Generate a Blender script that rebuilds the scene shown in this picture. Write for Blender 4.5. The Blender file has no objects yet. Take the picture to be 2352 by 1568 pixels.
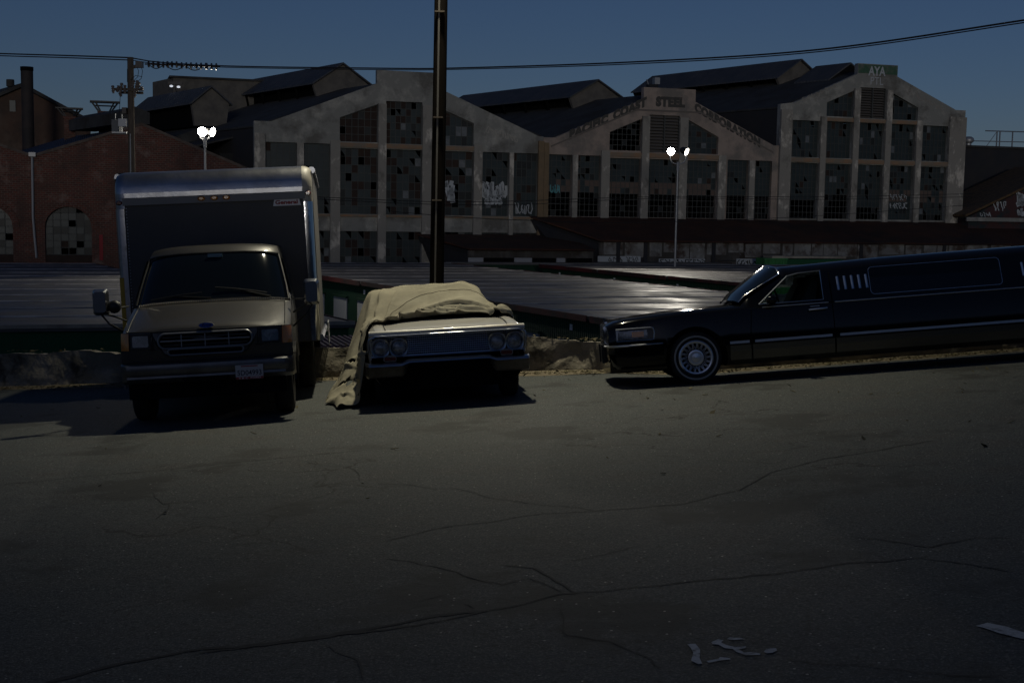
import bpy, bmesh, math, random, base64, struct
from mathutils import Vector, Matrix
from mathutils.geometry import tessellate_polygon
import numpy as np
R_ = math.radians
S = bpy.context.scene
COL = S.collection
# ---------------------------------------------------------------- camera
FPX, HOR, ROLL, EYE = 2966.0, 478.0, 0.017, 1.65          # in 2352 px wide units of the photograph
PT = math.atan((784-HOR)/FPX)
_R = Vector((1,0,0)); CF = Vector((0,math.cos(PT),-math.sin(PT))); _U = Vector((0,math.sin(PT),math.cos(PT)))
CR = _R*math.cos(ROLL)+_U*math.sin(ROLL); CU = -_R*math.sin(ROLL)+_U*math.cos(ROLL)
CAM = Vector((0,0,EYE))
cd = bpy.data.cameras.new('camera'); cam = bpy.data.objects.new('camera', cd); COL.objects.link(cam); S.camera = cam
cd.sensor_width = 36; cd.lens = 36*FPX/2352; cd.clip_end = 3000; cd.clip_start = 0.1
m = Matrix.Identity(4)
for i in range(3):
    m[i][0] = CR[i]; m[i][1] = CU[i]; m[i][2] = -CF[i]; m[i][3] = CAM[i]
cam.matrix_world = m
# ---------------------------------------------------------------- world, lights, exposure
W = bpy.data.worlds.new('World'); S.world = W; W.use_nodes = True
nt = W.node_tree; bg = nt.nodes['Background']
sky = nt.nodes.new('ShaderNodeTexSky'); sky.sky_type = 'NISHITA'; sky.sun_disc = False
sky.sun_elevation = R_(20); sky.sun_rotation = R_(195); sky.altitude = 50; sky.air_density = 1.0; sky.dust_density = 0.5; sky.ozone_density = 6.0
tint = nt.nodes.new('ShaderNodeMix'); tint.data_type = 'RGBA'; tint.blend_type = 'MULTIPLY'; tint.inputs[0].default_value = 1; tint.inputs[7].default_value = (.80,.76,.87,1)   # white balance of the dusk photograph
nt.links.new(sky.outputs[0], tint.inputs[6]); nt.links.new(tint.outputs[2], bg.inputs[0]); bg.inputs[1].default_value = 0.0195
S.view_settings.view_transform = 'Standard'; S.view_settings.look = 'None'; S.view_settings.gamma = 1; S.view_settings.exposure = 0.0
S.render.film_transparent = False
def lamp(name, kind, loc, energy, col, size=0.3, target=None, spot=None, blend=0.4):
    l = bpy.data.lights.new(name, kind); l.energy = energy; l.color = col
    if kind == 'SUN': l.angle = size
    else: l.shadow_soft_size = size
    if spot: l.spot_size = R_(spot); l.spot_blend = blend
    o = bpy.data.objects.new(name, l); COL.objects.link(o); o.location = loc
    if target is not None: o.rotation_euler = (Vector(target)-Vector(loc)).to_track_quat('-Z','Y').to_euler()
    return o
lamp('dusk_glow','SUN',(0,-50,30),.30,(1,.95,.87),R_(7),Vector((0,-50,30))+Vector((-.08,math.cos(R_(5)),-math.sin(R_(5)))))
# ---------------------------------------------------------------- pixel -> place helpers
def ray(x, y): return CR*(x-1176)+CU*(784-y)+CF*FPX
def at_z(x, y, z): r = ray(x,y); return CAM+r*((z-EYE)/r.z)
def at_y(x, y, Y): r = ray(x,y); return CAM+r*(Y/r.y)
def _g(x): return .066*x+.026*.8*math.log(1+math.exp(min(30,(x-1)/.8)))
def _sm(t): t=min(1,max(0,t)); return t*t*(3-2*t)
def gz(x, y): return _g(x)-.045*y-.045*max(0,y-16.2)*_sm((x-.8)/2.2)
def at_g(x, y):
    r = ray(x,y); lo, hi = 1.0, 60.0
    for _ in range(50):
        t = (lo+hi)/2; P = CAM+r*(t/r.y)
        if P.z > gz(P.x,P.y): lo = t
        else: hi = t
    return CAM+r*(lo/r.y)
# ---------------------------------------------------------------- materials
def mat(name, col, rough=.8, metal=0, col2=None, scale=3, bump=0, bscale=40, spec=.5, stretch=(1,1,1), mix=(.4,.65), col3=None, scale3=.7, mix3=(.5,.62), coat=0, detail=6, wave=None, rvar=None):
    m = bpy.data.materials.new(name); m.use_nodes = True; n = m.node_tree; b = n.nodes['Principled BSDF']
    b.inputs['Base Color'].default_value = (*col,1); b.inputs['Roughness'].default_value = rough; b.inputs['Metallic'].default_value = metal
    b.inputs['Specular IOR Level'].default_value = spec
    if coat: b.inputs['Coat Weight'].default_value = coat; b.inputs['Coat Roughness'].default_value = .05
    tc = n.nodes.new('ShaderNodeTexCoord'); mp = n.nodes.new('ShaderNodeMapping'); mp.inputs['Scale'].default_value = stretch
    n.links.new(tc.outputs['Object'], mp.inputs[0])
    if rvar:
        rt_ = n.nodes.new('ShaderNodeTexNoise'); rt_.inputs['Scale'].default_value = rvar[0]; rt_.inputs['Detail'].default_value = 6; n.links.new(mp.outputs[0], rt_.inputs['Vector'])
        rm_ = n.nodes.new('ShaderNodeMapRange'); rm_.inputs[1].default_value=.35; rm_.inputs[2].default_value=.65; rm_.inputs[3].default_value=rvar[1]; rm_.inputs[4].default_value=rvar[2]
        n.links.new(rt_.outputs[0], rm_.inputs[0]); n.links.new(rm_.outputs[0], b.inputs['Roughness'])
    last = None
    def layer(prev, c, sc, rng, seed):
        t = n.nodes.new('ShaderNodeTexNoise'); t.noise_dimensions = '4D'; t.inputs['W'].default_value = seed
        t.inputs['Scale'].default_value = sc; t.inputs['Detail'].default_value = detail; t.inputs['Roughness'].default_value = .65
        n.links.new(mp.outputs[0], t.inputs['Vector'])
        r = n.nodes.new('ShaderNodeMapRange'); r.inputs[1].default_value = rng[0]; r.inputs[2].default_value = rng[1]
        n.links.new(t.outputs[0], r.inputs[0])
        x = n.nodes.new('ShaderNodeMix'); x.data_type = 'RGBA'
        n.links.new(r.outputs[0], x.inputs[0])
        if prev is None: x.inputs[6].default_value = (*col,1)
        else: n.links.new(prev, x.inputs[6])
        x.inputs[7].default_value = (*c,1)
        return x.outputs[2]
    if col2: last = layer(last, col2, scale, mix, 1.7)
    if col3: last = layer(last, col3, scale3, mix3, 5.3)
    if last: n.links.new(last, b.inputs['Base Color'])
    if bump or wave:
        bp = n.nodes.new('ShaderNodeBump'); bp.inputs['Strength'].default_value = 1; bp.inputs['Distance'].default_value = bump or wave[2]
        if wave:
            t = n.nodes.new('ShaderNodeTexWave'); t.bands_direction = wave[0]; t.inputs['Scale'].default_value = wave[1]; bp.inputs['Distance'].default_value = wave[2]
            n.links.new(tc.outputs['Object'], t.inputs['Vector'])
        else:
            t = n.nodes.new('ShaderNodeTexNoise'); t.inputs['Scale'].default_value = bscale; t.inputs['Detail'].default_value = 5
            n.links.new(tc.outputs['Object'], t.inputs['Vector'])
        n.links.new(t.outputs[0], bp.inputs['Height']); n.links.new(bp.outputs[0], b.inputs['Normal'])
    return m
def emis(name, col, s):
    m = bpy.data.materials.new(name); m.use_nodes = True; b = m.node_tree.nodes['Principled BSDF']
    b.inputs['Base Color'].default_value = (.8,.8,.8,1); b.inputs['Emission Color'].default_value = (*col,1); b.inputs['Emission Strength'].default_value = s
    return m
M = {}
M['conc'] = mat('weathered_concrete', (.24,.24,.22), .9, 0, (.38,.37,.33), .9, .02, 9, col3=(.14,.135,.12), scale3=.4, mix3=(.5,.6), mix=(.5,.66))
M['concp'] = mat('pink_concrete', (.34,.275,.23), .9, 0, (.24,.20,.17), 1.1, .02, 9, col3=(.19,.17,.15), scale3=.5, mix3=(.52,.64), mix=(.45,.62))
M['pil'] = mat('pilaster_concrete', (.27,.255,.225), .9, 0, (.56,.52,.45), 1.3, .02, 9, stretch=(1,1,.6), mix=(.53,.62), col3=(.16,.15,.13), scale3=1.0, mix3=(.54,.66))
M['ledge'] = mat('stained_ledge', (.2,.17,.13), .9, 0, (.3,.17,.09), 1.6, .01, 9)
M['rustpil'] = mat('rust_stained_concrete', (.17,.125,.075), .9, 0, (.22,.15,.085), 2)
M['roofd'] = mat('dark_roofing', (.035,.036,.036), .85, 0, (.06,.06,.058), .8, col3=(.03,.025,.02), scale3=.4, wave=('X',3.2,.02))
M['roofl'] = mat('grey_roofing', (.055,.062,.075), .7, 0, (.09,.09,.095), .8, wave=('X',3.2,.03))
M['monface'] = mat('monitor_cladding', (.13,.12,.105), .9, 0, (.08,.075,.07), 1.2)
M['black'] = mat('black_void', (.004,.004,.004), .95, spec=.1)
M['glassA'] = mat('dirty_glass_teal', (.036,.048,.050), .35, 0, (.026,.036,.038), 1.5, spec=.4)
M['glassB'] = mat('dirty_glass_dark', (.020,.024,.024), .4, 0, (.028,.028,.028), 1.5, spec=.3)
M['glassC'] = mat('boarded_pane_brown', (.045,.03,.024), .8, 0, (.03,.022,.02), 2, spec=.2)
M['glassD'] = mat('pale_pane', (.09,.105,.115), .5, 0, (.15,.165,.18), 3)
M['glassE'] = mat('pink_papered_pane', (.12,.085,.07), .8, 0, (.09,.07,.06), 2)
M['bars'] = mat('window_bars', (.06,.065,.062), .7)
M['brick'] = None
M['rust'] = mat('rusty_corrugated_roof', (.055,.02,.012), .8, 0, (.1,.035,.014), .7, wave=('X',6,.03), col3=(.03,.014,.01), scale3=.3)
M['corr'] = mat('weathered_corrugated_wall', (.11,.105,.095), .8, 0, (.06,.045,.035), .8, wave=('X',8,.03), stretch=(1,1,.4), col3=(.17,.16,.15), scale3=1.2)
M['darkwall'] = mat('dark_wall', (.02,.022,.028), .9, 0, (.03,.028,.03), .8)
M['green'] = mat('dark_green_panel', (.010,.052,.026), .6, 0, (.008,.038,.02), 1, spec=.25, wave=('X',5,.015))
M['greenp'] = mat('plain_green_fascia', (.014,.095,.036), .6, 0, (.011,.075,.03), .5, spec=.25)
M['greenl'] = mat('bright_green_steel', (.04,.22,.06), .6, 0, (.03,.15,.045), 2)
M['door'] = mat('white_roller_door', (.42,.45,.48), .6, wave=('Z',7,.02))
M['redt'] = mat('red_eave_trim', (.11,.016,.015), .6, 0, (.03,.014,.013), .5, mix=(.42,.55))
M['creamt'] = mat('pale_eave_trim', (.4,.36,.28), .6, 0, (.2,.17,.14), 1)
M['white'] = mat('white_paint', (.7,.7,.7), .6)
M['steel'] = mat('galvanised_steel', (.35,.36,.37), .5, .6, (.35,.36,.37), 5)
M['lampblk'] = mat('black_lamp_housing', (.02,.02,.02), .5)
M['wood'] = mat('weathered_pole_wood', (.10,.085,.07), .95, 0, (.06,.05,.045), 4, spec=.1, stretch=(6,6,.5))
M['polebrown'] = mat('brown_pole', (.006,.005,.0045), .95, 0, (.009,.0075,.0065), 3, spec=.03, stretch=(5,5,.4))
M['wire'] = mat('black_cable', (.012,.012,.013), .8)
M['insul'] = mat('insulator_porcelain', (.03,.025,.025), .4)
M['graf'] = mat('graffiti_white', (.42,.45,.47), .8)
M['grafb'] = mat('graffiti_black', (.01,.01,.01), .8)
M['graft'] = mat('graffiti_teal', (.1,.3,.33), .8)
M['sign'] = mat('faded_sign_letters', (.065,.062,.056), .9, 0, (.17,.14,.12), 2.0, mix=(.56,.80))
# ---------------------------------------------------------------- mesh builder
class MB:
    def __init__(s): s.v=[]; s.f=[]; s.m=[]
    def add(s, vs, fs, mi=0):
        o=len(s.v); s.v += [tuple(v) for v in vs]
        for f in fs: s.f.append([o+i for i in f]); s.m.append(mi)
    def box(s, a, b, mi=0, rot=None, at=None):
        x0,y0,z0=a; x1,y1,z1=b
        vs=[(x0,y0,z0),(x1,y0,z0),(x1,y1,z0),(x0,y1,z0),(x0,y0,z1),(x1,y0,z1),(x1,y1,z1),(x0,y1,z1)]
        if rot is not None: vs=[rot@Vector(v) for v in vs]
        if at is not None: vs=[Vector(v)+Vector(at) for v in vs]
        s.add(vs,[(0,3,2,1),(4,5,6,7),(0,1,5,4),(1,2,6,5),(2,3,7,6),(3,0,4,7)],mi)
    def prism(s, poly, d, mi=0):      # poly: list of 3D points, extruded by vector d
        n=len(poly); d=Vector(d)
        vs=[Vector(p) for p in poly]+[Vector(p)+d for p in poly]
        s.add(vs,[tuple(range(n))[::-1],tuple(range(n,2*n))]+[(i,(i+1)%n,(i+1)%n+n,i+n) for i in range(n)],mi)
    def quad(s, *p, mi=0): s.add(p,[tuple(range(len(p)))],mi)
    def tube(s, pts, r, n=8, mi=0, cap=True):
        pts=[Vector(p) for p in pts]; rr=r if isinstance(r,(list,tuple)) else [r]*len(pts)
        vs=[]; fs=[]
        prevx=None
        for i,p in enumerate(pts):
            d=(pts[min(i+1,len(pts)-1)]-pts[max(i-1,0)])
            if d.length<1e-9: d=Vector((0,0,1))
            d.normalize()
            if prevx is None:
                a=Vector((0,0,1)) if abs(d.z)<.9 else Vector((1,0,0)); x=d.cross(a).normalized()
            else:
                x=(prevx-d*prevx.dot(d)).normalized()
            prevx=x; y=d.cross(x)
            for k in range(n):
                t=2*math.pi*k/n; vs.append(p+(x*math.cos(t)+y*math.sin(t))*rr[i])
        for i in range(len(pts)-1):
            for k in range(n): fs.append((i*n+k,i*n+(k+1)%n,(i+1)*n+(k+1)%n,(i+1)*n+k))
        if cap: fs.append(tuple(range(n))[::-1]); fs.append(tuple((len(pts)-1)*n+k for k in range(n)))
        s.add(vs,fs,mi)
    def lathe(s, prof, n=24, mi=0, axis='Z', at=(0,0,0)):   # prof (r, h)
        vs=[]; fs=[]
        for r,h in prof:
            for k in range(n):
                t=2*math.pi*k/n; c,q=r*math.cos(t),r*math.sin(t)
                p={'Z':(c,q,h),'Y':(c,h,q),'X':(h,c,q)}[axis]; vs.append((p[0]+at[0],p[1]+at[1],p[2]+at[2]))
        for i in range(len(prof)-1):
            for k in range(n): fs.append((i*n+k,i*n+(k+1)%n,(i+1)*n+(k+1)%n,(i+1)*n+k))
        s.add(vs,fs,mi)
    def grid(s, rows, mi=0, closed=False):
        n=len(rows[0]); vs=[p for r in rows for p in r]; fs=[]
        for i in range(len(rows)-1):
            for k in range(n if closed else n-1):
                fs.append((i*n+k,i*n+(k+1)%n,(i+1)*n+(k+1)%n,(i+1)*n+k))
        s.add(vs,fs,mi)
    def mesh(s, name, mats, smooth=False):
        me=bpy.data.meshes.new(name); me.from_pydata(s.v,[],s.f)
        for m in (mats if isinstance(mats,(list,tuple)) else [mats]): me.materials.append(m)
        me.polygons.foreach_set('material_index', s.m)
        if smooth:
            me.polygons.foreach_set('use_smooth',[True]*len(me.polygons))
        me.validate(); me.update()
        bm=bmesh.new(); bm.from_mesh(me); bmesh.ops.recalc_face_normals(bm, faces=bm.faces); bm.to_mesh(me); bm.free()
        if smooth: me.set_sharp_from_angle(angle=R_(smooth if smooth is not True else 40))
        return me
    def build(s, name, mats, parent=None, smooth=False, **tags):
        o=bpy.data.objects.new(name, s.mesh(name,mats,smooth)); COL.objects.link(o)
        if parent is not None: o.parent=parent
        for k,v in tags.items(): o[k]=v
        return o
def thing(name, label, cat, loc=(0,0,0), rz=0, group=None, mw=None):
    o=bpy.data.objects.new(name,None); COL.objects.link(o); o.empty_display_size=.2
    if mw is not None: o.matrix_world=mw
    else: o.location=loc; o.rotation_euler=(0,0,rz)
    o['label']=label; o['category']=cat
    if group: o['group']=group
    return o
def tag(o,label,cat,group=None,kind=None):
    o['label']=label; o['category']=cat
    if group:o['group']=group
    if kind:o['kind']=kind
    return o
def copy_tree(o,parent=None):
    c=o.copy(); COL.objects.link(c); c.parent=parent
    for ch in [x for x in o.children]: copy_tree(ch,c)
    return c
def plate(outline, holes, y0, y1, name, m, parent, **tags):
    """wall in the local xz plane with holes, from depth y0 to y1"""
    cu=bpy.data.curves.new(name,'CURVE'); cu.dimensions='2D'; cu.fill_mode='BOTH'; cu.extrude=(y1-y0)/2
    for pl in [outline]+holes:
        sp=cu.splines.new('POLY'); sp.points.add(len(pl)-1); sp.use_cyclic_u=True
        for p,(a,b) in zip(sp.points,pl): p.co=(a,b,0,1)
    t=bpy.data.objects.new(name,cu); COL.objects.link(t)
    dg=bpy.context.evaluated_depsgraph_get(); me=bpy.data.meshes.new_from_object(t.evaluated_get(dg))
    bpy.data.objects.remove(t); bpy.data.curves.remove(cu)
    c=(y0+y1)/2
    for v in me.vertices: v.co=(v.co.x,c-v.co.z,v.co.y)
    me.materials.clear(); me.materials.append(m); me.name=name
    o=bpy.data.objects.new(name,me); COL.objects.link(o); o.parent=parent
    for k,v in tags.items(): o[k]=v
    return o
def text_pts(body, size=1.0, bold=0.0, space=1.0):
    cu=bpy.data.curves.new('t','FONT'); cu.body=body; cu.size=size; cu.offset=bold; cu.space_character=space; cu.resolution_u=3
    t=bpy.data.objects.new('t',cu); COL.objects.link(t)
    dg=bpy.context.evaluated_depsgraph_get(); me=bpy.data.meshes.new_from_object(t.evaluated_get(dg))
    bpy.data.objects.remove(t); bpy.data.curves.remove(cu)
    vs=[(v.co.x,v.co.y) for v in me.vertices]; fs=[tuple(p.vertices) for p in me.polygons]; bpy.data.meshes.remove(me)
    x0=min(v[0] for v in vs); x1=max(v[0] for v in vs); y0=min(v[1] for v in vs); y1=max(v[1] for v in vs)
    return [((a-x0)/(x1-x0),(b-y0)/(y1-y0)) for a,b in vs], fs
def lettering(mb, body, fn, mi=0, bold=0.02, space=1.0):
    vs,fs=text_pts(body,1,bold,space); mb.add([fn(u,v) for u,v in vs],fs,mi)
def ribbon(mb, pts, w, n, mi=0):
    """flat stroke through 3D pts, normal n"""
    pts=[Vector(p) for p in pts]; n=Vector(n); L=[]; Rr=[]
    for i,p in enumerate(pts):
        d=(pts[min(i+1,len(pts)-1)]-pts[max(i-1,0)]).normalized(); q=d.cross(n).normalized()*w/2
        L.append(p+q); Rr.append(p-q)
    mb.grid([L,Rr],mi)
rnd=random.Random(7)
# ================================================================ terrain
ZF=-4.85
def yw(x):
    P=[(-60,34),(-7.5,21.6),(-3,20.5),(1.15,19.4),(6.2,19.1),(60,18.6)]
    for (a,b),(c,d) in zip(P,P[1:]):
        if x<=c: return b+(d-b)*(x-a)/(c-a)
    return 18.6
def asphalt():
    m=bpy.data.materials.new('worn_asphalt'); m.use_nodes=True; n=m.node_tree; b=n.nodes['Principled BSDF']; L=n.links.new
    tc=n.nodes.new('ShaderNodeTexCoord')
    def noise(sc,det=6,w=0.,r=.6):
        t=n.nodes.new('ShaderNodeTexNoise'); t.noise_dimensions='4D'; t.inputs['W'].default_value=w; t.inputs['Scale'].default_value=sc; t.inputs['Detail'].default_value=det; t.inputs['Roughness'].default_value=r
        L(tc.outputs['Object'],t.inputs['Vector']); return t.outputs[0]
    def rng(x,a,b_,c=0,d=1):
        r=n.nodes.new('ShaderNodeMapRange'); L(x,r.inputs[0])
        for i,v in enumerate((a,b_,c,d)): r.inputs[1+i].default_value=v
        return r.outputs[0]
    def mixc(f,a,c):
        x=n.nodes.new('ShaderNodeMix'); x.data_type='RGBA'; L(f,x.inputs[0])
        for k,v in ((6,a),(7,c)):
            if isinstance(v,tuple): x.inputs[k].default_value=(*v,1)
            else: L(v,x.inputs[k])
        return x.outputs[2]
    c=mixc(rng(noise(.35),.35,.65),(.040,.048,.049),(.056,.064,.065))
    c=mixc(rng(noise(2.2,4,3),.5,.72),c,(.05,.048,.045))
    c=mixc(rng(noise(75,3,2),.50,.64),c,(.16,.16,.145))
    c=mixc(rng(noise(.9,5,12),.56,.62),c,(.038,.04,.038))
    c=mixc(rng(noise(38,3,7),.54,.66),c,(.022,.023,.022))
    vo=n.nodes.new('ShaderNodeTexVoronoi'); vo.inputs['Scale'].default_value=30; vo.inputs['Randomness'].default_value=1; L(tc.outputs['Object'],vo.inputs['Vector'])
    sp=rng(vo.outputs['Distance'],.22,.12); cc=n.nodes.new('ShaderNodeSeparateColor'); L(vo.outputs['Color'],cc.inputs[0])
    ml=n.nodes.new('ShaderNodeMath'); ml.operation='MULTIPLY'; L(sp,ml.inputs[0]); L(rng(cc.outputs[0],.90,.96),ml.inputs[1])
    c=mixc(ml.outputs[0],c,(.45,.43,.38))
    # fine alligator cracks
    wn=n.nodes.new('ShaderNodeTexNoise'); wn.inputs['Scale'].default_value=1.4; wn.inputs['Detail'].default_value=5; L(tc.outputs['Object'],wn.inputs['Vector'])
    av=n.nodes.new('ShaderNodeVectorMath'); av.operation='MULTIPLY_ADD'; L(wn.outputs['Color'],av.inputs[0]); av.inputs[1].default_value=(1.6,1.6,1.6); L(tc.outputs['Object'],av.inputs[2])
    v2=n.nodes.new('ShaderNodeTexVoronoi'); v2.feature='DISTANCE_TO_EDGE'; v2.inputs['Scale'].default_value=.38; L(av.outputs[0],v2.inputs['Vector'])
    cr=rng(v2.outputs['Distance'],.010,.002); gate=rng(noise(.5,2,9),.5,.6)
    m2=n.nodes.new('ShaderNodeMath'); m2.operation='MULTIPLY'; L(cr,m2.inputs[0]); L(gate,m2.inputs[1])
    c=mixc(m2.outputs[0],c,(.015,.014,.013))
    L(c,b.inputs['Base Color']); b.inputs['Roughness'].default_value=.75; b.inputs['Specular IOR Level'].default_value=.35
    L(rng(ml.outputs[0],0,1,.78,.35),b.inputs['Roughness'])
    bp=n.nodes.new('ShaderNodeBump'); bp.inputs['Distance'].default_value=.006; L(noise(110,3,4),bp.inputs['Height'])
    b2=n.nodes.new('ShaderNodeBump'); b2.inputs['Distance'].default_value=.02; L(noise(3,4,6),b2.inputs['Height']); L(bp.outputs[0],b2.inputs['Normal'])
    L(b2.outputs[0],b.inputs['Normal'])
    return m
M['asphalt']=asphalt()
mb=MB(); rows=[]
ys=[-25,-15,-8,-4,-1,1,2.5,4,5.5,7,8.5,10,11.5,13,14.5,16,17.5]
xs=[-60,-45,-35,-28,-22]+[-18+.75*i for i in range(49)]+[22,28,36,48,60]
for t in list(ys)+['w1','w0']:
    rows.append([(x, (yw(x)-.9 if t=='w1' else yw(x)) if isinstance(t,str) else t, gz(x,(yw(x)-.9 if t=='w1' else yw(x)) if isinstance(t,str) else t)) for x in xs])
mb.grid(rows)
mb.build('road',M['asphalt'],smooth=60,kind='structure')
mb=MB(); mb.grid([[(x,yw(x)+.02,gz(x,yw(x))) for x in xs],[(x,yw(x)+.02,ZF-.3) for x in xs]])
# yard floor
M['yard']=mat('yard_paving',(.07,.068,.066),.85,0,(.05,.05,.05),.6)
mb2=MB(); mb2.box((-900,-500,ZF-.6),(900,1200,ZF)); mb2.build('ground',M['yard'],kind='structure')
# ---- low concrete wall along the kerb
M['wallc']=mat('crumbling_concrete',(.17,.155,.12),.95,0,(.28,.25,.20),2.2,.05,5,col3=(.05,.045,.035),scale3=1.6,mix3=(.5,.62),mix=(.45,.62))
rr=random.Random(3)
wx=[-30+.12*i for i in range(int(60/.12)+1)]
def topz(x):
    P=[(-30,.75),(-8,.58),(-3,.5),(.2,.53),(1.6,.42),(30,.35)]
    for (a,b),(c,d) in zip(P,P[1:]):
        if x<=c: h=b+(d-b)*(x-a)/(c-a); break
    return gz(x,yw(x))+h
mb=MB(); rows=[]
from mathutils import noise as NZ
for x in wx:
    y=yw(x); g=gz(x,y); t=topz(x); r=[]
    for q in range(9):
        f=q/8; z=g-.05+(t-g+.05)*f
        d=.07*NZ.fractal(Vector((x*1.1,z*2.5,1.3)),1,2,4)+.03*NZ.noise(Vector((x*7,z*7,0)))
        if q==8: z+=.05*NZ.noise(Vector((x*1.3,5,0)))+.03*NZ.noise(Vector((x*6,9,0)))
        r.append((x,y-.02+d+.05*f,z))
    t2=r[-1][2]
    for q in range(1,5): r.append((x,y+.05+.1*q,t2+.03*NZ.noise(Vector((x*8,q*3,2)))-.01*q))
    r.append((x,y+.48,ZF)); rows.append(r)
mb.grid(rows); w=mb.build('retaining_wall',M['wallc'],smooth=50)
tag(w,'low crumbling concrete wall along the far edge of the road','wall')
# dirt strip + litter at the wall foot
M['dirt']=mat('sandy_dirt',(.17,.14,.09),.95,0,(.11,.09,.06),3,.02,20,mix=(.35,.65))
mb=MB(); rows=[]
for x in [-30+.25*i for i in range(241)]:
    y=yw(x); e=.45+.3*NZ.noise(Vector((x*.9,0,0)))+.12*NZ.noise(Vector((x*4,2,0)))
    rows.append([(x,y-e,gz(x,y-e)+.003),(x,y-e*.5,gz(x,y-e*.5)+.014),(x,y+.03,gz(x,y)+.035)])
mb.grid(rows); o=mb.build('dirt_verge',M['dirt'],smooth=60,kind='structure')
M['leaf']=mat('dry_litter',(.06,.05,.025),.9,0,(.14,.12,.06),9)
mb=MB()
for i in range(2600):
    x=rr.uniform(-12,14) if i%3 else rr.uniform(0,8); y=yw(x)-abs(rr.gauss(0,.22))-.02; z=gz(x,y)+.02
    if i>2450: y=rr.uniform(9,19); z=gz(x,y)+.008
    if 2000<i<=2450 :
        y=yw(x)+rr.uniform(.03,.4); z=topz(x)+.02
    a=rr.uniform(0,6.3); l=rr.uniform(.012,.05); w_=l*rr.uniform(.3,.7)
    ex=Vector((math.cos(a),math.sin(a),rr.uniform(-.2,.6)))*l; ey=Vector((-math.sin(a),math.cos(a),rr.uniform(-.1,.4)))*w_; p=Vector((x,y,z))
    mb.prism([p-ex,p-ey,p+ex,p+ey],(0,0,.005))
o=mb.build('ground_litter',M['leaf']); tag(o,'dry leaves and grit gathered along the foot and top of the low wall','litter',kind='stuff')
# small stones on the road
# ---- cracks traced on the road (real thin sealed cracks)
M['crack']=mat('crack_tar',(.017,.018,.018),.85,0,(.032,.033,.032),8)
CR_=[([(100,1568),(250,1530),(420,1500),(540,1485),(720,1468),(850,1440),(1000,1415),(1150,1400)],.05),
 ([(440,1505),(640,1473),(830,1450),(1020,1425),(1160,1395)],.03),
 ([(1100,1405),(1180,1392),(1280,1370),(1480,1352),(1700,1325),(1900,1300),(2110,1277),(2352,1322)],.022),
 ([(1060,1385),(1110,1404)],.02),([(880,1285),(960,1300),(1050,1315),(1150,1345),(1210,1332),(1300,1372)],.018),
 ([(1280,1388),(1310,1450),(1400,1470),(1500,1510),(1530,1550)],.012),([(730,1480),(760,1500),(815,1520),(850,1568)],.012),
 ([(880,1245),(1000,1215),(1180,1190),(1380,1170),(1560,1160),(1700,1125),(1770,1085),(1940,1045),(2160,1010)],.02),
 ([(0,1113),(200,1095),(420,1075),(660,1050),(760,1040),(960,1025)],.02),([(1030,1120),(1130,1145),(1260,1160),(1400,1170)],.015),
 ([(1140,1300),(1220,1310),(1290,1345),(1320,1372)],.03),([(370,1155),(500,1145),(620,1140),(700,1120),(830,1102),(800,1075),(690,1060)],.014),
 ([(350,1130),(390,1160),(360,1190),(345,1200)],.012),([(1960,1235),(2060,1245),(2140,1255),(2240,1240),(2352,1230)],.02),
 ([(860,1110),(940,1112),(1020,1128)],.012),([(1300,1290),(1420,1265),(1500,1245)],.01),([(1500,1045),(1600,1055),(1780,1065),(1820,1050)],.012),
 ([(1800,1510),(1940,1530),(2100,1545),(2352,1552)],.012),([(960,1380),(1060,1360)],.01)]
mb=MB()
for pts,w_ in CR_:
    P=[at_g(*p) for p in pts]; Q=[]
    for a,b in zip(P,P[1:]):
        n_=max(2,int((b-a).length/.06))
        for i in range(n_):
            p=a.lerp(b,i/n_); j=.05*NZ.noise(p*2.5)+.02*NZ.noise(p*11); x,y=p.x+j*.6,p.y+j*1.6; Q.append(Vector((x,y,gz(x,y)+.004)))
    Lf=[];Rt=[]
    for i,p in enumerate(Q):
        d=(Q[min(i+1,len(Q)-1)]-Q[max(i-1,0)]).normalized(); q=Vector((-d.y,d.x,0))*w_*.5*(.35+.9*abs(NZ.noise(p*5)))*(1 if 0<i<len(Q)-1 else .05)
        Lf.append(p+q);Rt.append(p-q)
    mb.grid([Lf,Rt])
mb.build('road_cracks',M['crack'],kind='structure')
# ---- painted marks: worn number and a stall line
def paint_mat():
    m=mat('worn_road_paint',(.50,.51,.51),.85,0,(.12,.125,.12),26,mix=(.50,.66),col3=(.2,.2,.2),scale3=5,mix3=(.52,.68)); return m
M['paint']=paint_mat()
mb=MB()
def blob(px,close=True):
    P=[at_g(1493+.6361*x/1.7415,1406.8+.6361*y/1.7415) for x,y in px]; mb.add([(p.x,p.y,gz(p.x,p.y)+.005) for p in P],[tuple(range(len(P)))])
blob([(232,202),(285,200),(315,235),(312,290),(328,325),(300,328),(258,305),(272,255),(255,225)])
blob([(355,308),(430,295),(440,283),(500,290),(508,298),(440,305),(370,320)])
blob([(385,190),(425,172),(462,178),(445,190),(480,208),(540,222),(605,216),(600,226),(560,236),(590,255),(640,252),(695,262),(690,270),(600,272),(540,250),(520,232),(470,228),(430,205),(392,202)])
blob([(485,170),(500,160),(560,162),(600,170),(560,174),(510,176)])
blob([(715,250),(730,232),(790,228),(800,242),(770,256),(735,260)])
o=mb.build('road_number',M['paint'],kind='structure')
mb=MB(); blob([(2048,88),(2120,68),(2240,92),(2352,130),(2500,180),(2500,228),(2352,172),(2200,135),(2100,100)]); mb.build('stall_line',M['paint'],kind='structure')
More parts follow.
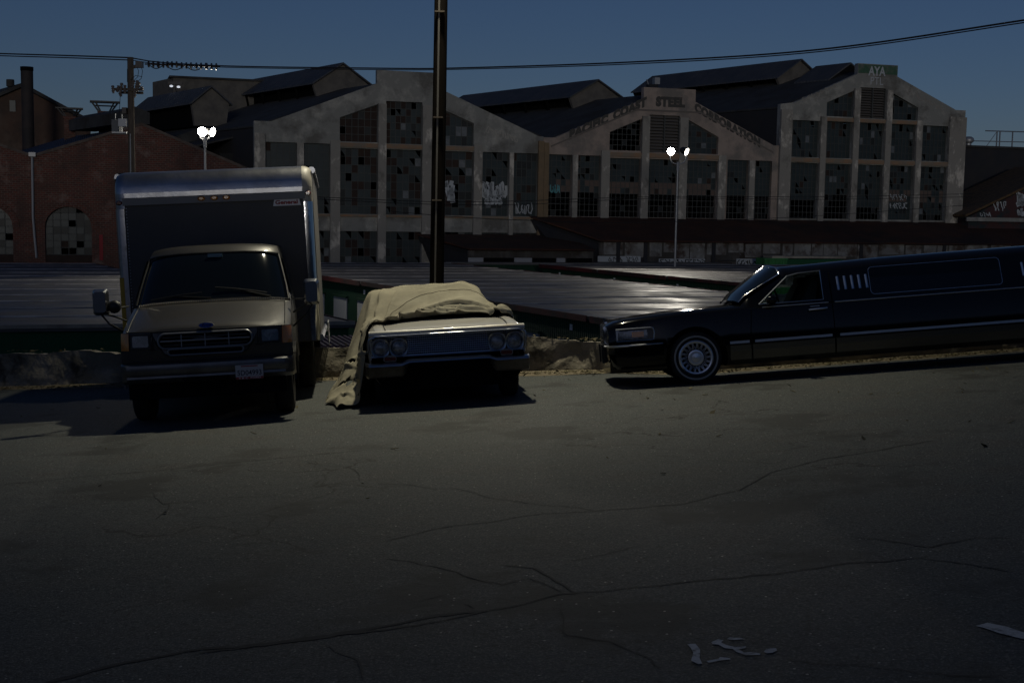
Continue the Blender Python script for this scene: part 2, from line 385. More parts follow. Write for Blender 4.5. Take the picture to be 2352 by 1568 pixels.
# ================================================================ steel works facades
A18=R_(18); E1=Vector((math.cos(A18),math.sin(A18),0)); EN=Vector((-math.sin(A18),math.cos(A18),0)); FO=Vector((0,90,0))
SK=Vector((-math.sin(R_(16)),math.cos(R_(16)),0))           # direction the halls run back, in facade coordinates
def fac(s,k,z): return FO+E1*s+EN*k+Vector((0,0,z))
def pl(x,y,k=0.):
    O=FO+EN*k; r=ray(x,y); t=(O-CAM).dot(EN)/r.dot(EN); P=CAM+r*t; return ((P-O).dot(E1),P.z)
def clip(poly,a,b,c):     # keep a*x+b*y<=c
    out=[]
    for i in range(len(poly)):
        p,q=poly[i],poly[(i+1)%len(poly)]; dp=a*p[0]+b*p[1]-c; dq=a*q[0]+b*q[1]-c
        if dp<=0: out.append(p)
        if dp*dq<0: t=dp/(dp-dq); out.append((p[0]+(q[0]-p[0])*t,p[1]+(q[1]-p[1])*t))
    return out
def window(parent,poly,nx,nz,style,k=.28,bar=.035,name='window',label=None):
    """poly: bl,br,tr,tl (tops may slant); style(i,j)-> material 0..4 or None for a missing pane"""
    (x0,z0),(x1,_),(_,zr),(_,zl)=poly; zt=max(zr,zl); g=MB(); f=MB()
    a,b_=-(zr-zl)/(x1-x0),1.; c=zl+a*x0
    dx=(x1-x0)/nx; dz=(zt-z0)/nz
    for i in range(nx):
        for j in range(nz):
            s_=style(i,j)
            if s_ is None: continue
            q=[(x0+i*dx,z0+j*dz),(x0+(i+1)*dx,z0+j*dz),(x0+(i+1)*dx,z0+(j+1)*dz),(x0+i*dx,z0+(j+1)*dz)]
            if s_>=10:   # broken pane: a jagged remnant
                s_-=10; cx,cz=q[0][0]+dx*rnd.uniform(.3,.7),q[0][1]+dz*rnd.uniform(.3,.7)
                q=[q[0],q[1],(cx,cz),q[3]] if rnd.random()<.5 else [q[1],q[2],q[3],(cx,cz)]
                if zl!=zr: continue
            q=clip(q,a,b_,c)
            if len(q)<3: continue
            dy=rnd.uniform(-.012,.012); ty=rnd.uniform(-.02,.02)
            g.add([(p[0],k+dy+ty*(p[1]-z0-j*dz),p[1]) for p in q],[tuple(range(len(q)))],s_)
    for i in range(nx+1):
        x=x0+i*dx; top=zl+(zr-zl)*(x-x0)/(x1-x0); f.box((x-bar/2,k-.03,z0),(x+bar/2,k+.01,top-.01))
    for j in range(nz+1):
        z=z0+j*dz; q=clip([(x0,z-bar/2),(x1,z-bar/2),(x1,z+bar/2),(x0,z+bar/2)],a,b_,c)
        if len(q)>2: f.prism([(p[0],k-.035,p[1]) for p in q],(0,.03,0))
    if zl!=zr: f.prism([(x0,k-.04,zl-.06),(x1,k-.04,zr-.06),(x1,k-.04,zr),(x0,k-.04,zl)],(0,.06,0))
    if not g.v: g.quad((x0,k,z0),(x0+dx,k,z0),(x0+dx,k,z0+dz),(x0,k,z0+dz),mi=1)
    o=g.build(name,[M['glassA'],M['glassB'],M['glassC'],M['glassD'],M['glassE']],parent)
    f.build('frame',M['bars'],o)
    if label:o['label']=label
    return o
def louvre(parent,x0,x1,z0,z1):
    g=MB(); n=12
    for i in range(n):
        z=z0+(z1-z0)*i/n; h=(z1-z0)/n
        for a,b in ((x0+.05,(x0+x1)/2-.04),((x0+x1)/2+.04,x1-.05)): g.prism([(a,.05,z+.02),(a,.3,z+h*.95),(a,.33,z+h*.95),(a,.08,z+.02)],(b-a,0,0))
    o=g.build('louvre',M['bars2'],parent)
    f=MB(); f.box((x0,.02,z0),(x0+.06,.3,z1)); f.box((x1-.06,.02,z0),(x1,.3,z1)); f.box(((x0+x1)/2-.04,.0,z0),((x0+x1)/2+.04,.3,z1)); f.build('frame',M['bars'],o)
    q=MB(); q.quad((x0,.4,z0),(x1,.4,z0),(x1,.4,z1),(x0,.4,z1)); q.build('backing',M['black'],o)
M['bars2']=mat('louvre_slats',(.13,.12,.11),.8)
def sty(p_dark=.12,p_brown=.1,p_none=.05,p_pale=.02,p_brk=.06,base=0,bare=0,pink=()):
    def f(i,j):
        if j<bare: return None if rnd.random()<.93 else 1
        if j in pink and rnd.random()<.8: return 4
        r=rnd.random()
        for v,pp in ((1,p_dark),(2,p_brown),(None,p_none),(3,p_pale),(10,p_brk)):
            if r<pp: return v
            r-=pp
        return base
    return f
def hall(name,label,outline,openings,pils,ledges,wallm,L,apex,eave,sl,mon,extra=None,side=True):
    s0=apex[0]; root=thing(name,label,'industrial hall',fac(s0,0,ZF),A18); H=lambda z:z-ZF
    out=[(a-s0,H(b)) for a,b in outline]
    holes=[]
    for op in openings:
        holes.append([(a-s0,H(b)) for a,b in op['p']])
    plate(out,holes,0,.45,'front_wall',wallm,root)
    for op in openings:
        p=[(a-s0,H(b)) for a,b in op['p']]
        if op.get('louvre'): louvre(root,p[0][0],p[1][0],p[0][1],p[2][1])
        else: window(root,p,op['nx'],op['nz'],op['st'])
    for (x0,x1,z0,z1,*mm) in pils:
        g=MB(); d=.22; g.prism([(x0-s0,-d,H(z0)),(x1-s0,-d,H(z0)),(x1-s0,-.002,H(z0)),(x0-s0,-.002,H(z0))],(0,0,z1-z0)); g.build('pilaster',mm[0] if mm else M['pil'],root)
    for (x0,x1,z0,z1) in ledges:
        g=MB(); g.box((x0-s0,-.14,H(z0)),(x1-s0,-.003,H(z1))); g.build('ledge',M['ledge'],root)
    # roof slopes
    az,hw=apex[1],None
    el,er,ez=eave
    g=MB(); 
    def back(p,m): return Vector(p)+SK*m
    th=.12
    for sx,xe in ((-1,el-s0),(1,er-s0)):
        a=Vector((xe,.46,H(ez)-.25)); b=Vector((0,.46,H(az)-.25))
        g.prism([a,b,b-Vector((0,0,th)),a-Vector((0,0,th))],SK*L)
    g.build('roof',M['roofd'],root)
    g=MB()
    for xe in (el-s0+.05,er-s0-.05):
        a=Vector((xe,.46,0)); b=Vector((xe,.46,H(ez)-.4)); g.prism([a,b,b+Vector((.2 if xe<0 else -.2,0,0)),a+Vector((.2 if xe<0 else -.2,0,0))],SK*L)
    a=[Vector((el-s0+.3,.5,0)),Vector((er-s0-.3,.5,0)),Vector((er-s0-.3,.5,H(ez)-.45)),Vector((0,.5,H(az)-.45)),Vector((el-s0+.3,.5,H(ez)-.45))]
    g.prism([v+SK*(L-.4) for v in a],SK*.3)
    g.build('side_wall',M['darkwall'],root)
    if mon:
        m0,m1,mh,wb,wt,ze=mon      # start, end, apex z, bottom half width, eave half width, eave z
        zb=az-.25-wb*sl
        f=MB(); pf=[(-wb,.46,H(zb)-.15),(wb,.46,H(zb)-.15),(wt-.15,.46,H(ze)-.05),(0,.46,H(mh)-.08),(-wt+.15,.46,H(ze)-.05)]
        P=[Vector(p)+SK*m0 for p in pf]; f.prism(P,SK*.25); o=f.build('roof_monitor',M['monface'],root)
        f=MB(); 
        P2=[Vector(p)+SK*m1 for p in pf]; f.prism(P2,SK*.2)
        for sx in (-1,1):
            for q in range(7):
                m_=m0+.3+(m1-m0-.6)*q/6; a=Vector((sx*wb,.46,H(zb)-.1))+SK*m_; b=Vector((sx*(wt-.3),.46,H(ze)-.1))+SK*m_
                f.prism([a,b,b-Vector((sx*.15,0,0)),a-Vector((sx*.15,0,0))],SK*.12)
            a=Vector((sx*(wb-.5),.46,H(zb)-.1))+SK*(m0+.3); b=Vector((sx*(wb-.5),.46,H(ze)+.1))+SK*(m0+.3)
            f.prism([a,b,b-Vector((sx*.1,0,0)),a-Vector((sx*.1,0,0))],SK*(m1-m0-.4))
        f.build('vent_louvres',M['black'],o)
        f=MB()
        for sx in (-1,1):
            a=Vector((sx*wt,.46,H(ze)))+SK*(m0-.3); b=Vector((0,.46,H(mh)))+SK*(m0-.3)
            f.prism([a,b,b-Vector((0,0,.1)),a-Vector((0,0,.1))],SK*(m1-m0+.6))
        f.build('monitor_roof',M['roofl'],o)
    return root
B,T=1.06,5.44
def rect(x0,x1,z0,z1): return [(x0,z0),(x1,z0),(x1,z1),(x0,z1)]
# spans in facade metres from the photograph
def sx(x,y,k=0): return pl(x,y,k)[0]
# --- left hall
Lo=[(-17.8,ZF),(2.05,ZF),(2.05,6.62),(1.7,6.62),(.93,6.95),(-5.85,9.75),(-5.85,10.6),(-9.73,10.6),(-9.73,9.72),(-16.7,6.98),(-17.8,6.98)]
xa=[(-17.1,-15.05),(-14.6,-12.85),(-12.2,-9.65),(-9.1,-6.62),(-5.85,-3.0),(-2.4,-.45),(-.15,1.65)]
op=[]
st=[sty(.04,.05,.02,0,.02),sty(.05,.05,.03,0,.02),sty(.10,.12,.04,.01,.05,),sty(.16,.25,.06,.02,.06),sty(.15,.2,.08,.05,.05),sty(.08,.05,.03,.03,.02),sty(.2,.12,.02,.01,.02)]
for i,(a,b) in enumerate(xa):
    t=5.66 if i in(0,1) else (5.42 if i in (2,3,4) else 5.44)
    op.append(dict(p=rect(a,b,1.08,t),nx=6 if b-a>2.2 else 5,nz=8,st=st[i]))
op.append(dict(p=[(-12.2,5.84),(-9.65,5.84),(-9.65,8.37),(-12.2,7.4)],nx=6,nz=5,st=sty(.1,.8,.02,0,.02,2)))
op.append(dict(p=rect(-9.1,-6.62,5.8,8.6),nx=7,nz=6,st=sty(.14,.28,.04,.04,.06)))
op.append(dict(p=[(-5.8,5.8),(-3.0,5.8),(-3.0,7.35),(-5.8,8.42)],nx=7,nz=4,st=sty(.1,.05,.02,.12,.02)))
for i,(a,b) in enumerate(xa):
    op.append(dict(p=rect(a,b,-2.3,-.06),nx=6 if b-a>2.2 else 5,nz=4,st=sty(.18,.12,.08,.02,.12)))
pl_=[(-17.8,-17.1,ZF,6.2),(-15.05,-14.6,ZF,5.66),(-12.85,-12.2,ZF,5.9),(-9.65,-9.1,ZF,8.4),(-6.62,-5.85,ZF,8.4),(-3.0,-2.4,ZF,5.9),(-.45,-.15,ZF,5.44),(1.65,2.05,ZF,6.3,M['rustpil'])]
ld=[(a,b,5.48,5.76) for a,b in ((-12.2,-9.65),(-9.1,-6.62),(-5.85,-3.0))]+[(a,b,.9,1.05) for a,b in xa]
HL=hall('steel_works_hall','grey concrete gabled hall with broken panes, left of the lettered hall',Lo,op,pl_,ld,M['conc'],30,(-7.8,10.35),(-17.8,2.05,6.95),.4,(9.3,29,11.98,1.75,2.25,10.42))
# --- middle hall
Mo=[(2.07,ZF),(20.45,ZF),(20.45,6.57),(20.0,6.57),(13.57,9.46),(13.57,10.33),(9.52,10.33),(9.52,9.48),(2.9,6.57),(2.07,6.57)]
xm=[(2.42,4.2),(4.58,6.35),(6.98,9.42),(9.98,12.35),(12.98,15.5),(16.3,18.0),(18.45,19.95)]
op=[]
for i,(a,b) in enumerate(xm):
    t=5.42 if i not in (2,3,4) else 5.3
    op.append(dict(p=rect(a,b,1.14,t),nx=7 if b-a>2 else 5,nz=10,st=sty(.05,.03,.04,.02,.09,bare=4,pink=(4,5) if i<5 else ())))
op.append(dict(p=[(7.0,5.84),(9.45,5.84),(9.45,8.13),(7.0,7.1)],nx=7,nz=6,st=lambda i,j:(None if rnd.random()<.85 else 1)))
op.append(dict(p=rect(10.02,12.4,5.78,8.42),louvre=True))
op.append(dict(p=[(13.0,5.78),(15.5,5.78),(15.5,7.02),(13.0,8.2)],nx=6,nz=6,st=sty(.1,.1,.02,.06,.04)))
pm=[(4.2,4.58,-.0,5.42),(6.35,6.98,-.0,5.8),(9.42,9.98,-.0,8.3),(12.35,12.98,-.0,8.3),(15.5,16.3-.22,-.0,5.7),(18.0,18.45,-.0,5.42),(2.07,2.42,ZF,6.2,M['rustpil'])]
lm=[(a,b,5.4,5.7) for a,b in ((6.98,9.42),(9.98,12.35),(12.98,15.5))]
HM=hall('lettered_hall','pinkish concrete gabled hall carrying the large faded lettering','' or Mo,op,pm,lm,M['concp'],30,(11.5,10.3),(2.07,20.45,6.55),.44,(8.3,27.5,11.6,1.75,2.3,10.2))
s0=11.5; H=lambda z:z-ZF
g=MB()
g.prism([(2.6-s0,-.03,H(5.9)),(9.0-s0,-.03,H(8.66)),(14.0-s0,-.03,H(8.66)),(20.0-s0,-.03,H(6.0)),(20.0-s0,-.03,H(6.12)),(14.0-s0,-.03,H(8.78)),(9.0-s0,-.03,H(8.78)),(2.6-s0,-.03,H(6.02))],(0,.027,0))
g.build('rake_moulding',mat('dark_gable_band',(.15,.13,.115),.9),HM)  # slightly darker band following the gable slopes
def word(body,fn):
    g=MB(); lettering(g,body,fn,0,.085,1.12); g.build('lettering',M['sign'],HM,label='faded block capitals reading '+body)
word('STEEL',lambda u,v:(10.45-s0+u*2.3,-.012,H(9.0)+v*.74))
def slope(x0,z0,x1,z1,h):
    def f(u,v): return (x0+(x1-x0)*u-s0,-.012,H(z0+(z1-z0)*u)+v*h)
    return f
word('PACIFIC',slope(3.95,6.45,6.85,7.72,.68)); word('COAST',slope(7.2,7.88,9.75,9.0,.70))
word('CORPORATION',slope(13.5,8.78,18.9,6.35,.68))
# --- right hall
Ro=[(20.47,ZF),(36.6,ZF),(36.6,9.75),(35.7,9.75),(30.33,12.03),(30.33,12.86),(26.86,12.86),(26.86,12.08),(21.6,9.75),(20.47,9.6)]
xr=[(21.4,24.1),(24.65,26.95),(27.45,29.6),(30.15,32.3),(32.85,35.5)]
xr=[(21.4,23.83),(24.3,26.6),(27.1,29.4),(29.9,32.15),(32.65,35.1)]
op=[]
for i,(a,b) in enumerate(xr):
    op.append(dict(p=rect(a,b,5.78,8.48),nx=7,nz=5,st=sty(.05,.02,.03,.05,.07)))
    op.append(dict(p=rect(a,b,1.25,5.36),nx=7,nz=9,st=sty(.07,.03,.05,.03,.1,bare=(3,4,2,0,1)[i],pink=() if i<3 else (3,4))))
op.append(dict(p=[(24.35,8.86),(26.65,8.86),(26.65,10.85),(24.35,9.87)],nx=6,nz=4,st=sty(.05,.05,.02,.03,.03)))
op.append(dict(p=rect(27.15,29.4,8.82,11.1),louvre=True))
op.append(dict(p=[(29.95,8.82),(32.3,8.82),(32.3,9.8),(29.95,10.8)],nx=6,nz=4,st=sty(.08,.05,.05,.03,.03)))
pr=[(20.47,21.4,.0,9.2),(23.83,24.3,.0,8.8),(26.6,27.1,.0,11.0),(29.4,29.9,.0,11.0),(32.15,32.65,.0,8.8),(35.1,36.6,.0,9.2)]
lr=[(a,b,8.5,8.76) for a,b in xr[1:4]]+[(a,b,5.42,5.72) for a,b in xr]
HR=hall('tall_hall','tall weathered concrete hall with green painted parapet, right end of the row',Ro,op,pr,lr,M['conc'],27,(28.57,12.75),(20.47,36.6,9.65),.44,(7.7,25.7,13.95,1.6,2.1,12.4))
s0=28.57
g=MB(); g.box((26.9-s0,-.03,H(12.15)),(30.29-s0,-.003,H(12.8)))
g.build('painted_parapet_band',mat('faded_green_paint',(.05,.115,.07),.9,0,(.16,.16,.14),1.6,mix=(.5,.7)),HR)
g=MB(); lettering(g,'AYA',lambda u,v:(27.75-s0+u*1.5,-.04,H(12.0)+v*.7),0,.03); lettering(g,'PTL',lambda u,v:(28.0-s0+u*1.1,-.012,H(11.35)+v*.55),0,.0)
g.build('graffiti',M['graf'],HR)
# extra little roof piece behind the tall hall's ridge
g=MB()
a=[Vector((-1.9,.6,H(11.9))),Vector((0,.6,H(13.25))),Vector((1.5,.6,H(12.3)))]
g.prism([a[0],a[1],a[1]-Vector((0,0,.12)),a[0]-Vector((0,0,.12))],SK*3.6)
g.prism([a[2],a[1],a[1]-Vector((0,0,.12)),a[2]-Vector((0,0,.12))],SK*3.6)
ob=g.build('ridge_cap',M['roofl'],HR); ob.location=SK*2.2
# white graffiti in left hall windows
def squig(mb,fn,w,h,strokes,lw,mi=0,seed=1,nrm=(0,-1,0)):
    r=random.Random(seed)
    for i in range(strokes):
        cx=w*(i+.5)/strokes; pts=[]; a=r.uniform(0,6.3); 
        for q in range(9):
            t=q/8; pts.append(fn(cx+w/strokes*.45*math.sin(a+t*r.uniform(3,6)),h*(.5+.48*math.cos(a*1.3+t*r.uniform(3,5.5)))))
        ribbon(mb,pts,lw,nrm,mi)
g=MB(); 
squig(g,lambda a,b:(-2.4+7.8+.05+a,.22,H(2.35)+b),1.85,1.1,7,.22,0,4)
squig(g,lambda a,b:(-2.1+7.8+.05+a,.22,H(1.9)+b),1.2,.6,4,.2,0,14)
squig(g,lambda a,b:(-4.9+7.8+a,.22,H(1.9)+b),.6,1.6,2,.3,0,5)
squig(g,lambda a,b:(.1+7.8+a,.22,H(1.25)+b),1.3,.8,6,.06,0,6)
g.build('graffiti',M['graf'],HL)
g=MB(); squig(g,lambda a,b:(2.7-11.5+a,.22,H(2.75)+b),.7,.6,4,.08,0,8); g.build('graffiti',M['graft'],HM)
g=MB(); squig(g,lambda a,b:(30.3-28.57+a,.22,H(2.1)+b),1.6,.45,6,.06,0,9); squig(g,lambda a,b:(30.3-28.57+a,.22,H(2.75)+b),1.5,.45,6,.05,0,10); g.build('graffiti',M['graf'],HR)
M['chalk']=mat('faint_chalk_marks',(.36,.34,.30),.9)
g=MB(); a=pl(1114,320); b=pl(1190,293); squig(g,lambda u,v:(a[0]+7.8+u,-.012,H(a[1])+v-u*.28+.5),b[0]-a[0],.45,7,.05,0,31)
a=pl(855,515); squig(g,lambda u,v:(a[0]+7.8+u,-.012,H(a[1])+v),.9,.5,3,.05,0,33); g.build('chalk_marks',M['chalk'],HL)
g=MB(); squig(g,lambda u,v:(22.2-28.57+u,-.012,H(9.75)+v+u*.42),3.0,.35,8,.05,0,35); squig(g,lambda u,v:(31.0-28.57+u,-.012,H(11.0)+v-u*.42),3.5,.4,8,.06,0,36); g.build('chalk_marks',mat('fainter_marks',(.28,.26,.23),.9),HR)
# --- far-left dim hall behind the brick works
def simple_gable(root,x0,x1,eave,apex,k0,L,wallm,roofm,xc=None):
    xc=(x0+x1)/2 if xc is None else xc
    g=MB(); P=[Vector(p) for p in ((x0,k0,0),(x1,k0,0),(x1,k0,eave),(xc,k0,apex),(x0,k0,eave))]; g.prism(P,SK*.3)
    g.prism([P[0],P[4],P[4]+Vector((.2,0,0)),P[0]+Vector((.2,0,0))],SK*L); g.prism([P[1],P[2],P[2]-Vector((.2,0,0)),P[1]-Vector((.2,0,0))],SK*L)
    P2=[p+SK*L for p in P]; g.prism(P2,SK*.2)
    w=g.build('wall',wallm,root)
    g=MB(); up=Vector((0,0,.12)); 
    for a,b in ((P[4],P[3]),(P[2],P[3])):
        d=(a-b).normalized()*.25
        g.prism([a+d+up*.2,b+up*.2,b+up*1.2,a+d+up*1.2],SK*(L+.3))
    g.build('roof',roofm,root); return w

# ---- unseen dark bank added behind the camera to shade cars and darken reflections
mb=MB(); rows=[]
for j in range(12):
    y=-9-1.7*j; r=[]
    for i in range(49):
        x=-72+3*i; h=gz(x,-9)*.3+min(6.2,.9*j)+1.0*NZ.noise(Vector((x*.12,j*.5,0)))+.4*NZ.noise(Vector((x*.5,j,4)))
        if j==0: h=gz(x,-9)-.4
        r.append((x,y,h))
    rows.append(r)
mb.grid(rows); mb.build('added_hillside',mat('dark_hill_blocker',(.018,.02,.014),.95,0,(.03,.028,.02),1),smooth=60,kind='structure')
# ================================================================ brick works on the left
def brickmat():
    m=bpy.data.materials.new('old_brick'); m.use_nodes=True; n=m.node_tree; b=n.nodes['Principled BSDF']; L=n.links.new
    tc=n.nodes.new('ShaderNodeTexCoord'); sp=n.nodes.new('ShaderNodeSeparateXYZ'); L(tc.outputs['Object'],sp.inputs[0]); cb=n.nodes.new('ShaderNodeCombineXYZ'); L(sp.outputs[0],cb.inputs[0]); L(sp.outputs[2],cb.inputs[1])
    bt=n.nodes.new('ShaderNodeTexBrick'); L(cb.outputs[0],bt.inputs['Vector']); bt.inputs['Scale'].default_value=1; bt.inputs['Brick Width'].default_value=.32; bt.inputs['Row Height'].default_value=.13; bt.inputs['Mortar Size'].default_value=.016
    bt.inputs['Color1'].default_value=(.13,.036,.024,1); bt.inputs['Color2'].default_value=(.07,.028,.021,1); bt.inputs['Mortar'].default_value=(.13,.10,.08,1)
    def ns(sc,w,a,b_):
        t=n.nodes.new('ShaderNodeTexNoise'); t.noise_dimensions='4D'; t.inputs['W'].default_value=w; t.inputs['Scale'].default_value=sc; t.inputs['Detail'].default_value=7; t.inputs['Roughness'].default_value=.65; L(tc.outputs['Object'],t.inputs['Vector'])
        r=n.nodes.new('ShaderNodeMapRange'); r.inputs[1].default_value=a; r.inputs[2].default_value=b_; L(t.outputs[0],r.inputs[0]); return r.outputs[0]
    c=bt.outputs[0]
    for f,col in ((ns(.5,2,.5,.68),(.06,.035,.028)),(ns(.8,7,.55,.75),(.24,.18,.15)),(ns(5,4,.58,.72),(.04,.02,.018))):
        x=n.nodes.new('ShaderNodeMix'); x.data_type='RGBA'; L(f,x.inputs[0]); L(c,x.inputs[6]); x.inputs[7].default_value=(*col,1); c=x.outputs[2]
    L(c,b.inputs['Base Color']); b.inputs['Roughness'].default_value=.9
    return m
M['brick']=brickmat()
root=thing('brick_works','dark red brick workshop with twin gables and arched windows on the left','brick workshop',fac(-24.8,0,ZF),A18)
s0=-24.8
def arch(cx,hw,zb,zs,n=12): return [(cx-hw,zb),(cx+hw,zb)]+[(cx+hw*math.cos(math.pi*i/n),zs+hw*.95*math.sin(math.pi*i/n)) for i in range(n+1)]
arcs=[-29.27,-33.9,-24.4,-20.4]
holes=[[(a-s0,H(b)) for a,b in arch(c,1.38,-2.2,-.05)] for c in arcs]
zt=4.28
out=[(-44.5,ZF),(-18.2,ZF),(-18.2,3.8),(-24.8,6.45),(-31.3,zt),(-37.8,6.45),(-44.5,zt)]
plate([(a-s0,H(b)) for a,b in out],holes,0,.4,'front_wall',M['brick'],root)
g=MB()
for (a,b) in (((-18.1,3.76),(-24.8,6.45)),((-31.3,zt),(-24.8,6.45)),((-31.3,zt),(-37.8,6.45))):
    p=[(a[0]-s0,-.09,H(a[1])-.02),(b[0]-s0,-.09,H(b[1])-.02),(b[0]-s0,-.09,H(b[1])+.16),(a[0]-s0,-.09,H(a[1])+.16)]; g.prism(p,(0,.6,0))
g.build('coping',mat('coping_mortar',(.12,.095,.08),.9,0,(.07,.05,.04),2),root)
for c in arcs:
    g=MB(); n_=18
    for i in range(n_):
        a0,a1=math.pi*i/n_,math.pi*(i+.86)/n_; q=[]
        for a,r in ((a0,1.4),(a1,1.4),(a1,1.78),(a0,1.78)): q.append((c-s0+r*math.cos(a),-.07,H(-.05)+r*.95*math.sin(a)))
        g.prism(q,(0,.068,0))
    g.build('brick_arch',M['brick'],root)
    # window inside the arch
    g=MB(); f=MB(); hw=1.38; nx,nz=6,7; dx=2*hw/nx; z0,z1=-1.72,1.3; dz=(z1-z0)/nz
    circ=[(hw*math.cos(math.pi*i/14),-.05+hw*.95*math.sin(math.pi*i/14)) for i in range(15)]
    for i in range(nx):
        for j in range(nz):
            r=rnd.random(); mi=0
            if r<.09: continue
            if r<.3: mi=1
            if r>.97: mi=2
            q=[(-hw+i*dx,z0+j*dz),(-hw+(i+1)*dx,z0+j*dz),(-hw+(i+1)*dx,z0+(j+1)*dz),(-hw+i*dx,z0+(j+1)*dz)]
            for (a,b) in zip(circ,circ[1:]):
                nx_,nz_=b[1]-a[1],-(b[0]-a[0]); q=clip(q,nx_,nz_,nx_*a[0]+nz_*a[1]) if q and a[1]>-.06 else q
                if len(q)<3: break
            if len(q)>2: g.add([(c-s0+p[0],.25,H(p[1])) for p in q],[tuple(range(len(q)))],mi)
    for i in range(1,nx):
        x=-hw+i*dx; top=-.05+.95*math.sqrt(max(0,hw*hw-x*x)); f.box((c-s0+x-.02,.2,H(z0)),(c-s0+x+.02,.24,H(top)))
    for j in range(nz):
        z=z0+j*dz; w_=hw if z<-.05 else math.sqrt(max(0,hw*hw-((z+.05)/.95)**2)); f.box((c-s0-w_,.2,H(z)-.02),(c-s0+w_,.24,H(z)+.02))
    w=g.build('arched_window',[M['glassA'],M['glassB'],M['glassC']],root); f.build('frame',M['bars'],w)
    g=MB(); g.box((c-s0-hw,.1,H(-2.2)),(c-s0+hw,.3,H(-1.75))); g.build('sill_board',M['glassC'],root)
g=MB()
for x0,x1,e0,e1 in ((-31.3,-24.8,zt,6.45),(-18.2,-24.8,3.8,6.45),(-31.3,-37.8,zt,6.45),(-44.5,-37.8,zt,6.45)):
    a=Vector((x0-s0,.41,H(e0)-.1)); b=Vector((x1-s0,.41,H(e1)-.1)); g.prism([a,b,b-Vector((0,0,.1)),a-Vector((0,0,.1))],SK*17)
g.build('roof',mat('blue_grey_corrugated_roof',(.035,.05,.085),.55,0,(.05,.065,.10),.6,wave=('X',2.2,.05),col3=(.025,.03,.05),scale3=.8),root)
g=MB(); P=[Vector((-44.3-s0,.5,0)),Vector((-18.5-s0,.5,0)),Vector((-18.5-s0,.5,H(3.6))),Vector((-24.8-s0,.5,H(6.2))),Vector((-31.3-s0,.5,H(4.1))),Vector((-37.8-s0,.5,H(6.2))),Vector((-44.3-s0,.5,H(4.1)))]
g.prism([p+SK*16.6 for p in P],SK*.3); g.prism([P[1],P[2],P[2]-Vector((.3,0,0)),P[1]-Vector((.3,0,0))],SK*16.6); g.prism([P[0],P[6],P[6]+Vector((.3,0,0)),P[0]+Vector((.3,0,0))],SK*16.6)
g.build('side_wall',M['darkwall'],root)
# ridge ventilator on the brick roof
g=MB(); a=Vector((-24.8-s0,.4,H(6.45))); 
for t,(w_,h_) in ((0,(.9,.9)),): 
    g.prism([a+Vector((-w_,0,.15)),a+Vector((w_,0,.15)),a+Vector((w_,0,h_)),a+Vector((0,0,h_+.35)),a+Vector((-w_,0,h_))],SK*12)
ob=g.build('ridge_vent',M['roofd'],root); ob.location=SK*1.2
# down pipe
a=pl(74,356); b=pl(76,500); c=pl(80,548); d=pl(84,592)
g=MB(); g.tube([(p[0]-s0,-.12,H(p[1])) for p in (a,b,c,d)],.075,8); g.box((a[0]-s0-.2,-.3,H(a[1])-.1),(a[0]-s0+.2,-.01,H(a[1])+.15)); g.build('downpipe',M['steel'],root)
a=pl(232,517); b=pl(232,598); g=MB(); g.box((a[0]-s0-.12,-.06,H(b[1])),(a[0]-s0+.1,-.01,H(a[1])-.6)); g.build('red_pipe_cover',mat('faded_red_paint',(.25,.015,.02),.7),root)
a=pl(98,362);g=MB(); g.box((a[0]-s0-.3,-.05,H(a[1])-.15),(a[0]-s0+1,-.01,H(a[1])+.12)); 
# tall rusty gable behind with chimney
def back_thing(name,label,cat,k,group=None): return thing(name,label,cat,FO+EN*k+Vector((0,0,ZF)),A18,group)
K=24; rt=back_thing('rusty_gable_shed','tall rust-brown gabled shed standing behind the brick workshop','shed',K)
q=lambda x,y:pl(x,y,K)
pk=q(49,200); el=q(-160,290); er=q(208,286)
g=MB(); P=[Vector((el[0],0,0)),Vector((er[0],0,0)),Vector((er[0],0,H(er[1]))),Vector((pk[0],0,H(pk[1]))),Vector((el[0],0,H(el[1])))]
g.prism(P,SK*8); g.build('wall',mat('rust_brown_siding',(.085,.05,.035),.9,0,(.05,.035,.028),.7,col3=(.11,.08,.06),scale3=.3),rt)
g=MB()
for a,b in ((P[2],P[3]),(P[4],P[3])): g.prism([a+Vector((0,0,.02)),b+Vector((0,0,.02)),b+Vector((0,0,.3)),a+Vector((0,0,.3))],SK*9)
ob=g.build('roof',M['roofd'],rt); ob.location=SK*-.4
a=q(22,231); b=q(36,257); g=MB(); g.box((a[0],-.12,H(b[1])),(b[0],-.01,H(a[1]))); g.build('window',M['glassA'],rt)
def pipe_thing(name,label,cat,x0,x1,yt,yb,k,m,prof=None,group=None):
    a=pl((x0+x1)/2,yt,k); b=pl((x0+x1)/2,yb,k); r=abs(pl(x1,yt,k)[0]-pl(x0,yt,k)[0])/2
    t=thing(name,label,cat,FO+EN*k+E1*a[0]+Vector((0,0,b[1])),A18,group); return t,r,a[1]-b[1]
t,r,h=pipe_thing('chimney_stack','tall black riveted chimney stack in front of the rust-brown gable','chimney',47,76,154,345,17,0)
g=MB(); g.lathe([(r*.98,0),(r*.97,h*.5),(r,h-.3)],24); g.build('shaft',mat('sooty_iron',(.02,.018,.018),.8,0,(.04,.03,.028),1.2),t,smooth=True)
g=MB(); g.lathe([(r*1.0,h-.3),(r*1.06,h-.25),(r*1.06,h),(r*.85,h),(r*.85,h-1)],24); g.build('rim',M['black'],t)
t,r,h=pipe_thing('roof_ventilator','small drum ventilator on the ridge left of the chimney stack','ventilator',14,33,183,214,K+1,0)
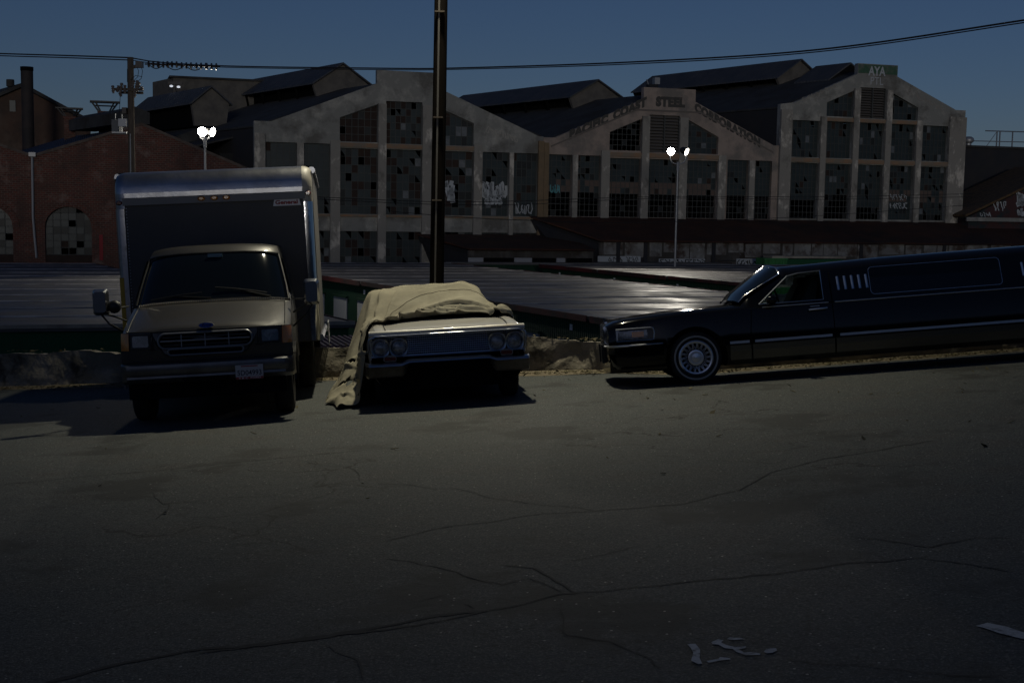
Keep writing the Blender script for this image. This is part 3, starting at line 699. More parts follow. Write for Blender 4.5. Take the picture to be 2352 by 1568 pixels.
g=MB(); g.lathe([(.01,h),(r*.95,h),(r,h*.88),(r,h*.5),(r*.5,h*.42),(r*.45,0)],16); g.build('drum',M['roofd'],t,smooth=True)
for (x0,x1,yt,c0,c1,yc,yb,k,lab) in ((204,273,235,226,257,256,300,12,'tall canopy-topped brick flue beside the utility pole'),(128,191,250,147,173,268,305,14,'lower canopy-topped brick flue in front of the rusty gable')):
    a=pl(c0,yc,k);b=pl(c1,yb,k); tl=pl(x0,yt,k); tr=pl(x1,yt,k)
    t=thing('brick_flue',lab,'flue',FO+EN*k+E1*((a[0]+b[0])/2)+Vector((0,0,b[1])),A18,'canopied brick flues on the workshop roof'); w_=(b[0]-a[0])/2; hc=a[1]-b[1]; W_=(tr[0]-tl[0])/2; ht=tl[1]-b[1]
    g=MB(); g.box((-w_,-w_,-1.2),(w_,w_,hc-.15)); g.box((-w_*1.15,-w_*1.15,hc-.149),(w_*1.15,w_*1.15,hc)); g.build('flue_stack',M['brick'],t)
    g=MB()
    for sx_ in (-1,1):
        for fr in (1,.7):
            for yy in (-w_*.8,w_*.8): g.tube([(sx_*w_*.95*fr,yy,hc),(sx_*W_*.85*fr,yy,ht)],.05,5)
    g.tube([(-W_*.65,-w_*.8,hc+(ht-hc)*.6),(W_*.65,-w_*.8,hc+(ht-hc)*.6)],.05,5)
    g.build('canopy_legs',M['lampblk'],t)
    g=MB(); g.box((-W_,-w_*1.3,ht),(W_,w_*1.3,ht+.1)); g.build('canopy',M['lampblk'],t)
# far dim hall behind the brick works
rt=back_thing('dim_hall','distant grey hall with roof monitor between the utility pole and the left hall','industrial hall',10)
k=10; a=pl(483,197,k); ap=Vector((a[0],0,H(a[1]))); 
bl=pl(435,236,k); 
f=MB(); wt=abs(bl[0]-a[0]); ze=H(bl[1]); pf=[(-wt*.75,0,ze-1.6),(wt*.75,0,ze-1.6),(wt-.15,0,ze),(0,0,ap.z-.05),(-wt+.15,0,ze)]
ox=Vector((a[0],0,0)); f.prism([Vector(p)+ox for p in pf],SK*.3); 
f.build('monitor_gable',M['monface'],rt)
f=MB(); f.prism([Vector((-wt*.5,0,ze-1.6))+ox+SK*.2,Vector((wt*.5,0,ze-1.6))+ox+SK*.2,Vector((wt*.5,0,ze+.3))+ox+SK*.2,Vector((-wt*.5,0,ze+.3))+ox+SK*.2],SK*13); f.build('vent_louvres',M['black'],rt)
f=MB()
for sx_ in (-1,1):
    A=Vector((sx_*wt,0,ze))+ox-SK*.3; Bq=Vector((0,0,ap.z))+ox-SK*.3; f.prism([A,Bq,Bq-Vector((0,0,.12)),A-Vector((0,0,.12))],SK*14)
f.build('monitor_roof',M['roofl'],rt)
f=MB(); hw=9; P=[Vector((-hw,0,0)),Vector((hw,0,0)),Vector((hw,0,ze-1.7-hw*.36)),Vector((0,0,ze-1.5)),Vector((-hw,0,ze-1.7-hw*.36))]; f.prism([p+ox+SK*.4 for p in P],SK*13.4); f.build('roof',M['roofd'],rt)
k=22; a=pl(491,183,k); b=pl(398,200,k); c=pl(553,187,k)
rt=back_thing('flat_roof_block','pale flat-roofed block rising behind the distant grey hall','building',k)
g=MB(); g.prism([Vector((b[0],0,0)),Vector((a[0]+8,0,0)),Vector((a[0]+8,0,H(a[1]))),Vector((b[0],0,H(a[1])))],SK*5); g.build('wall',M['monface'],rt)
g=MB(); g.box((b[0]-.3,-.2,H(a[1])),(a[0]+8.2,5.3,H(a[1])+.15)); g.build('roof',M['roofd'],rt)
# two little security lamps on its corner
# side annex between brick works and left hall: dark sheet shed
rt=back_thing('sheet_annex','dark sheet-metal annex squeezed between brick workshop and left hall','shed',4)
a=pl(470,385,4); b=pl(585,345,4)
g=MB(); g.box((-19.6,0,0),(-17.9,9,H(5.0))); g.build('wall',mat('dark_corrugated',(.045,.046,.045),.85,0,(.03,.03,.03),1,wave=('X',8,.03)),rt)
g=MB(); g.prism([Vector((-22.5,-.1,H(5.0))),Vector((-17.6,-.1,H(6.3))),Vector((-17.6,-.1,H(6.42))),Vector((-22.5,-.1,H(5.12)))],SK*14); g.build('roof',M['roofd'],rt)
g=MB()
for i,(x,y,x2,y2) in enumerate(((520,372,560,340),(548,350,575,366),(600,300,622,318),(650,296,665,285))):
    p=pl(x,y,3.8);p2=pl(x2,y2,3.8)
# ================================================================ lean-to sheds in front
def shed(name,label,s0,s1,kf,zt,ze,top_in=.0,hip=0):
    t=thing(name,label,'shed',fac(s0,kf,ZF),A18); w_=s1-s0; d=-kf-.05
    g=MB(); P=[Vector((0,-.35,H(ze)-.05)),Vector((w_,-.35,H(ze)-.05)),Vector((w_,d,H(zt))),Vector((-hip,d,H(zt)))]
    g.prism(P,(0,0,.1)); g.build('roof',M['rust'],t)
    g=MB(); g.box((0,0,0),(w_,.2,H(ze)-.1)); g.build('front_wall',M['corr'],t)
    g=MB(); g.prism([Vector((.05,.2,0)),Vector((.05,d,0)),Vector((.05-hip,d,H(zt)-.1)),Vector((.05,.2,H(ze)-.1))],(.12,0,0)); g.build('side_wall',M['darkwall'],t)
    return t
sb=shed('rusty_lean_to','long rust-red lean-to roof running below the lettered and tall halls',4.4,46,-5,1.02,-.42,hip=3.3)
K=-5
def onw(x,y,kk=K): a=pl(x,y,kk); return a
# irregular patched sheets, door openings, graffiti on its wall
g=MB()
rr=random.Random(11); x=.3
while x<41:
    w_=rr.uniform(.8,2.2); h0=H(-1.35)+rr.uniform(-.25,.2); g.box((x,-.05-.01*rr.random(),h0),(x+w_*.96,-.01,H(-.5)+rr.uniform(-.06,.02))); x+=w_*rr.uniform(1,1.15)
g.build('patched_sheets',mat('whitish_corroded_sheet',(.27,.265,.25),.75,0,(.09,.06,.045),1.0,wave=('X',9,.02),col3=(.38,.38,.37),scale3=1.4,mix=(.45,.6)),sb)
g=MB()
for a,b,c,d in ((4.9-4.4,3.3,-4.8,-1.5),(8.8,19.8,-1.75,-1.68)): g.box((a,-.04,H(c)),(b,-.008,H(d)))
for x in (1.2,3.2,8.3,20,27,33): g.box((x,-.12,0),(x+.28,-.06,H(-.45)))
g.build('door_frames',M['darkwall'],sb)
g=MB(); a=onw(1372,594); b=onw(1470,607); g.box((a[0]-4.4,-.08,H(b[1])-.3),(b[0]-4.4,-.055,H(a[1])+.18)); a=onw(1512,600);b=onw(1618,612); g.box((a[0]-4.4,-.08,H(b[1])-.3),(b[0]-4.4,-.055,H(a[1])+.18)); a=onw(1690,600);b=onw(1748,612); g.box((a[0]-4.4,-.08,H(b[1])-.3),(b[0]-4.4,-.055,H(a[1])+.18))
o=g.build('graffiti_panel',M['graf'],sb)
g=MB()
for (x0,x1,y0,y1,st,lw,sd) in ((1395,1430,594,606,5,.045,1),(1436,1465,594,606,4,.045,2),(1515,1618,600,612,11,.07,3),(1690,1748,601,612,6,.07,4)):
    a=onw(x0,y1);b=onw(x1,y0); squig(g,lambda u,v:(a[0]-4.4+u,-.088,H(a[1])+v+.12),b[0]-a[0],b[1]-a[1],st,lw,0,sd)
g.build('graffiti',M['grafb'],sb)
g=MB(); a=onw(1695,587);b=onw(1745,577); squig(g,lambda u,v:(a[0]-4.4+u,-.13,H(a[1])+v),b[0]-a[0],b[1]-a[1],6,.05,0,12); g.build('graffiti',mat('faint_graffiti',(.16,.15,.15),.9),sb)
a=onw(1036,551,-5); b=onw(1082,579,-6)
sc=shed('small_lean_to','small rust-roofed lean-to with pale base wall, below the left hall',-5.0,3.6,-6.0,-.28,-1.0,hip=1.9)
g=MB()
for x,w_ in ((.0,1.0),(3.1,1.2),(6.0,.6)): g.box((x,-.06,0),(x+w_,-.01,H(-1.55)))
g.build('pale_posts',mat('pale_plaster',(.3,.31,.33),.8),sc)
g=MB()
for x,w_ in ((1.05,2.0),(4.35,1.6),(6.7,1.8)): g.box((x,-.05,0),(x+w_,-.011,H(-1.55)))
g.build('opening',M['black'],sc)
# dark building + small painted gable on the far right
K=6
rt=back_thing('dark_warehouse','huge unlit dark warehouse beyond the tall hall at the right edge','warehouse',K)
a=pl(2205,338,K); g=MB(); g.box((a[0],0,0),(a[0]+26,30,H(a[1]))); g.build('wall',M['darkwall'],rt)
g=MB(); g.box((a[0]-.1,-.15,H(a[1])),(a[0]+26.2,30.1,H(a[1])+.18)); g.build('roof_edge',M['roofd'],rt)
c=pl(2238,328,K); t=thing('turbine_vent','silvery turbine ventilator ball on the dark warehouse roof','ventilator',FO+EN*(K+.8)+E1*c[0]+Vector((0,0,a[1]+.15)),A18)
g=MB(); g.lathe([(.01,.8),(.25,.78),(.42,.66),(.47,.5),(.42,.34),(.26,.24),(.26,0)],20); g.build('drum',M['steel'],t,smooth=True)
rt2=thing('roof_gantry','pale steel railing gantry on the dark warehouse roof','gantry',FO+EN*(K+2)+Vector((0,0,a[1])),A18)
g=MB(); c0=pl(2290,310,K+2)[0]; z1=pl(2320,303,K+2)[1]-a[1]
g.tube([(c0-1.2,0,z1),(c0+9,0,z1+.1)],.05,5); g.tube([(c0-3,0,z1-.9),(c0+9,0,z1-.75)],.04,5); g.build('rail',M['steel'],rt2)
g=MB()
for x in (c0,c0+.3,c0+1.6,c0+3,c0+5): g.tube([(x,0,0),(x,0,z1)],.06,5)
g.tube([(c0-1,0,.3),(c0,0,z1)],.03,4); g.build('post',M['steel'],rt2)
K=-1.5
rt=back_thing('painted_gable_hut','low gabled hut with graffiti-covered face at the right edge','hut',K)
a=pl(2212,498,K);b=pl(2352,432,K); sl_=(b[1]-a[1])/(b[0]-a[0]); pk=b[0]+4
g=MB(); g.prism([Vector((a[0]+.5,0,0)),Vector((pk*2-a[0],0,0)),Vector((pk*2-a[0],0,H(a[1]))),Vector((pk,0,H(a[1]+sl_*(pk-a[0]))-.1)),Vector((a[0]+.5,0,H(a[1])))],(0,6,0)); g.build('wall',mat('dark_reddish_paint',(.06,.025,.025),.9,0,(.02,.03,.035),.9,mix=(.45,.55)),rt)
g=MB()
A_=Vector((a[0],-.3,H(a[1])));B_=Vector((pk,-.3,H(a[1]+sl_*(pk-a[0]))));C_=Vector((2*pk-a[0],-.3,H(a[1])))
for p,q_ in ((A_,B_),(C_,B_)): g.prism([p,q_,q_+Vector((0,0,.18)),p+Vector((0,0,.18))],(0,6.4,0))
g.build('roof',mat('rusty_roof_edge',(.12,.07,.03),.9,0,(.05,.035,.02),3),rt)
g=MB(); g.box((a[0],-.5,H(a[1])-.32),(pk*2-a[0],-.35,H(a[1])-.02)); g.build('fascia',M['conc'],rt)
g=MB()
for (x0,x1,y0,y1,st,lw,sd) in ((2250,2278,497,488,4,.06,21),(2280,2312,485,463,4,.08,22),(2335,2352,495,478,3,.16,23),(2336,2352,474,445,3,.4,24)):
    p=pl(x0,y0,K);q_=pl(x1,y1,K); squig(g,lambda u,v:(p[0]+u,-.02,H(p[1])+v),q_[0]-p[0],q_[1]-p[1],st,lw,0,sd)
g.build('graffiti',M['graf'],rt)
# AC unit beside the lettering ridge
k=1.2; a=pl(1498,190,k)
t=thing('rooftop_fan_unit','boxy fan unit standing behind the raised parapet of the lettered hall','roof unit',FO+EN*k+E1*a[0]+Vector((0,0,9.9)),A18)
g=MB(); g.box((-.35,-.3,.2),(.35,.3,.75)); g.build('housing',M['darkwall'],t); g=MB(); g.box((.1,-.25,.78),(.5,.2,1.25)); g.tube([(-.3,0,.75),(-.45,0,1.1)],.04,5); g.build('hood',M['steel'],t)
# ================================================================ storage yard
KF=FO.dot(EN)
EB=Vector((-math.sin(R_(29)),math.cos(R_(29)),0))
ZR=-1.85
M['roofm']=mat('weathered_flat_roof',(.085,.083,.082),.36,0,(.12,.115,.11),.5,.02,1.1,spec=.5,rvar=(.55,.40,.75),col3=(.06,.058,.058),scale3=.22,mix=(.45,.7))
M['seam']=mat('roof_seam',(.50,.47,.44),.6,0,(.2,.19,.18),1.1,mix=(.42,.6))
M['patch']=mat('pale_roof_patch',(.3,.3,.3),.5,0,(.14,.14,.14),1.4,mix=(.45,.6))
def storage(name,label,N0,wE,tB,zr,seam=3.05,doors=True,wallm=None,seedv=1):
    root=thing(name,label,'storage building',(N0.x,N0.y,ZF)); h=zr-ZF; r=random.Random(seedv)
    a=Vector((0,0,h)); b=E1*wE+a; c=b+EB*tB; d=a+EB*tB
    g=MB(); g.prism([a-Vector((0,0,.15)),b-Vector((0,0,.15)),c-Vector((0,0,.15)),d-Vector((0,0,.15))],(0,0,.15))
    n=int(tB/seam)
    for i in range(1,n+1):
        t=i*tB/n; p=a+EB*t; q_=b+EB*t; e=EB*.20
        segs=int(wE/1.5)
        rows=[]
        for s_ in range(segs+1):
            o=p.lerp(q_,s_/segs); w_=.35+1.1*abs(NZ.noise(o*.45+Vector((0,0,seedv)))); rows.append([o-e*w_+Vector((0,0,.006)),o+Vector((0,0,.035)),o+e*w_*1.4+Vector((0,0,.006))])
        g.grid(rows,1)
    for i in range(int(wE*tB/70)):
        o=a+E1*r.uniform(.5,wE-2.5)+EB*(int(r.uniform(1,n))*tB/n+.12); L_=r.uniform(.6,2.6); w_=r.uniform(.1,.45); nn=7
        up=Vector((0,0,.012)); g.grid([[o+E1*(L_*q/nn)+up for q in range(nn+1)],[o+E1*(L_*q/nn)+EB*(w_*(.3+r.random())*math.sin(math.pi*(q+.3)/(nn+.6)))+up for q in range(nn+1)]],2)
    g.build('roof',[M['roofm'],M['seam'],M['patch']],root,smooth=30)
    wm=wallm or M['green']
    g=MB(); i_=E1*.12+EB*.05
    P=[Vector((0,0,0)),E1*wE,E1*wE+EB*tB,EB*tB]; ins=[P[0]+E1*.15+EB*.1,P[1]-E1*.15+EB*.1,P[2]-E1*.15-EB*.1,P[3]+E1*.15-EB*.1]
    g.prism([p for p in ins],(0,0,h-.16)); g.build('wall',wm,root)
    for p,q_,o in ((a,d,-E1),(b,c,E1)):
        g=MB(); segs=max(2,int(tB/6)); 
        for s_ in range(segs):
            x=p.lerp(q_,(s_+.02)/segs); y=p.lerp(q_,(s_+.98)/segs); o2=o*r.uniform(.03,.12); dz=Vector((0,0,r.uniform(.14,.24)))
            g.prism([x+o2+Vector((0,0,.03)),y+o2+Vector((0,0,.03)),y+o2-dz,x+o2-dz],o*.03)
        g.build('eave_trim',M['redt'],root)
    if doors:
        n=int(tB/3.05); 
        for i in range(n):
            t=1.0+i*3.05
            if t+2>tB: break
            p=EB*t+E1*.15
            g=MB(); g.prism([p+Vector((0,0,.02)),p+EB*1.7+Vector((0,0,.02)),p+EB*1.7+Vector((0,0,2.1)),p+Vector((0,0,2.1))],-E1*.04); dr=g.build('roller_door',M['door'],root)
            g=MB(); g.prism([p+EB*(-.1)+Vector((0,0,2.11)),p+EB*1.8+Vector((0,0,2.11)),p+EB*1.8+Vector((0,0,2.2)),p+EB*(-.1)+Vector((0,0,2.2))],-E1*.12); g.build('door_hood',M['green'],dr)
            if i%2==0:
                c_=p+EB*.85+Vector((0,0,2.42)); g=MB(); g.prism([c_,c_+EB*.16,c_+EB*.16+Vector((0,0,.2)),c_+Vector((0,0,.2))],-E1*.02); g.build('number_plate',M['white'],root)
    return root
def solve(p,q):   # p + w E1 + t EB = q
    d=q-p; det=E1.x*EB.y-E1.y*EB.x; return (d.x*EB.y-d.y*EB.x)/det,(E1.x*d.y-E1.y*d.x)/det
Lp=at_z(1144,694.6,ZR); N0=Lp-EB*13.0; Rp=at_z(1693.5,672.6,ZR); w_,_t=solve(N0,Rp)
tB=(78-N0.dot(EN))/EB.dot(EN)
ctr=storage('storage_row','widest flat-roofed green storage building in the middle of the yard',N0,w_,tB,ZR,seedv=1)
Ap=at_z(815,741,ZR); A0=Ap-E1*24; tA=(76-Ap.dot(EN))/EB.dot(EN)
blk=storage('storage_row','flat-roofed storage building behind the truck with a plain green end wall',A0,24,tA,ZR,doors=False,seedv=2,wallm=M['greenp'])
g=MB(); o=Vector((0,0,ZR-ZF)); g.prism([o-EB*.03+Vector((0,0,-.06)),o-EB*.03+E1*24+Vector((0,0,-.06)),o-EB*.03+E1*24+Vector((0,0,.05)),o-EB*.03+Vector((0,0,.05))],EB*.06); g.build('end_trim',M['creamt'],blk)
Tp=at_z(1724,652,ZR); T0=Tp-EB*14; tT=(77-T0.dot(EN))/EB.dot(EN)
storage('storage_row','flat-roofed green storage building behind the limousine windscreen',T0,20,tT,ZR,seedv=3)
D0=at_z(1050,607.5,ZR); D0=D0+EN*(79-D0.dot(EN))
storage('storage_row','narrow green storage building closing the far end of the yard',D0,20,1.4,ZR+.03,seam=9,doors=False,seedv=4)
# container with ribbed pink roof near the wall
c0=at_z(712,797,-1.95); t=thing('shipping_container','green container with faded red ribbed top just behind the low wall','container',(c0.x,c0.y,ZF),A18)
g=MB()
for i in range(40): g.box((-3+i*.16,0,2.86),(-3+i*.16+.08,2.6,2.93+.0))
g.box((-3,0,2.8),(3.3,2.6,2.87)); g.build('ribbed_roof',mat('faded_pink_roof',(.15,.06,.07),.7,0,(.22,.12,.12),1.5),t)
g=MB(); g.box((-3,0.02,0),(3.3,2.58,2.79)); g.build('wall',M['green'],t)
c0=at_z(1748,596,-1.0); d=74; c0=at_y(1756,593,88)
t=thing('green_skip','bright green ribbed skip with a pale sheeted top, right of the far lamp post','skip',(c0.x,c0.y,ZF),A18)
h=c0.z-ZF; 
g=MB(); g.box((0,0,1.0),(1.75,1.2,h)); g.build('body',M['greenl'],t)
g=MB()
for i in range(7): g.box((.03+i*.27,-.06,1.0),(.10+i*.27,-.002,h-.08))
g.box((-.03,-.07,h-.1),(1.78,-.003,h)); g.build('ribs',M['greenl'],t)
g=MB(); g.box((1.753,.1,1.0),(6.2,1.2,h-.06)); g.build('side',M['greenp'],t)
g=MB(); g.box((.6,.05,h+.002),(6.4,1.25,h+.15)); g.build('sheet',M['creamt'],t)
g=MB(); g.box((-.2,-.2,0),(6.5,1.3,.995)); g.build('dock',M['conc'],t)
# ================================================================ lamp posts
M['glow']=emis('lamp_glow',(1,.93,.80),260)
M['glow2']=emis('lamp_glow_dim',(1,.93,.80),25)
def head(root,at,aim,glow,r=.24,name='lamp_head'):
    at=Vector(at); d=Vector(aim).normalized(); q=d.to_track_quat('Z','Y').to_matrix()
    g=MB(); pr=[(.01,-.42),(.12,-.42),(.2,-.3),(r,0),(r*1.05,.06),(r*.96,.06),(r*.94,.0)]; g.lathe(pr,18)
    g.v=[tuple(q@Vector(v)+at) for v in g.v]; o=g.build(name,M['lampblk'],root,smooth=True)
    g=MB(); g.lathe([(.005,.03),(r*.5,.035),(r*.94,.02)],18); g.v=[tuple(q@Vector(v)+at) for v in g.v]; g.build('lamp_lens',glow,o)
    return o
def post(label,px,ytop,pyb,Y,heads,r=.085,hz=.78):
    a=at_y(px,ytop,Y); t=thing('lamp_post',label,'lamp post',(a.x,a.y,ZF),0,'twin floodlight posts in the storage yard'); h=a.z-ZF
    g=MB(); g.tube([(0,0,0),(0,0,h*.5),(0,0,h)],[r,r*.85,r*.65],10); g.build('pole',M['steel'],t,smooth=True)
    g=MB(); k_=hz/.78; g.tube([(-.5*k_,0,h+.55*k_),(-.5*k_,0,h+.35*k_),(-.4*k_,0,h+.12*k_),(-.2*k_,0,h+.02),(0,0,h),(.2*k_,0,h+.02),(.4*k_,0,h+.12*k_),(.5*k_,0,h+.35*k_),(.5*k_,0,h+.55*k_)],.04,7); g.tube([(0,0,h-.4),(0,0,h+.12)],.09,8); g.build('bracket',M['steel'],t,smooth=True)
    for x,aim,gl in heads: head(t,(x,0,h+hz),aim,gl)
    return a,h
aR,hR=post('slim galvanised post with two floodlights in front of the louvred gable',1557,377,0,81.5,((-.45,(-.25,-1,-.18),M['glow']),(.5,(.75,-.55,-.35),M['glow2'])))
aL,hL=post('galvanised post with two floodlights rising behind the box truck roof',470.5,321,0,66,((-.12,(.1,-1,-.2),M['glow']),(.36,(.95,-.35,-.25),M['glow'])),hz=.40)
lamp('floodlight_right','SPOT',aR+Vector((-.5,-.35,.72)),2200,(1,.93,.80),.3,aR+Vector((-10,-40,-10)),110)
lamp('floodlight_left','SPOT',aL+Vector((-.1,-.35,.36)),1100,(1,.93,.80),.3,aL+Vector((10,-40,-12)),110)
# ---- street light pole behind the covered car (its luminaire is above the frame)
pb=at_y(1003,655,21.6); pt=at_y(1013,0,21.6); 
t=thing('street_light_pole','dark wooden street light pole with a thin conduit, right behind the covered car','street light pole',(pb.x,pb.y,gz(pb.x,19.9)-.6))
zb=t.location.z; lean=(pt.x-pb.x)/(pt.z-pb.z)
def pp(z): return Vector(((z-pb.z)*lean,0,z-zb))
ht=8.9
g=MB(); g.tube([pp(zb),pp(3),pp(ht)],[.125,.115,.1],14); g.build('pole',M['polebrown'],t,smooth=True)
g=MB(); off=Vector((-.02,-.145,0)); g.tube([pp(z)+off for z in (zb,2,5,8.2)],.017,6); g.build('conduit',mat('conduit_grey',(.09,.085,.08),.8),t)
g=MB()
for y in (30,271,460): 
    z=at_y(1003,y,21.6).z; c=pp(z); g.box((-.09,-.18,-.012),(.07,-.1,.012),at=c)
g.build('conduit_clamp',M['wood'],t)
g=MB(); g.tube([pp(8.3),pp(8.6)+Vector((0,-.2,.1)),pp(8.7)+Vector((0,-.5,.2)),pp(8.7)+Vector((0,-.85,.2))],.03,8); g.build('arm',M['steel'],t,smooth=True)
lc=pp(8.7)+Vector((0,-.95,.2))
g=MB(); g.lathe([(.01,.1),(.1,.09),(.16,.04),(.17,-.02),(.15,-.03)],16,at=lc); g.build('lamp_housing',M['steel'],t,smooth=True)
M['sodium']=emis('street_lamp_glow',(1,.85,.58),30)
g=MB(); g.lathe([(.005,-.09),(.08,-.08),(.14,-.035)],16,at=lc); g.build('lamp_lens',M['sodium'],t)
lpos=Vector(t.location)+lc+Vector((0,0,-.16))
KEY=lamp('street_light','SPOT',lpos,3000,(1,.93,.70),.17,lpos+Vector((.09,-.25,-1)),111,1.0)
# ---- utility pole with its gear
U=63.; a=at_y(299.5,132,U); t=thing('utility_pole','weathered wooden utility pole with transformer boxes and insulators, left of the truck','utility pole',(a.x,a.y,ZF)); h=a.z-ZF
g=MB(); g.tube([(0,0,0),(0,0,h*.5),(0,0,h)],[.21,.18,.15],12); g.build('pole',M['wood'],t,smooth=True)
def up(x,y,dy=0): p=at_y(x,y,U); return Vector((p.x-a.x,dy,p.z-ZF))
g=MB(); c0,c1=up(262,276),up(278,304); g.box((c0.x,-.4,c1.z),(c1.x,.3,c0.z)); o=g.build('transformer',mat('ribbed_grey_box',(.2,.21,.22),.6,wave=('X',9,.03)),t)
g=MB(); c0,c1=up(278,274),up(296,292); g.box((c0.x,-.45,c1.z),(c1.x,.2,c0.z)); g.build('meter_box',mat('pale_grey_box',(.4,.42,.44),.6),t)
g=MB(); c0,c1=up(284,248),up(294,262); g.box((c0.x,-.3,c1.z),(c1.x,.2,c0.z)); g.build('junction_box',M['insul'],t)
g=MB(); c0,c1=up(264,304),up(297,308); g.box((c0.x,-.5,c1.z),(c1.x,.4,c0.z)); 
for x in (265,280,295): p=up(x,304); g.tube([p,up(x,262)],.02,5)
g.build('platform',M['steel'],t)
g=MB(); g.tube([up(302,308,-.2),up(303,400,-.2)],.03,6); g.build('conduit',M['steel'],t)
def crossarm(y,xl,xr,dy=-.2):
    g=MB(); p,q=up(xl,y,dy),up(xr,y,dy); g.box((p.x,dy-.06,p.z-.06),(q.x,dy+.06,p.z+.06)); return g.build('crossarm',M['wood'],t)
crossarm(206,266,332); crossarm(212,272,326,.2)
def cutout(x,y0,y1,dx=0):
    p,q=up(x,y0,-.3),up(x+dx,y1,-.3); g=MB(); n=7; pts=[p.lerp(q,i/n) for i in range(n+1)]; g.tube(pts,[.05,.09,.05,.09,.05,.09,.05,.05],7); g.build('insulator',mat('brown_porcelain',(.12,.10,.09),.5),t)
for x,y0,y1,dx in ((263,198,216,2),(272,206,213,4),(277,198,210,-2),(284,192,214,-3),(291,197,215,0),(312,186,203,-5),(320,186,206,-4),(324,190,212,-5),(328,200,210,3),(315,208,226,-2),(279,214,223,4)): cutout(x,y0,y1,dx)
g=MB(); 
for pts in (((280,216),(279,240),(277,262)),((316,150),(322,165),(320,178),(308,190)),((326,150),(331,165),(328,182),(318,190)),((303,185),(315,175),(330,178)),((296,160),(296,190))): g.tube([up(x,y,-.25) for x,y in pts],.014,5)
g.build('jumper_wires',M['wire'],t)
g=MB(); p,q=up(306,155,-.1),up(326,151,-.1); g.tube([p,q],.09,6); g.build('bracket_arm',M['wood'],t)
g=MB(); g.box((up(313,0).x,-.3,up(0,151).z),(up(327,0).x,.1,up(0,137).z)); g.build('switch_box',M['insul'],t)
# ---- overhead lines
def cable(name,label,pts,r,depth,group='overhead lines crossing the sky'):
    P=[]
    n=60; import bisect
    xs_=[p[0] for p in pts]
    for i in range(n+1):
        x=xs_[0]+(xs_[-1]-xs_[0])*i/n
        # smooth interpolation (Lagrange-free: catmull)
        j=max(0,min(len(pts)-2,bisect.bisect_right(xs_,x)-1)); p0=pts[max(j-1,0)];p1=pts[j];p2=pts[j+1];p3=pts[min(j+2,len(pts)-1)]
        u=(x-p1[0])/(p2[0]-p1[0]); m1=(p2[1]-p0[1])/(p2[0]-p0[0])*(p2[0]-p1[0]); m2=(p3[1]-p1[1])/(p3[0]-p1[0])*(p2[0]-p1[0])
        y=(2*u**3-3*u*u+1)*p1[1]+(u**3-2*u*u+u)*m1+(-2*u**3+3*u*u)*p2[1]+(u**3-u*u)*m2
        P.append(at_y(x,y,depth(x)))
    g=MB(); g.tube(P,[r*(q.y-0)/60 if False else r for q in P],5); o=g.build(name,M['wire'],smooth=True); return tag(o,label,'cable',group)
dR=lambda x:63-24*(x-305)/2050
cable('power_cable','thick upper cable rising to the top right of the sky',[(305,134),(360,143),(517,152),(866,157.2),(1022,157.5),(1493,141),(1898,112.6),(2352,47),(2500,22)],.030,dR)
cable('power_cable','thinner lower cable just under the thick one rising to the right',[(305,139),(360,147),(517,155),(866,160.5),(1022,160.5),(1493,145.5),(1898,117.5),(2352,52.5),(2500,28)],.020,dR)
dL=lambda x:63+4*(305-x)/305
cable('power_cable','upper cable from the left edge to the utility pole',[(-150,117),(0,123.5),(150,128),(300,133)],.035,dL)
cable('power_cable','lower cable from the left edge to the utility pole',[(-150,122),(0,128.5),(150,133),(300,138.5)],.028,dL)
for i,(pts,lab) in enumerate(((((720,452),(980,463),(1180,462),(1500,452),(1900,452),(2240,445)),'thin wire crossing the halls just above window-sill height'),(((720,457),(980,469),(1180,470),(1500,456),(1900,458),(2240,452)),'thin wire directly below the other thin wire across the halls'),(((900,486),(1060,499),(1180,505),(1400,512),(1800,500),(2240,470)),'thin wire sagging along the sills of the halls'))):
    cable('thin_wire',lab,pts,.016,lambda x:62+.012*(x-1176)+14*(x-700)/1500)
# insulator strings hanging in the line next to the pole
for i,(x,y,lab) in enumerate(((352,148,'nearest to the pole'),(375,149,'second from the pole'),(395,148.5,'third from the pole'),(428,151,'fourth from the pole'),(462,152,'fifth from the pole'),(486,153,'farthest from the pole'))):
    p=at_y(x,y,dR(x)-.05); t=thing('line_insulator','dark disc insulator on the line, '+lab,'insulator',p,0,'disc insulators on the line')
    g=MB()
    for q in (-.22,0,.22): g.lathe([(.02,q-.05),(.15,q-.02),(.16,q+.02),(.03,q+.05)],12,axis='X')
    g.build('discs',M['insul'],t)
    g=MB(); g.tube([(-.4,0,0),(.4,0,0)],.035,6); g.build('rod',M['insul'],t)
for i,(x0,x1,y0,lab) in enumerate(((340,378,147,'left'),(380,425,150,'middle'),(425,470,151,'right'))):
    pts=[at_y(x0+(x1-x0)*q/8,y0+11*math.sin(math.pi*q/8),dR(x0)) for q in range(9)]; g=MB(); g.tube(pts,.022,5); tag(g.build('jumper_loop',M['wire'],smooth=True),'slack black jumper loop hanging under the insulators, the %s one'%lab,'cable','jumper loops')
# small security lamps
p=at_y(690,194,0+95) if False else at_y(401,197,100)
t=thing('security_lamp','tiny twin lamps on the corner of the pale flat-roofed block','lamp',p)
g=MB(); g.lathe([(.01,.05),(.14,0),(.12,-.1)],10,at=(-.25,0,0)); g.lathe([(.01,.05),(.14,0),(.12,-.1)],10,at=(.3,0,-.05)); g.build('lamp_lens',emis('small_lamp_glow',(.85,.9,1),.6),t)
g=MB(); g.box((-.5,-.05,.1),(.6,.05,.3)); g.tube([(0,0,.2),(.3,.2,-1.4)],.05,5); g.build('bracket',M['insul'],t)
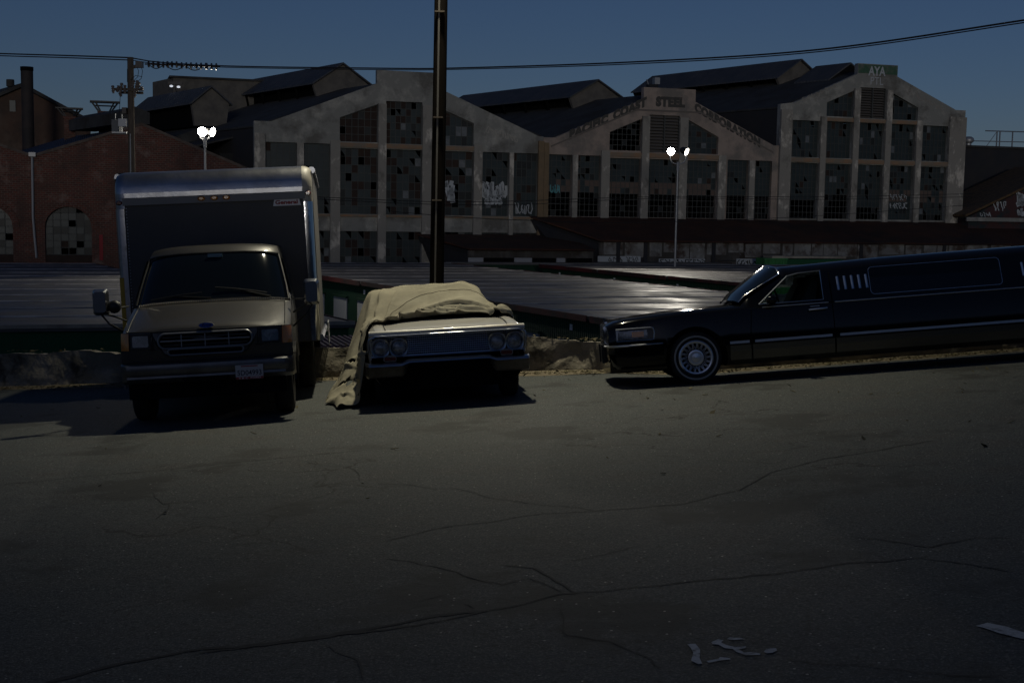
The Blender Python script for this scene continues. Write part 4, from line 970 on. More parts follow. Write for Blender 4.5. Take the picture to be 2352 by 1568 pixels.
# ================================================================ vehicles
def ground_frame(x,y,ax,ay=None):
    """matrix at ground point; ax = direction of local +x (horizontal)"""
    e=.4; n=Vector((-(gz(x+e,y)-gz(x-e,y))/(2*e),-(gz(x,y+e)-gz(x,y-e))/(2*e),1)).normalized()
    X=Vector(ax).normalized(); X=(X-n*X.dot(n)).normalized(); Y=n.cross(X)
    m=Matrix.Identity(4)
    for i in range(3): m[i][0]=X[i]; m[i][1]=Y[i]; m[i][2]=n[i]
    m[0][3],m[1][3],m[2][3]=x,y,gz(x,y); return m
def bool_cut(o,cutters):
    for c in cutters:
        md=o.modifiers.new('b','BOOLEAN'); md.operation='DIFFERENCE'; md.object=c; md.solver='EXACT'
    dg=bpy.context.evaluated_depsgraph_get(); dg.update(); me=bpy.data.meshes.new_from_object(o.evaluated_get(dg))
    o.modifiers.clear(); old=o.data; o.data=me; 
    for c in cutters: bpy.data.objects.remove(c)
    me.polygons.foreach_set('use_smooth',[True]*len(me.polygons)); me.set_sharp_from_angle(angle=R_(32))
M['tyre']=mat('tyre_rubber',(.014,.014,.014),.8,0,(.03,.028,.025),6,spec=.3)
M['chrome']=mat('chrome',(.72,.74,.77),.12,1,bump=.0015,bscale=6)
M['chromed']=mat('dull_chrome',(.5,.5,.52),.28,1,(.25,.24,.23),8,mix=(.5,.75))
M['blk']=mat('black_trim',(.01,.01,.01),.5)
M['under']=mat('underbody_black',(.006,.006,.006),.9,spec=.1)
M['vglass']=mat('vehicle_glass',(.004,.006,.008),.06,0,spec=.5)
M['reflstrip']=mat('reflective_charcoal',(.16,.155,.14),.22,.9)
M['trim']=mat('bright_trim',(.68,.70,.74),.30,1)
M['lensg']=mat('headlamp_glass',(.11,.115,.12),.2,0,(.26,.27,.29),14,coat=1,mix=(.45,.55))
M['lensd']=mat('ribbed_headlamp_glass',(.05,.052,.055),.2,0,(.15,.155,.16),9,coat=1,mix=(.5,.6))
M['amber']=mat('amber_lens',(.60,.20,.015),.2,coat=1)
M['redl']=mat('dark_red_lens',(.12,.012,.01),.3,coat=1)
def wheel(parent,at,axis,r,w,whitewall=0,style='steel',rimr=None):
    """axis: 'X' or 'Y' axle direction in parent space; visible face towards negative axis"""
    rr_=rimr or r*.6; g=MB(); h=w/2; s_=.04
    g.lathe([(rr_,-h*.8),(rr_+.02,-h*.98),(r*.86,-h),(r*.96,-h*.86),(r,-h*.6),(r*1.0,0),(r,h*.6),(r*.96,h*.86),(r*.86,h),(rr_+.02,h*.98),(rr_,h*.8)],40,0,axis,at)
    t=g.build('tyre',M['tyre'],parent,smooth=50)
    if whitewall:
        g=MB(); g.lathe([(whitewall,-h*1.003-.001),(whitewall+.022,-h*1.003-.001)],48,0,axis,at); g.build('whitewall',M['wwall'],t)
    g=MB(); sgn=-1
    if style=='lace':
        g.lathe([(rr_+.005,-h*.86),(rr_-.012,-h*.95),(rr_-.03,-h*.9),(rr_-.035,-h*.5)],40,0,axis,at)
        def P(rad,a,d): 
            c,q=rad*math.cos(a),rad*math.sin(a); return Vector(at)+(Vector((c,d,q)) if axis=='Y' else Vector((d,c,q)))
        n=18
        for i in range(n):
            a=2*math.pi*i/n; b=2*math.pi*(i+.5)/n; c=2*math.pi*(i+1)/n
            g.tube([P(rr_*.93,a,-h*.9),P(rr_*.50,b,-h*.80),P(rr_*.93,c,-h*.9)],.006,5); g.tube([P(rr_*.93,b,-h*.88),P(rr_*.74,a,-h*.84),P(rr_*.5,a,-h*.8)],.004,4)
        g.lathe([(rr_*.46,-h*.7),(rr_*.46,-h*.86),(rr_*.38,-h*.9),(rr_*.3,-h*.88),(rr_*.27,-h*.95),(.003,-h*1.0)],28,0,axis,at)
        o=g.build('rim',M['trim'],parent,smooth=40)
        g=MB(); g.lathe([(rr_-.01,-h*.45),(.002,-h*.45)],28,0,axis,at); g.build('brake_shadow',M['under'],o)
    else:
        g.lathe([(rr_+.005,-h*.86),(rr_-.01,-h*.92),(rr_-.03,-h*.8),(rr_*.8,-h*.4),(rr_*.55,-h*.45),(rr_*.35,-h*.75),(.003,-h*.8)],28,0,axis,at); o=g.build('rim',M['chromed'],parent,smooth=40)
    return t
M['wwall']=mat('whitewall_ring',(.35,.34,.32),.8)
# ---------------------------------------------------------------- box truck
yaw=Vector((1,.133,0))
TM=ground_frame(-3.49,14.8,yaw)
truck=thing('box_truck','dusty silver box truck with tall cargo box, parked nose-out at the left','truck',mw=TM)
M['tpaint']=mat('dusty_silver_paint',(.038,.037,.038),.4,.35,(.050,.047,.043),1.2,coat=.4,mix=(.3,.7))
M['alu']=mat('dented_aluminium',(.42,.43,.46),.3,1,(.34,.34,.35),3,bump=.012,bscale=2.2)
M['aluw']=mat('painted_white_casting',(.42,.39,.33),.5,0,(.4,.38,.33),5)
M['boxp']=mat('dark_box_panel',(.085,.080,.076),.8,0,(.10,.094,.088),1)
PR=[(.14,.60,.97,.05),(.12,.72,.985,.08),(.10,.80,.99,.10),(.085,.90,.99,.11),(.085,1.0,.985,.12),(.10,1.09,.98,.13),(.135,1.13,.975,.14),(.22,1.165,.975,.15),(.5,1.255,.97,.16),(.8,1.345,.96,.17),(1.02,1.405,.955,.18)]
WS=[(1.05,1.425,.95,.2),(1.22,1.60,.92,.2),(1.40,1.78,.88,.19),(1.56,1.93,.845,.18),(1.66,2.005,.825,.17)]
RF=[(1.68,2.02,.825,.17),(1.76,2.085,.8,.15),(1.95,2.12,.785,.08),(2.35,2.13,.78,.0)]
US=[-1,-.985,-.95,-.88,-.75,-.5,-.25,0,.25,.5,.75,.88,.95,.985,1]
def strip(P,drop=.05,corner=.1):
    rows=[]
    for (y,z,w,bow) in P:
        r=[]
        for u in US:
            a=abs(u); f=max(0,(a-.8)/.2)
            r.append((w*u*(1) ,y+bow*a**3+.10*f**2.2*(1 if z<1.2 else .5),z-(drop*a**4 if z>1.1 else 0)-.0))
        rows.append(r)
    return rows
g=MB(); F_=strip(PR); g.grid(F_)
# sides
rows=[]
def sw(z): return .99 if z<1.2 else (.99-.03*(z-1.2)/.25 if z<1.45 else .96-(z-1.45)*.22)
for side in (-1,1):
    rows=[]
    ix=0 if side<0 else -1
    for S_ in (F_,strip(WS),strip(RF)):
        for r in S_:
            e=r[ix]; b=(side*sw(e[2]),2.46,e[2]); m1=tuple(e[k]*.6+b[k]*.4 for k in range(3))
            m1=(side*max(abs(m1[0]),min(abs(e[0]),abs(b[0]))),m1[1],m1[2]); rows.append([e,m1,b])
    g.grid(rows)
    # lower side around the wheel arch
    W0=(.93,.38,.47)
    pts=[]; n=14
    for i in range(n+1):
        a=math.pi*i/n; y=W0[0]-W0[2]*math.cos(a); z=W0[1]+W0[2]*math.sin(a); pts.append((y,max(z,.42)))
    for (a,b) in zip(pts,pts[1:]):
        g.add([(side*.988,a[0],a[1]),(side*.988,b[0],b[1]),(side*.99,b[0],.9),(side*.99,a[0],.9)],[(0,1,2,3)])
        g.add([(side*.988,a[0],a[1]),(side*.988,b[0],b[1]),(side*1.01,b[0],b[1]+.01),(side*1.01,a[0],a[1]+.01)],[(0,1,2,3)])
    g.add([(side*.988,1.40,.42),(side*.97,2.46,.42),(side*.99,2.46,.9),(side*.99,1.40,.9)],[(0,1,2,3)])
    g.add([(side*.988,.3,.6),(side*.988,.46,.42),(side*.99,.46,.9),(side*.99,.3,.9)],[(0,1,2,3)])
g.grid(strip(RF))
body=g.build('cab_body',M['tpaint'],truck,smooth=38)
g=MB(); g.grid(strip([(y-.004,z+.004,w*.965,b) for y,z,w,b in WS],.05)); g.build('windscreen',M['vglass'],truck,smooth=40)
g=MB()
Wr=strip(WS,.05)
for ix in (1,13): g.tube([Vector(r[ix])+Vector((0,-.008,.004)) for r in Wr],.012,6)
g.tube([Vector(p)+Vector((0,-.008,.006)) for p in Wr[-1][1:-1]],.012,6); g.tube([Vector(p)+Vector((0,-.008,.0)) for p in Wr[0][1:-1]],.012,6)
g.build('windscreen_seal',M['blk'],truck)
for side in (-1,1):
    g=MB(); q=[(1.42,1.46),(2.25,1.46),(2.25,1.93),(1.86,1.95)]; g.add([(side*(sw(z)+.006),y,z) for y,z in q],[(0,1,2,3)]); g.build('side_window',M['vglass'],truck)
    g=MB(); 
    for a,b in (((1.3,.5),(1.3,1.45)),((2.3,.5),(2.3,1.95)),): g.tube([(side*(sw(a[1])+.001),a[0],a[1]),(side*(sw(b[1])+.001),b[0],b[1])],.005,4)
    g.build('door_seam',M['blk'],truck)
# hood/fender shut lines, lower fascia lines
g=MB()
HD=strip(PR[6:]); 
for ux in (-.93,.93):
    pts=[]
    for (y,z,w,bow) in PR[5:]:
        a=abs(ux); f=max(0,(a-.8)/.2); pts.append((w*ux,y+bow*a**3+.10*f**2.2*(1 if z<1.2 else .5),z-(.05*a**4 if z>1.1 else 0)+.002))
    g.tube(pts,.006,4)
y,z,w,bow=PR[5]; g.tube([(w*u*.93,y+bow*abs(u*.93)**3+.1*max(0,(abs(u*.93)-.8)/.2)**2.2-.003,z+.005) for u in US],.007,4)
g.build('bonnet_gap',M['blk'],truck)
def fp(u,z,off=-.01):   # point on the fascia
    P=PR
    for (y0,z0,w0,b0),(y1,z1,w1,b1) in zip(P,P[1:]):
        if z0<=z<=z1: t=(z-z0)/(z1-z0); y=y0+(y1-y0)*t; w=w0+(w1-w0)*t; b=b0+(b1-b0)*t; break
    x=u; uu=abs(u)/w; f=max(0,(uu-.8)/.2); return Vector((x,y+b*uu**3+.10*f**2.2+off,z))
def fpoly(pts,off,name,m,par,smooth=False,th=.0):
    g=MB(); P=[fp(x,z,off) for x,z in pts]; g.prism(P,(0,max(th,.004),0)) ; return g.build(name,m,par,smooth)
def rrect(x0,x1,z0,z1,r,n=5,k=1.):
    P=[]
    for cx,cz,a0 in ((x1-r,z1-r,0),(x0+r,z1-r,90),(x0+r,z0+r,180),(x1-r,z0+r,270)):
        for i in range(n+1):
            a=R_(a0+90*i/n); P.append((cx+r*math.cos(a),cz+r*math.sin(a)*k))
    return P
# grille
gr=fpoly([(-.62,1.09),(.62,1.09),(.56,.95),(.47,.83),(.40,.805),(-.40,.805),(-.47,.83),(-.56,.95)],-.012,'grille',M['tpaint'],truck,th=.02)
g=MB(); o=[(-.62,1.09),(.62,1.09),(.56,.95),(.47,.83),(.40,.805),(-.40,.805),(-.47,.83),(-.56,.95)]
g.tube([fp(x,z,-.014) for x,z in o+o[:1]],.008,5); g.build('grille_seam',M['blk'],gr)
fpoly(rrect(-.52,.52,.905,1.05,.07),-.017,'grille_opening',M['under'],gr)
fpoly(rrect(-.42,.42,.82,.875,.027),-.017,'lower_slot',M['under'],gr)
g=MB()
for pts in (rrect(-.535,.535,.892,1.063,.082),rrect(-.43,.43,.812,.884,.035)): g.tube([fp(x,z,-.024) for x,z in pts+pts[:1]],.014,6)
g.tube([fp(-.51+i*.102,.978,-.03) for i in range(11)],.009,6)
for x in (-.27,0,.27): g.tube([fp(x,.905,-.026),fp(x,1.05,-.026)],.008,5)
for z in (.93,1.02): g.tube([fp(-.48+i*.096,z,-.02) for i in range(11)],.003,4)
g.build('grille_bars',mat('grille_grey',(.24,.245,.26),.35,.5),gr,smooth=60)
# lamps
for s_ in (-1,1):
    x0,x1=(.62,.86); P=rrect(x0,x1,.9,1.075,.02); P=[(s_*x,z) for x,z in P]; hl=fpoly(P,-.018,'headlight',M['blk'],truck,th=.03)
    P=[(s_*x,z) for x,z in rrect(x0+.025,x1-.025,.92,1.055,.02)]; fpoly(P,-.028,'lens',M['lensd'],hl)
    P=[(s_*x,z) for x,z in rrect(.885,.965,.885,1.085,.012)]; g=MB(); 
    N_=8; rows=[[fp(s_*(.88+.105*i/N_),z,-.02) for i in range(N_+1)] for z in (.885,.98,1.085)]; g.grid(rows); g.build('indicator',M['amber'],truck,smooth=60)
    g=MB(); g.tube([fp(s_*x,z,-.014) for x,z in ((.575,.885),(.98,.875))],.005,4); g.tube([fp(s_*x,z,-.014) for x,z in ((.60,1.085),(.60,.89))],.005,4); g.build('lamp_panel_seam',M['blk'],truck)
# bumper
g=MB(); rows=[]
for z,yo in ((.50,.05),(.52,.0),(.56,-.035),(.585,-.03),(.60,-.045),(.68,-.055),(.715,-.045),(.73,-.01),(.73,.06)):
    r=[]
    for i in range(25):
        u=-1+i/12; a=abs(u); x=1.01*math.copysign(min(1,a/.92) if a<.92 else 1,u); 
        if a<=.86: x=u/.86*.93; y=.02+.05*a**2
        else: t=(a-.86)/.14; x=math.copysign(.93+.08*math.sin(t*math.pi/2),u); y=.06+.40*t**1.6
        r.append((x,y+yo,z))
    rows.append(r)
g.grid(rows); bmp=g.build('bumper',mat('dull_silver_bumper',(.16,.16,.165),.35,.7,(.11,.11,.11),3),truck,smooth=40)
g=MB(); P=rrect(-.22,.32,.515,.56,.02); g.prism([(x-.05,-.022,z) for x,z in P],(0,.006,0)); g.build('bumper_slot',M['under'],bmp)
g=MB(); g.box((-.9,.12,.32),(.9,.3,.55)); g.box((-.85,.3,.3),(.85,2.3,.42)); g.build('chassis',M['under'],truck)
g=MB(); 
for (a,b) in (((-.9,.6,.35),(.9,1.3,1.1)),): g.box(a,b)
g.build('engine_bay',M['under'],truck)
# licence plate
pl_x=.50; g=MB(); g.box((pl_x-.165,-.075,.50),(pl_x+.15,-.06,.665)); plt=g.build('licence_plate',mat('plate_white',(.42,.42,.44),.5),truck)
g=MB(); lettering(g,'5D04993',lambda u,v:(pl_x-.145+u*.275,-.077,.543+v*.062),0,.012); g.build('plate_number',mat('plate_ink',(.01,.01,.03),.6),plt)
g=MB(); g.box((pl_x-.165,-.0765,.501),(pl_x+.15,-.0752,.527)); g.box((pl_x-.10,-.0765,.643),(pl_x+.09,-.0752,.656)); fr=g.build('plate_frame',mat('plate_red',(.25,.02,.025),.5),plt)
g=MB(); lettering(g,'S & C  FORD',lambda u,v:(pl_x-.13+u*.25,-.0785,.505+v*.018),0,.01); g.build('frame_lettering',M['white'],plt)
# emblem
g=MB(); c=fp(.03,1.0,0); 
ey,ez=.155,1.142
def oval(rx,rz,y,n=28): return [(.02+rx*math.cos(2*math.pi*i/n),y-.35*rz*math.sin(2*math.pi*i/n)*0,ez+rz*math.sin(2*math.pi*i/n)) for i in range(n)]
g.prism(oval(.088,.034,.07),(0,.05,0)); em=g.build('emblem',M['chromed'],truck)
g=MB(); g.prism(oval(.079,.027,.067),(0,.004,0)); g.build('emblem_field',mat('emblem_blue',(.02,.06,.35),.3,coat=1),em)
g=MB(); lettering(g,'Ford',lambda u,v:(.02-.05+u*.1+v*.012,.0655,ez-.016+v*.034),0,.0); g.build('emblem_script',M['chrome'],em)
# cowl vents, wipers
g=MB()
for i in range(64):
    u=-.88+i*1.76/63; a=abs(u); y=1.0+.18*a**3; z=1.405-.05*a**4; g.box((u-.008,y-.02,z),(u+.006,y+.03,z+.016))
g.build('cowl_vents',mat('vent_strip',(.5,.45,.36),.5),truck)
def wsp(u,t): 
    P=WS; f=t*(len(P)-1); i=min(int(f),len(P)-2); f-=i; a,b=P[i],P[i+1]; y,z,w,bw=[a[k]+(b[k]-a[k])*f for k in range(4)]
    au=abs(u); return Vector((w*u,y+bw*au**3-.03,z-.05*au**4+.02))
for (a,b,pv) in (((-.78,.03),(-.12,.1),(.0,.0)),((.05,.18),(.72,.06),(.76,.0))):
    g=MB(); p,q_=wsp(*a),wsp(*b); n=6; g.tube([p.lerp(q_,i/n)+Vector((0,0,.01*math.sin(math.pi*i/n))) for i in range(n+1)],.009,5); g.tube([p.lerp(q_,.5),wsp(pv[0],0)],.012,5); g.build('wiper',M['blk'],truck)
# interior: rear view mirror
g=MB(); p=wsp(.0,.82); g.box((-.09,-.015,-.02),(.09,.0,.025),at=p+Vector((.03,.02,0))); g.build('rear_view_mirror',mat('mirror_blue',(.1,.2,.24),.3),truck)
# door mirrors
for s_ in (-1,1):
    cx=s_*1.24; g=MB(); pr=rrect(-.095,.095,-.165,.15,.045); 
    P0=[(cx+x,.62,1.47+z) for x,z in pr]; P1=[(cx+x*.72,.52,1.47+z*.78) for x,z in pr]; n=len(pr)
    g.add(P0+P1,[tuple(range(n)),tuple(range(n,2*n))]+[(i,(i+1)%n,(i+1)%n+n,i+n) for i in range(n)]); dm=g.build('door_mirror',mat('mirror_shell',(.28,.29,.31),.25,.9),truck,smooth=30)
    g=MB(); g.tube([(cx-s_*.03,.62,1.33),(s_*1.0,.9,1.22)],.012,6); g.tube([(cx-s_*.1,.62,1.38),(s_*.98,.95,1.39)],.012,6); g.tube([(cx,.62,1.31),(cx-s_*.08,.62,1.2),(s_*.99,.92,1.05)],.012,6); g.build('mirror_arm',M['blk'],dm)
    if s_<0:
        g=MB(); g.lathe([(.003,-.05),(.05,-.045),(.078,-.01),(.078,.01),(.003,.012)],20,0,'Y',(cx+.155,.6,1.40)); g.build('spot_mirror',M['blk'],dm,smooth=50)
# cargo box
bw,y0,y1,zb,zt_=1.30,2.5,6.35,.78,3.16
cb=MB(); rows=[]
prof=[(y0,zb),(y0,2.86)]; R0=.30
for i in range(7): a=math.pi/2*i/6; prof.append((y0+R0-R0*math.cos(a),2.86+R0*math.sin(a)))
g=MB(); g.box((-bw+.05,y0+.02,zb),(bw-.05,y0+.1,2.86)); cbx=g.build('cargo_box_front',M['boxp'],truck)
g=MB(); g.grid([[(x,y,z) for x in (-bw+.13,0,bw-.13)] for y,z in prof[1:]]); g.grid([[(x,y0-.012,z) for x in (-bw+.13,bw-.13)] for z in (2.80,2.86)]); g.grid([[(x,y0-.012,2.80) for x in (-bw+.13,bw-.13)],[(x,y0+.02,2.80) for x in (-bw+.13,bw-.13)]])
rows=[]; g.build('front_cap',M['alu'],truck,smooth=50)
g=MB(); g.box((-bw+.1,y0-.004,2.70),(bw-.1,y0+.015,2.799)); g.build('marker_rail',mat('grey_rail',(.2,.2,.2),.6,.3),truck)
g=MB(); g.grid([[(-bw,y0+.3,zt_),(bw,y0+.3,zt_)],[(-bw,y1,zt_),(bw,y1,zt_)]]); g.build('box_roof',M['alu'],truck)
for s_ in (-1,1):
    g=MB(); ns=8; rows=[]
    for y,z in prof[1:]:
        r=[]
        for i in range(ns+1):
            a=math.pi/2*i/ns; xx=bw-.13+.13*math.sin(a); r.append((s_*xx,y+.1*(1-math.cos(a))*(1 if z<3.1 else .3),z-.08*(1-math.cos(a))*((z-2.86)/.3)))
        rows.append(r)
    r0=[(p[0],p[1],2.66) for p in rows[0]]; g.grid([r0]+rows); g.build('corner_casting',M['aluw'] if s_>0 else M['alu'],truck,smooth=50)
    g=MB(); rows=[]
    for z in [zb+i*(2.66-zb)/6 for i in range(7)]:
        r=[(s_*(bw-.12),y0+.015,z),(s_*(bw-.12),y0-.006,z)]
        for i in range(7): a=math.pi/2*i/6; r.append((s_*(bw-.07+.07*math.sin(a)),y0-.006+.07-.07*math.cos(a),z))
        r.append((s_*bw,y0+.16,z)); r.append((s_*(bw-.01),y0+.165,z)); rows.append(r)
    g.grid(rows); g.build('corner_post',M['chromed'] if s_<0 else M['chrome'],truck,smooth=40)
    g=MB(); g.box((s_*bw-.004 if s_<0 else s_*bw-.03,y0+.16,zb),(s_*bw+.03 if s_<0 else s_*bw+.004,y1,zt_-.09)); g.build('box_side',mat('box_side_paint',(.07,.064,.052),.6,0,(.05,.046,.04),1.3),truck)
    g=MB(); g.tube([(s_*(bw+.0),y0+.4,zt_-.05),(s_*(bw+.0),y1,zt_-.05)],.05,8); g.tube([(s_*bw,y0+.1,zb+.03),(s_*bw,y1,zb+.03)],.05,6); g.build('edge_rail',M['alu'],truck,smooth=50)
g=MB(); g.box((-bw+.02,y1-.02,zb),(bw-.02,y1,zt_-.05)); g.box((-bw+.03,y0+.12,zb-.02),(bw-.03,y1,zb+.06)); g.build('box_rear_and_floor',M['boxp'],truck)
g=MB()
for i in range(46): z=zb+.04+i*.041; g.lathe([(.003,-.004),(.008,0)],6,0,'Y',(-bw+.145,y0+.012,z))
g.build('rivets',M['white'],truck)
g=MB(); g.box((-bw-.002,y0+.04,.95),(-bw+.05,y0+.05,1.72)); 
g=MB(); g.grid([[(-bw+.002,y0+.003,z),(-bw+.06,y0-.010,z)] for z in (.9,1.3,1.75)]); g.build('yellow_stripe',mat('yellow_paint',(.5,.3,.02),.5),truck)
for x,z,c,rx in ((-.17,2.755,'amber',.05),(.0,2.757,'amber',.05),(.16,2.757,'amber',.05),(-bw+.06,2.74,'redl',.045),(bw-.06,2.77,'redl',.045)):
    g=MB(); n=16; yy=y0-.012 if abs(x)<.5 else y0+.01; P=[(x+rx*math.cos(2*math.pi*i/n),yy,z+.032*math.sin(2*math.pi*i/n)) for i in range(n)]; Q=[(x+(rx*.6)*math.cos(2*math.pi*i/n),yy-.025,z+.018*math.sin(2*math.pi*i/n)) for i in range(n)]
    g.add(P+Q,[tuple(range(n,2*n))]+[(i,(i+1)%n,(i+1)%n+n,i+n) for i in range(n)]); g.build('marker_lamp',M['amber'] if c=='amber' else M['redl'],truck,smooth=50)
g=MB(); gx0,gx1=.77,1.13; g.prism([(gx0,y0+.008,2.615),(gx1+.01,y0+.008,2.615),(gx1-.01,y0+.008,2.71),(gx0+.02,y0+.008,2.71)],(0,.008,0)); sg=g.build('maker_sign',mat('sign_pale',(.75,.73,.73),.6),truck)
g=MB(); lettering(g,'General',lambda u,v:(gx0+.03+u*.3,y0+.005,2.635+v*.055),0,.04); g.build('sign_lettering',mat('sign_red',(.28,.03,.03),.6),sg)
for o_ in truck.children:
    if o_.name.split('.')[0] in ('cargo_box_front','front_cap','marker_rail','box_roof','corner_casting','corner_post','box_side','edge_rail','box_rear_and_floor','rivets','yellow_stripe','marker_lamp','maker_sign'): o_.location.x=-.02
# wheels
for s_ in (-1,1):
    wheel(truck,(s_*.84,.93,.38),'X',.38,.23)
    wheel(truck,(s_*1.02,4.35,.38),'X',.38,.24); wheel(truck,(s_*.76,4.35,.38),'X',.38,.22)
g=MB(); g.tube([(-.9,4.35,.38),(.9,4.35,.38)],.08,8); g.tube([(-.4,2.4,.6),(-.4,6.3,.6)],.07,6); g.tube([(.4,2.4,.6),(.4,6.3,.6)],.07,6); g.tube([(-.8,.93,.38),(.8,.93,.38)],.06,8); g.lathe([(.01,-.15),(.17,-.1),(.17,.1),(.01,.15)],12,0,'X',(0,4.35,.38)); g.build('axles',M['under'],truck)
g=MB(); g.box((-1.2,6.1,.22),(1.2,6.3,.77)); g.box((-.7,1.6,.25),(.7,3.4,.5)); g.build('underside_blockers',M['under'],truck)  # unseen boxes added to close the lit gap beneath the truck
g=MB()
for s_ in (1,):
    for z in (.62,.72,.82,.92): g.tube([(s_*1.36,4.9,z),(s_*1.36,6.0,z)],.01,5)
    for y in [4.9+.1*i for i in range(12)]: g.tube([(s_*1.36,y,.62),(s_*1.36,y,.92)],.008,4)
    for y in (5.0,5.9): g.tube([(s_*1.3,y,.8),(s_*1.36,y,.8)],.012,5)
g.build('side_rack',M['steel'],truck)
# ---------------------------------------------------------------- old saloon
CM=ground_frame(-.72,15.52,Vector((1,.12,0)))
car=thing('old_car','pale 1960s saloon with four round headlights, half under a torn tan cover','car',mw=CM)
M['cpaint']=mat('faded_cream_paint',(.50,.48,.43),.36,.1,(.38,.27,.15),1.6,coat=.4,mix=(.55,.72),col3=(.58,.56,.50),scale3=.9)
SEC=[ # y, half width, crown z, fender z, centre z, crease z
 (.06,.955,.925,.93,.76),(.12,.965,.945,.945,.76),(.3,.975,.965,.955,.755),(.7,.985,.985,.975,.75),(1.2,.99,.995,.995,.745),(1.5,.99,1.0,1.0,.74),(2.2,.99,.99,.98,.74),(3.5,.99,.97,.96,.73),(4.6,.97,.96,.95,.73),(5.25,.93,.92,.92,.72)]
g=MB(); rows=[]
for (y,w,zf,zc,zk) in SEC:
    h_=[(w*.86,.28),(w*.97,.42),(w*.985,.6),(w,zk),(w*.975,zk+.06),(w*.95,zf-.05),(w*.90,zf-.006),(w*.84,zf+.003),(w*.775,zf-.006),(w*.765,zf-.012),(w*.70,zc-.004),(w*.5,zc+.012),(w*.25,zc+.018),(0,zc+.02)]
    r=[(x,y+ (.05*(abs(x)/w)**3 if y<.2 else 0) ,z) for x,z in h_]+[(-x,y+(.05*(abs(x)/w)**3 if y<.2 else 0),z) for x,z in reversed(h_[:-1])]
    rows.append(r)
g.grid(rows)
n=len(rows[0])
# nose closing panels at the ends, beside the lamps
cb_=g.build('body',M['cpaint'],car,smooth=30)
for s_ in (-1,1):
    g=MB(); g.prism([(s_*.93,.10,.60),(s_*.955,.13,.60),(s_*.95,.14,.93),(s_*.925,.08,.935)],(0,.1,0)); g.build('nose_end',M['cpaint'],car)
# hood shut lines
g=MB()
for s_ in (-1,1): g.tube([(s_*w*.77,y+.03 if y<.2 else y,zf+.0) for (y,w,zf,zc,zk) in SEC[:6]],.0055,5)
g.build('bonnet_gap',M['blk'],car)
g=MB(); # front face of the bonnet lip
lip=[(-.95+1.9*i/24) for i in range(25)]
def ly(x): return .02+.055*(abs(x)/.95)**3
g.grid([[(x,ly(x)+.055,.948-.004*abs(x)) for x in lip],[(x,ly(x)+.02,.935) for x in lip],[(x,ly(x)-.0,.905) for x in lip],[(x,ly(x)+.002,.885) for x in lip],[(x,ly(x)+.06,.875) for x in lip]])
g.build('bonnet_lip',M['cpaint'],car,smooth=50)
g=MB(); 
path=[(x,ly(x)-.008,.882) for x in lip]; 
path=[(-.955,.10,.66),(-.962,.085,.78),(-.955,.08,.85)]+path[1:-1]+[(.955,.08,.85),(.962,.085,.78),(.955,.10,.66)]
g.tube(path,.011,6); g.build('chrome_brow',M['trim'],car,smooth=60)
g=MB(); 
for a,b,w_ in ((-.36,-.18,.004),(-.2,.2,.009),(.18,.36,.004)): g.tube([(a,ly(a)-.008,.922),((a+b)/2,ly(0)-.012,.922),(b,ly(b)-.008,.922)],w_,6)
g.tube([(-.07,.008,.935),(0,.002,.912),(.07,.008,.935)],.006,6)
g.build('bonnet_badge',M['chromed'],car,smooth=60)
g=MB(); g.box((-.93,.16,.60),(.93,.2,.90)); g.build('grille_recess',M['under'],car)
g=MB()
def gy(x): return .055+.04*(abs(x)/.95)**3
xs_g=[-.93+1.86*i/20 for i in range(21)]
for i in range(9):
    z=.645+i*.0262; g.tube([(x,gy(x),z) for x in xs_g],.0058,5)
for i in range(75):
    x=-.93+i*1.86/74
    if abs(x)>.5 and abs(x)<.92: 
        if .665<abs(x)<.755: pass
        else: continue
    g.tube([(x,gy(x)+.02,.64),(x,gy(x)+.02,.865)],.0022,4)
g.tube([(x,gy(x)-.004,.632) for x in xs_g],.008,5)
g.build('grille',M['trim'],car,smooth=60)
for s_ in (-1,1):
    for cx in (.60,.82):
        z0=.74; y_=gy(cx)-.03
        g=MB(); n=32; 
        def sq(r,k=4): 
            out=[]
            for i in range(n):
                a=2*math.pi*i/n; c,s__=math.cos(a),math.sin(a); rad=r/((abs(c)**k+abs(s__)**k)**(1/k)); out.append((rad*c,rad*s__))
            return out
        rings=[(sq(.108,3.2),.045),(sq(.112,3.2),.0),(sq(.107,3),-.012),(sq(.092,2.2),.0),(sq(.086,2),.03)]
        g.grid([[(s_*cx+x,y_+d,z0+z) for x,z in R__] for R__,d in rings],0,True)
        hb=g.build('headlight',M['chromed'],car,smooth=50)
        g=MB(); g.lathe([(.003,-.022),(.03,-.019),(.055,-.010),(.075,.006),(.087,.02)],32,0,'Y',(s_*cx,y_+.008,z0)); g.build('lens',M['lensg'],hb,smooth=True)
    g=MB(); P=rrect(-.068,.068,-.022,.022,.018); g.prism([(s_*.71+x,gy(.7)-.03,.603+z) for x,z in P],(0,.05,0)); sl=g.build('parking_lamp',M['redl'],car)
    g=MB(); P2=rrect(-.074,.074,-.028,.028,.022); g.tube([(s_*.71+x,gy(.7)-.03,.603+z) for x,z in P2+P2[:1]],.006,5); g.build('lamp_bezel',M['chromed'],sl)
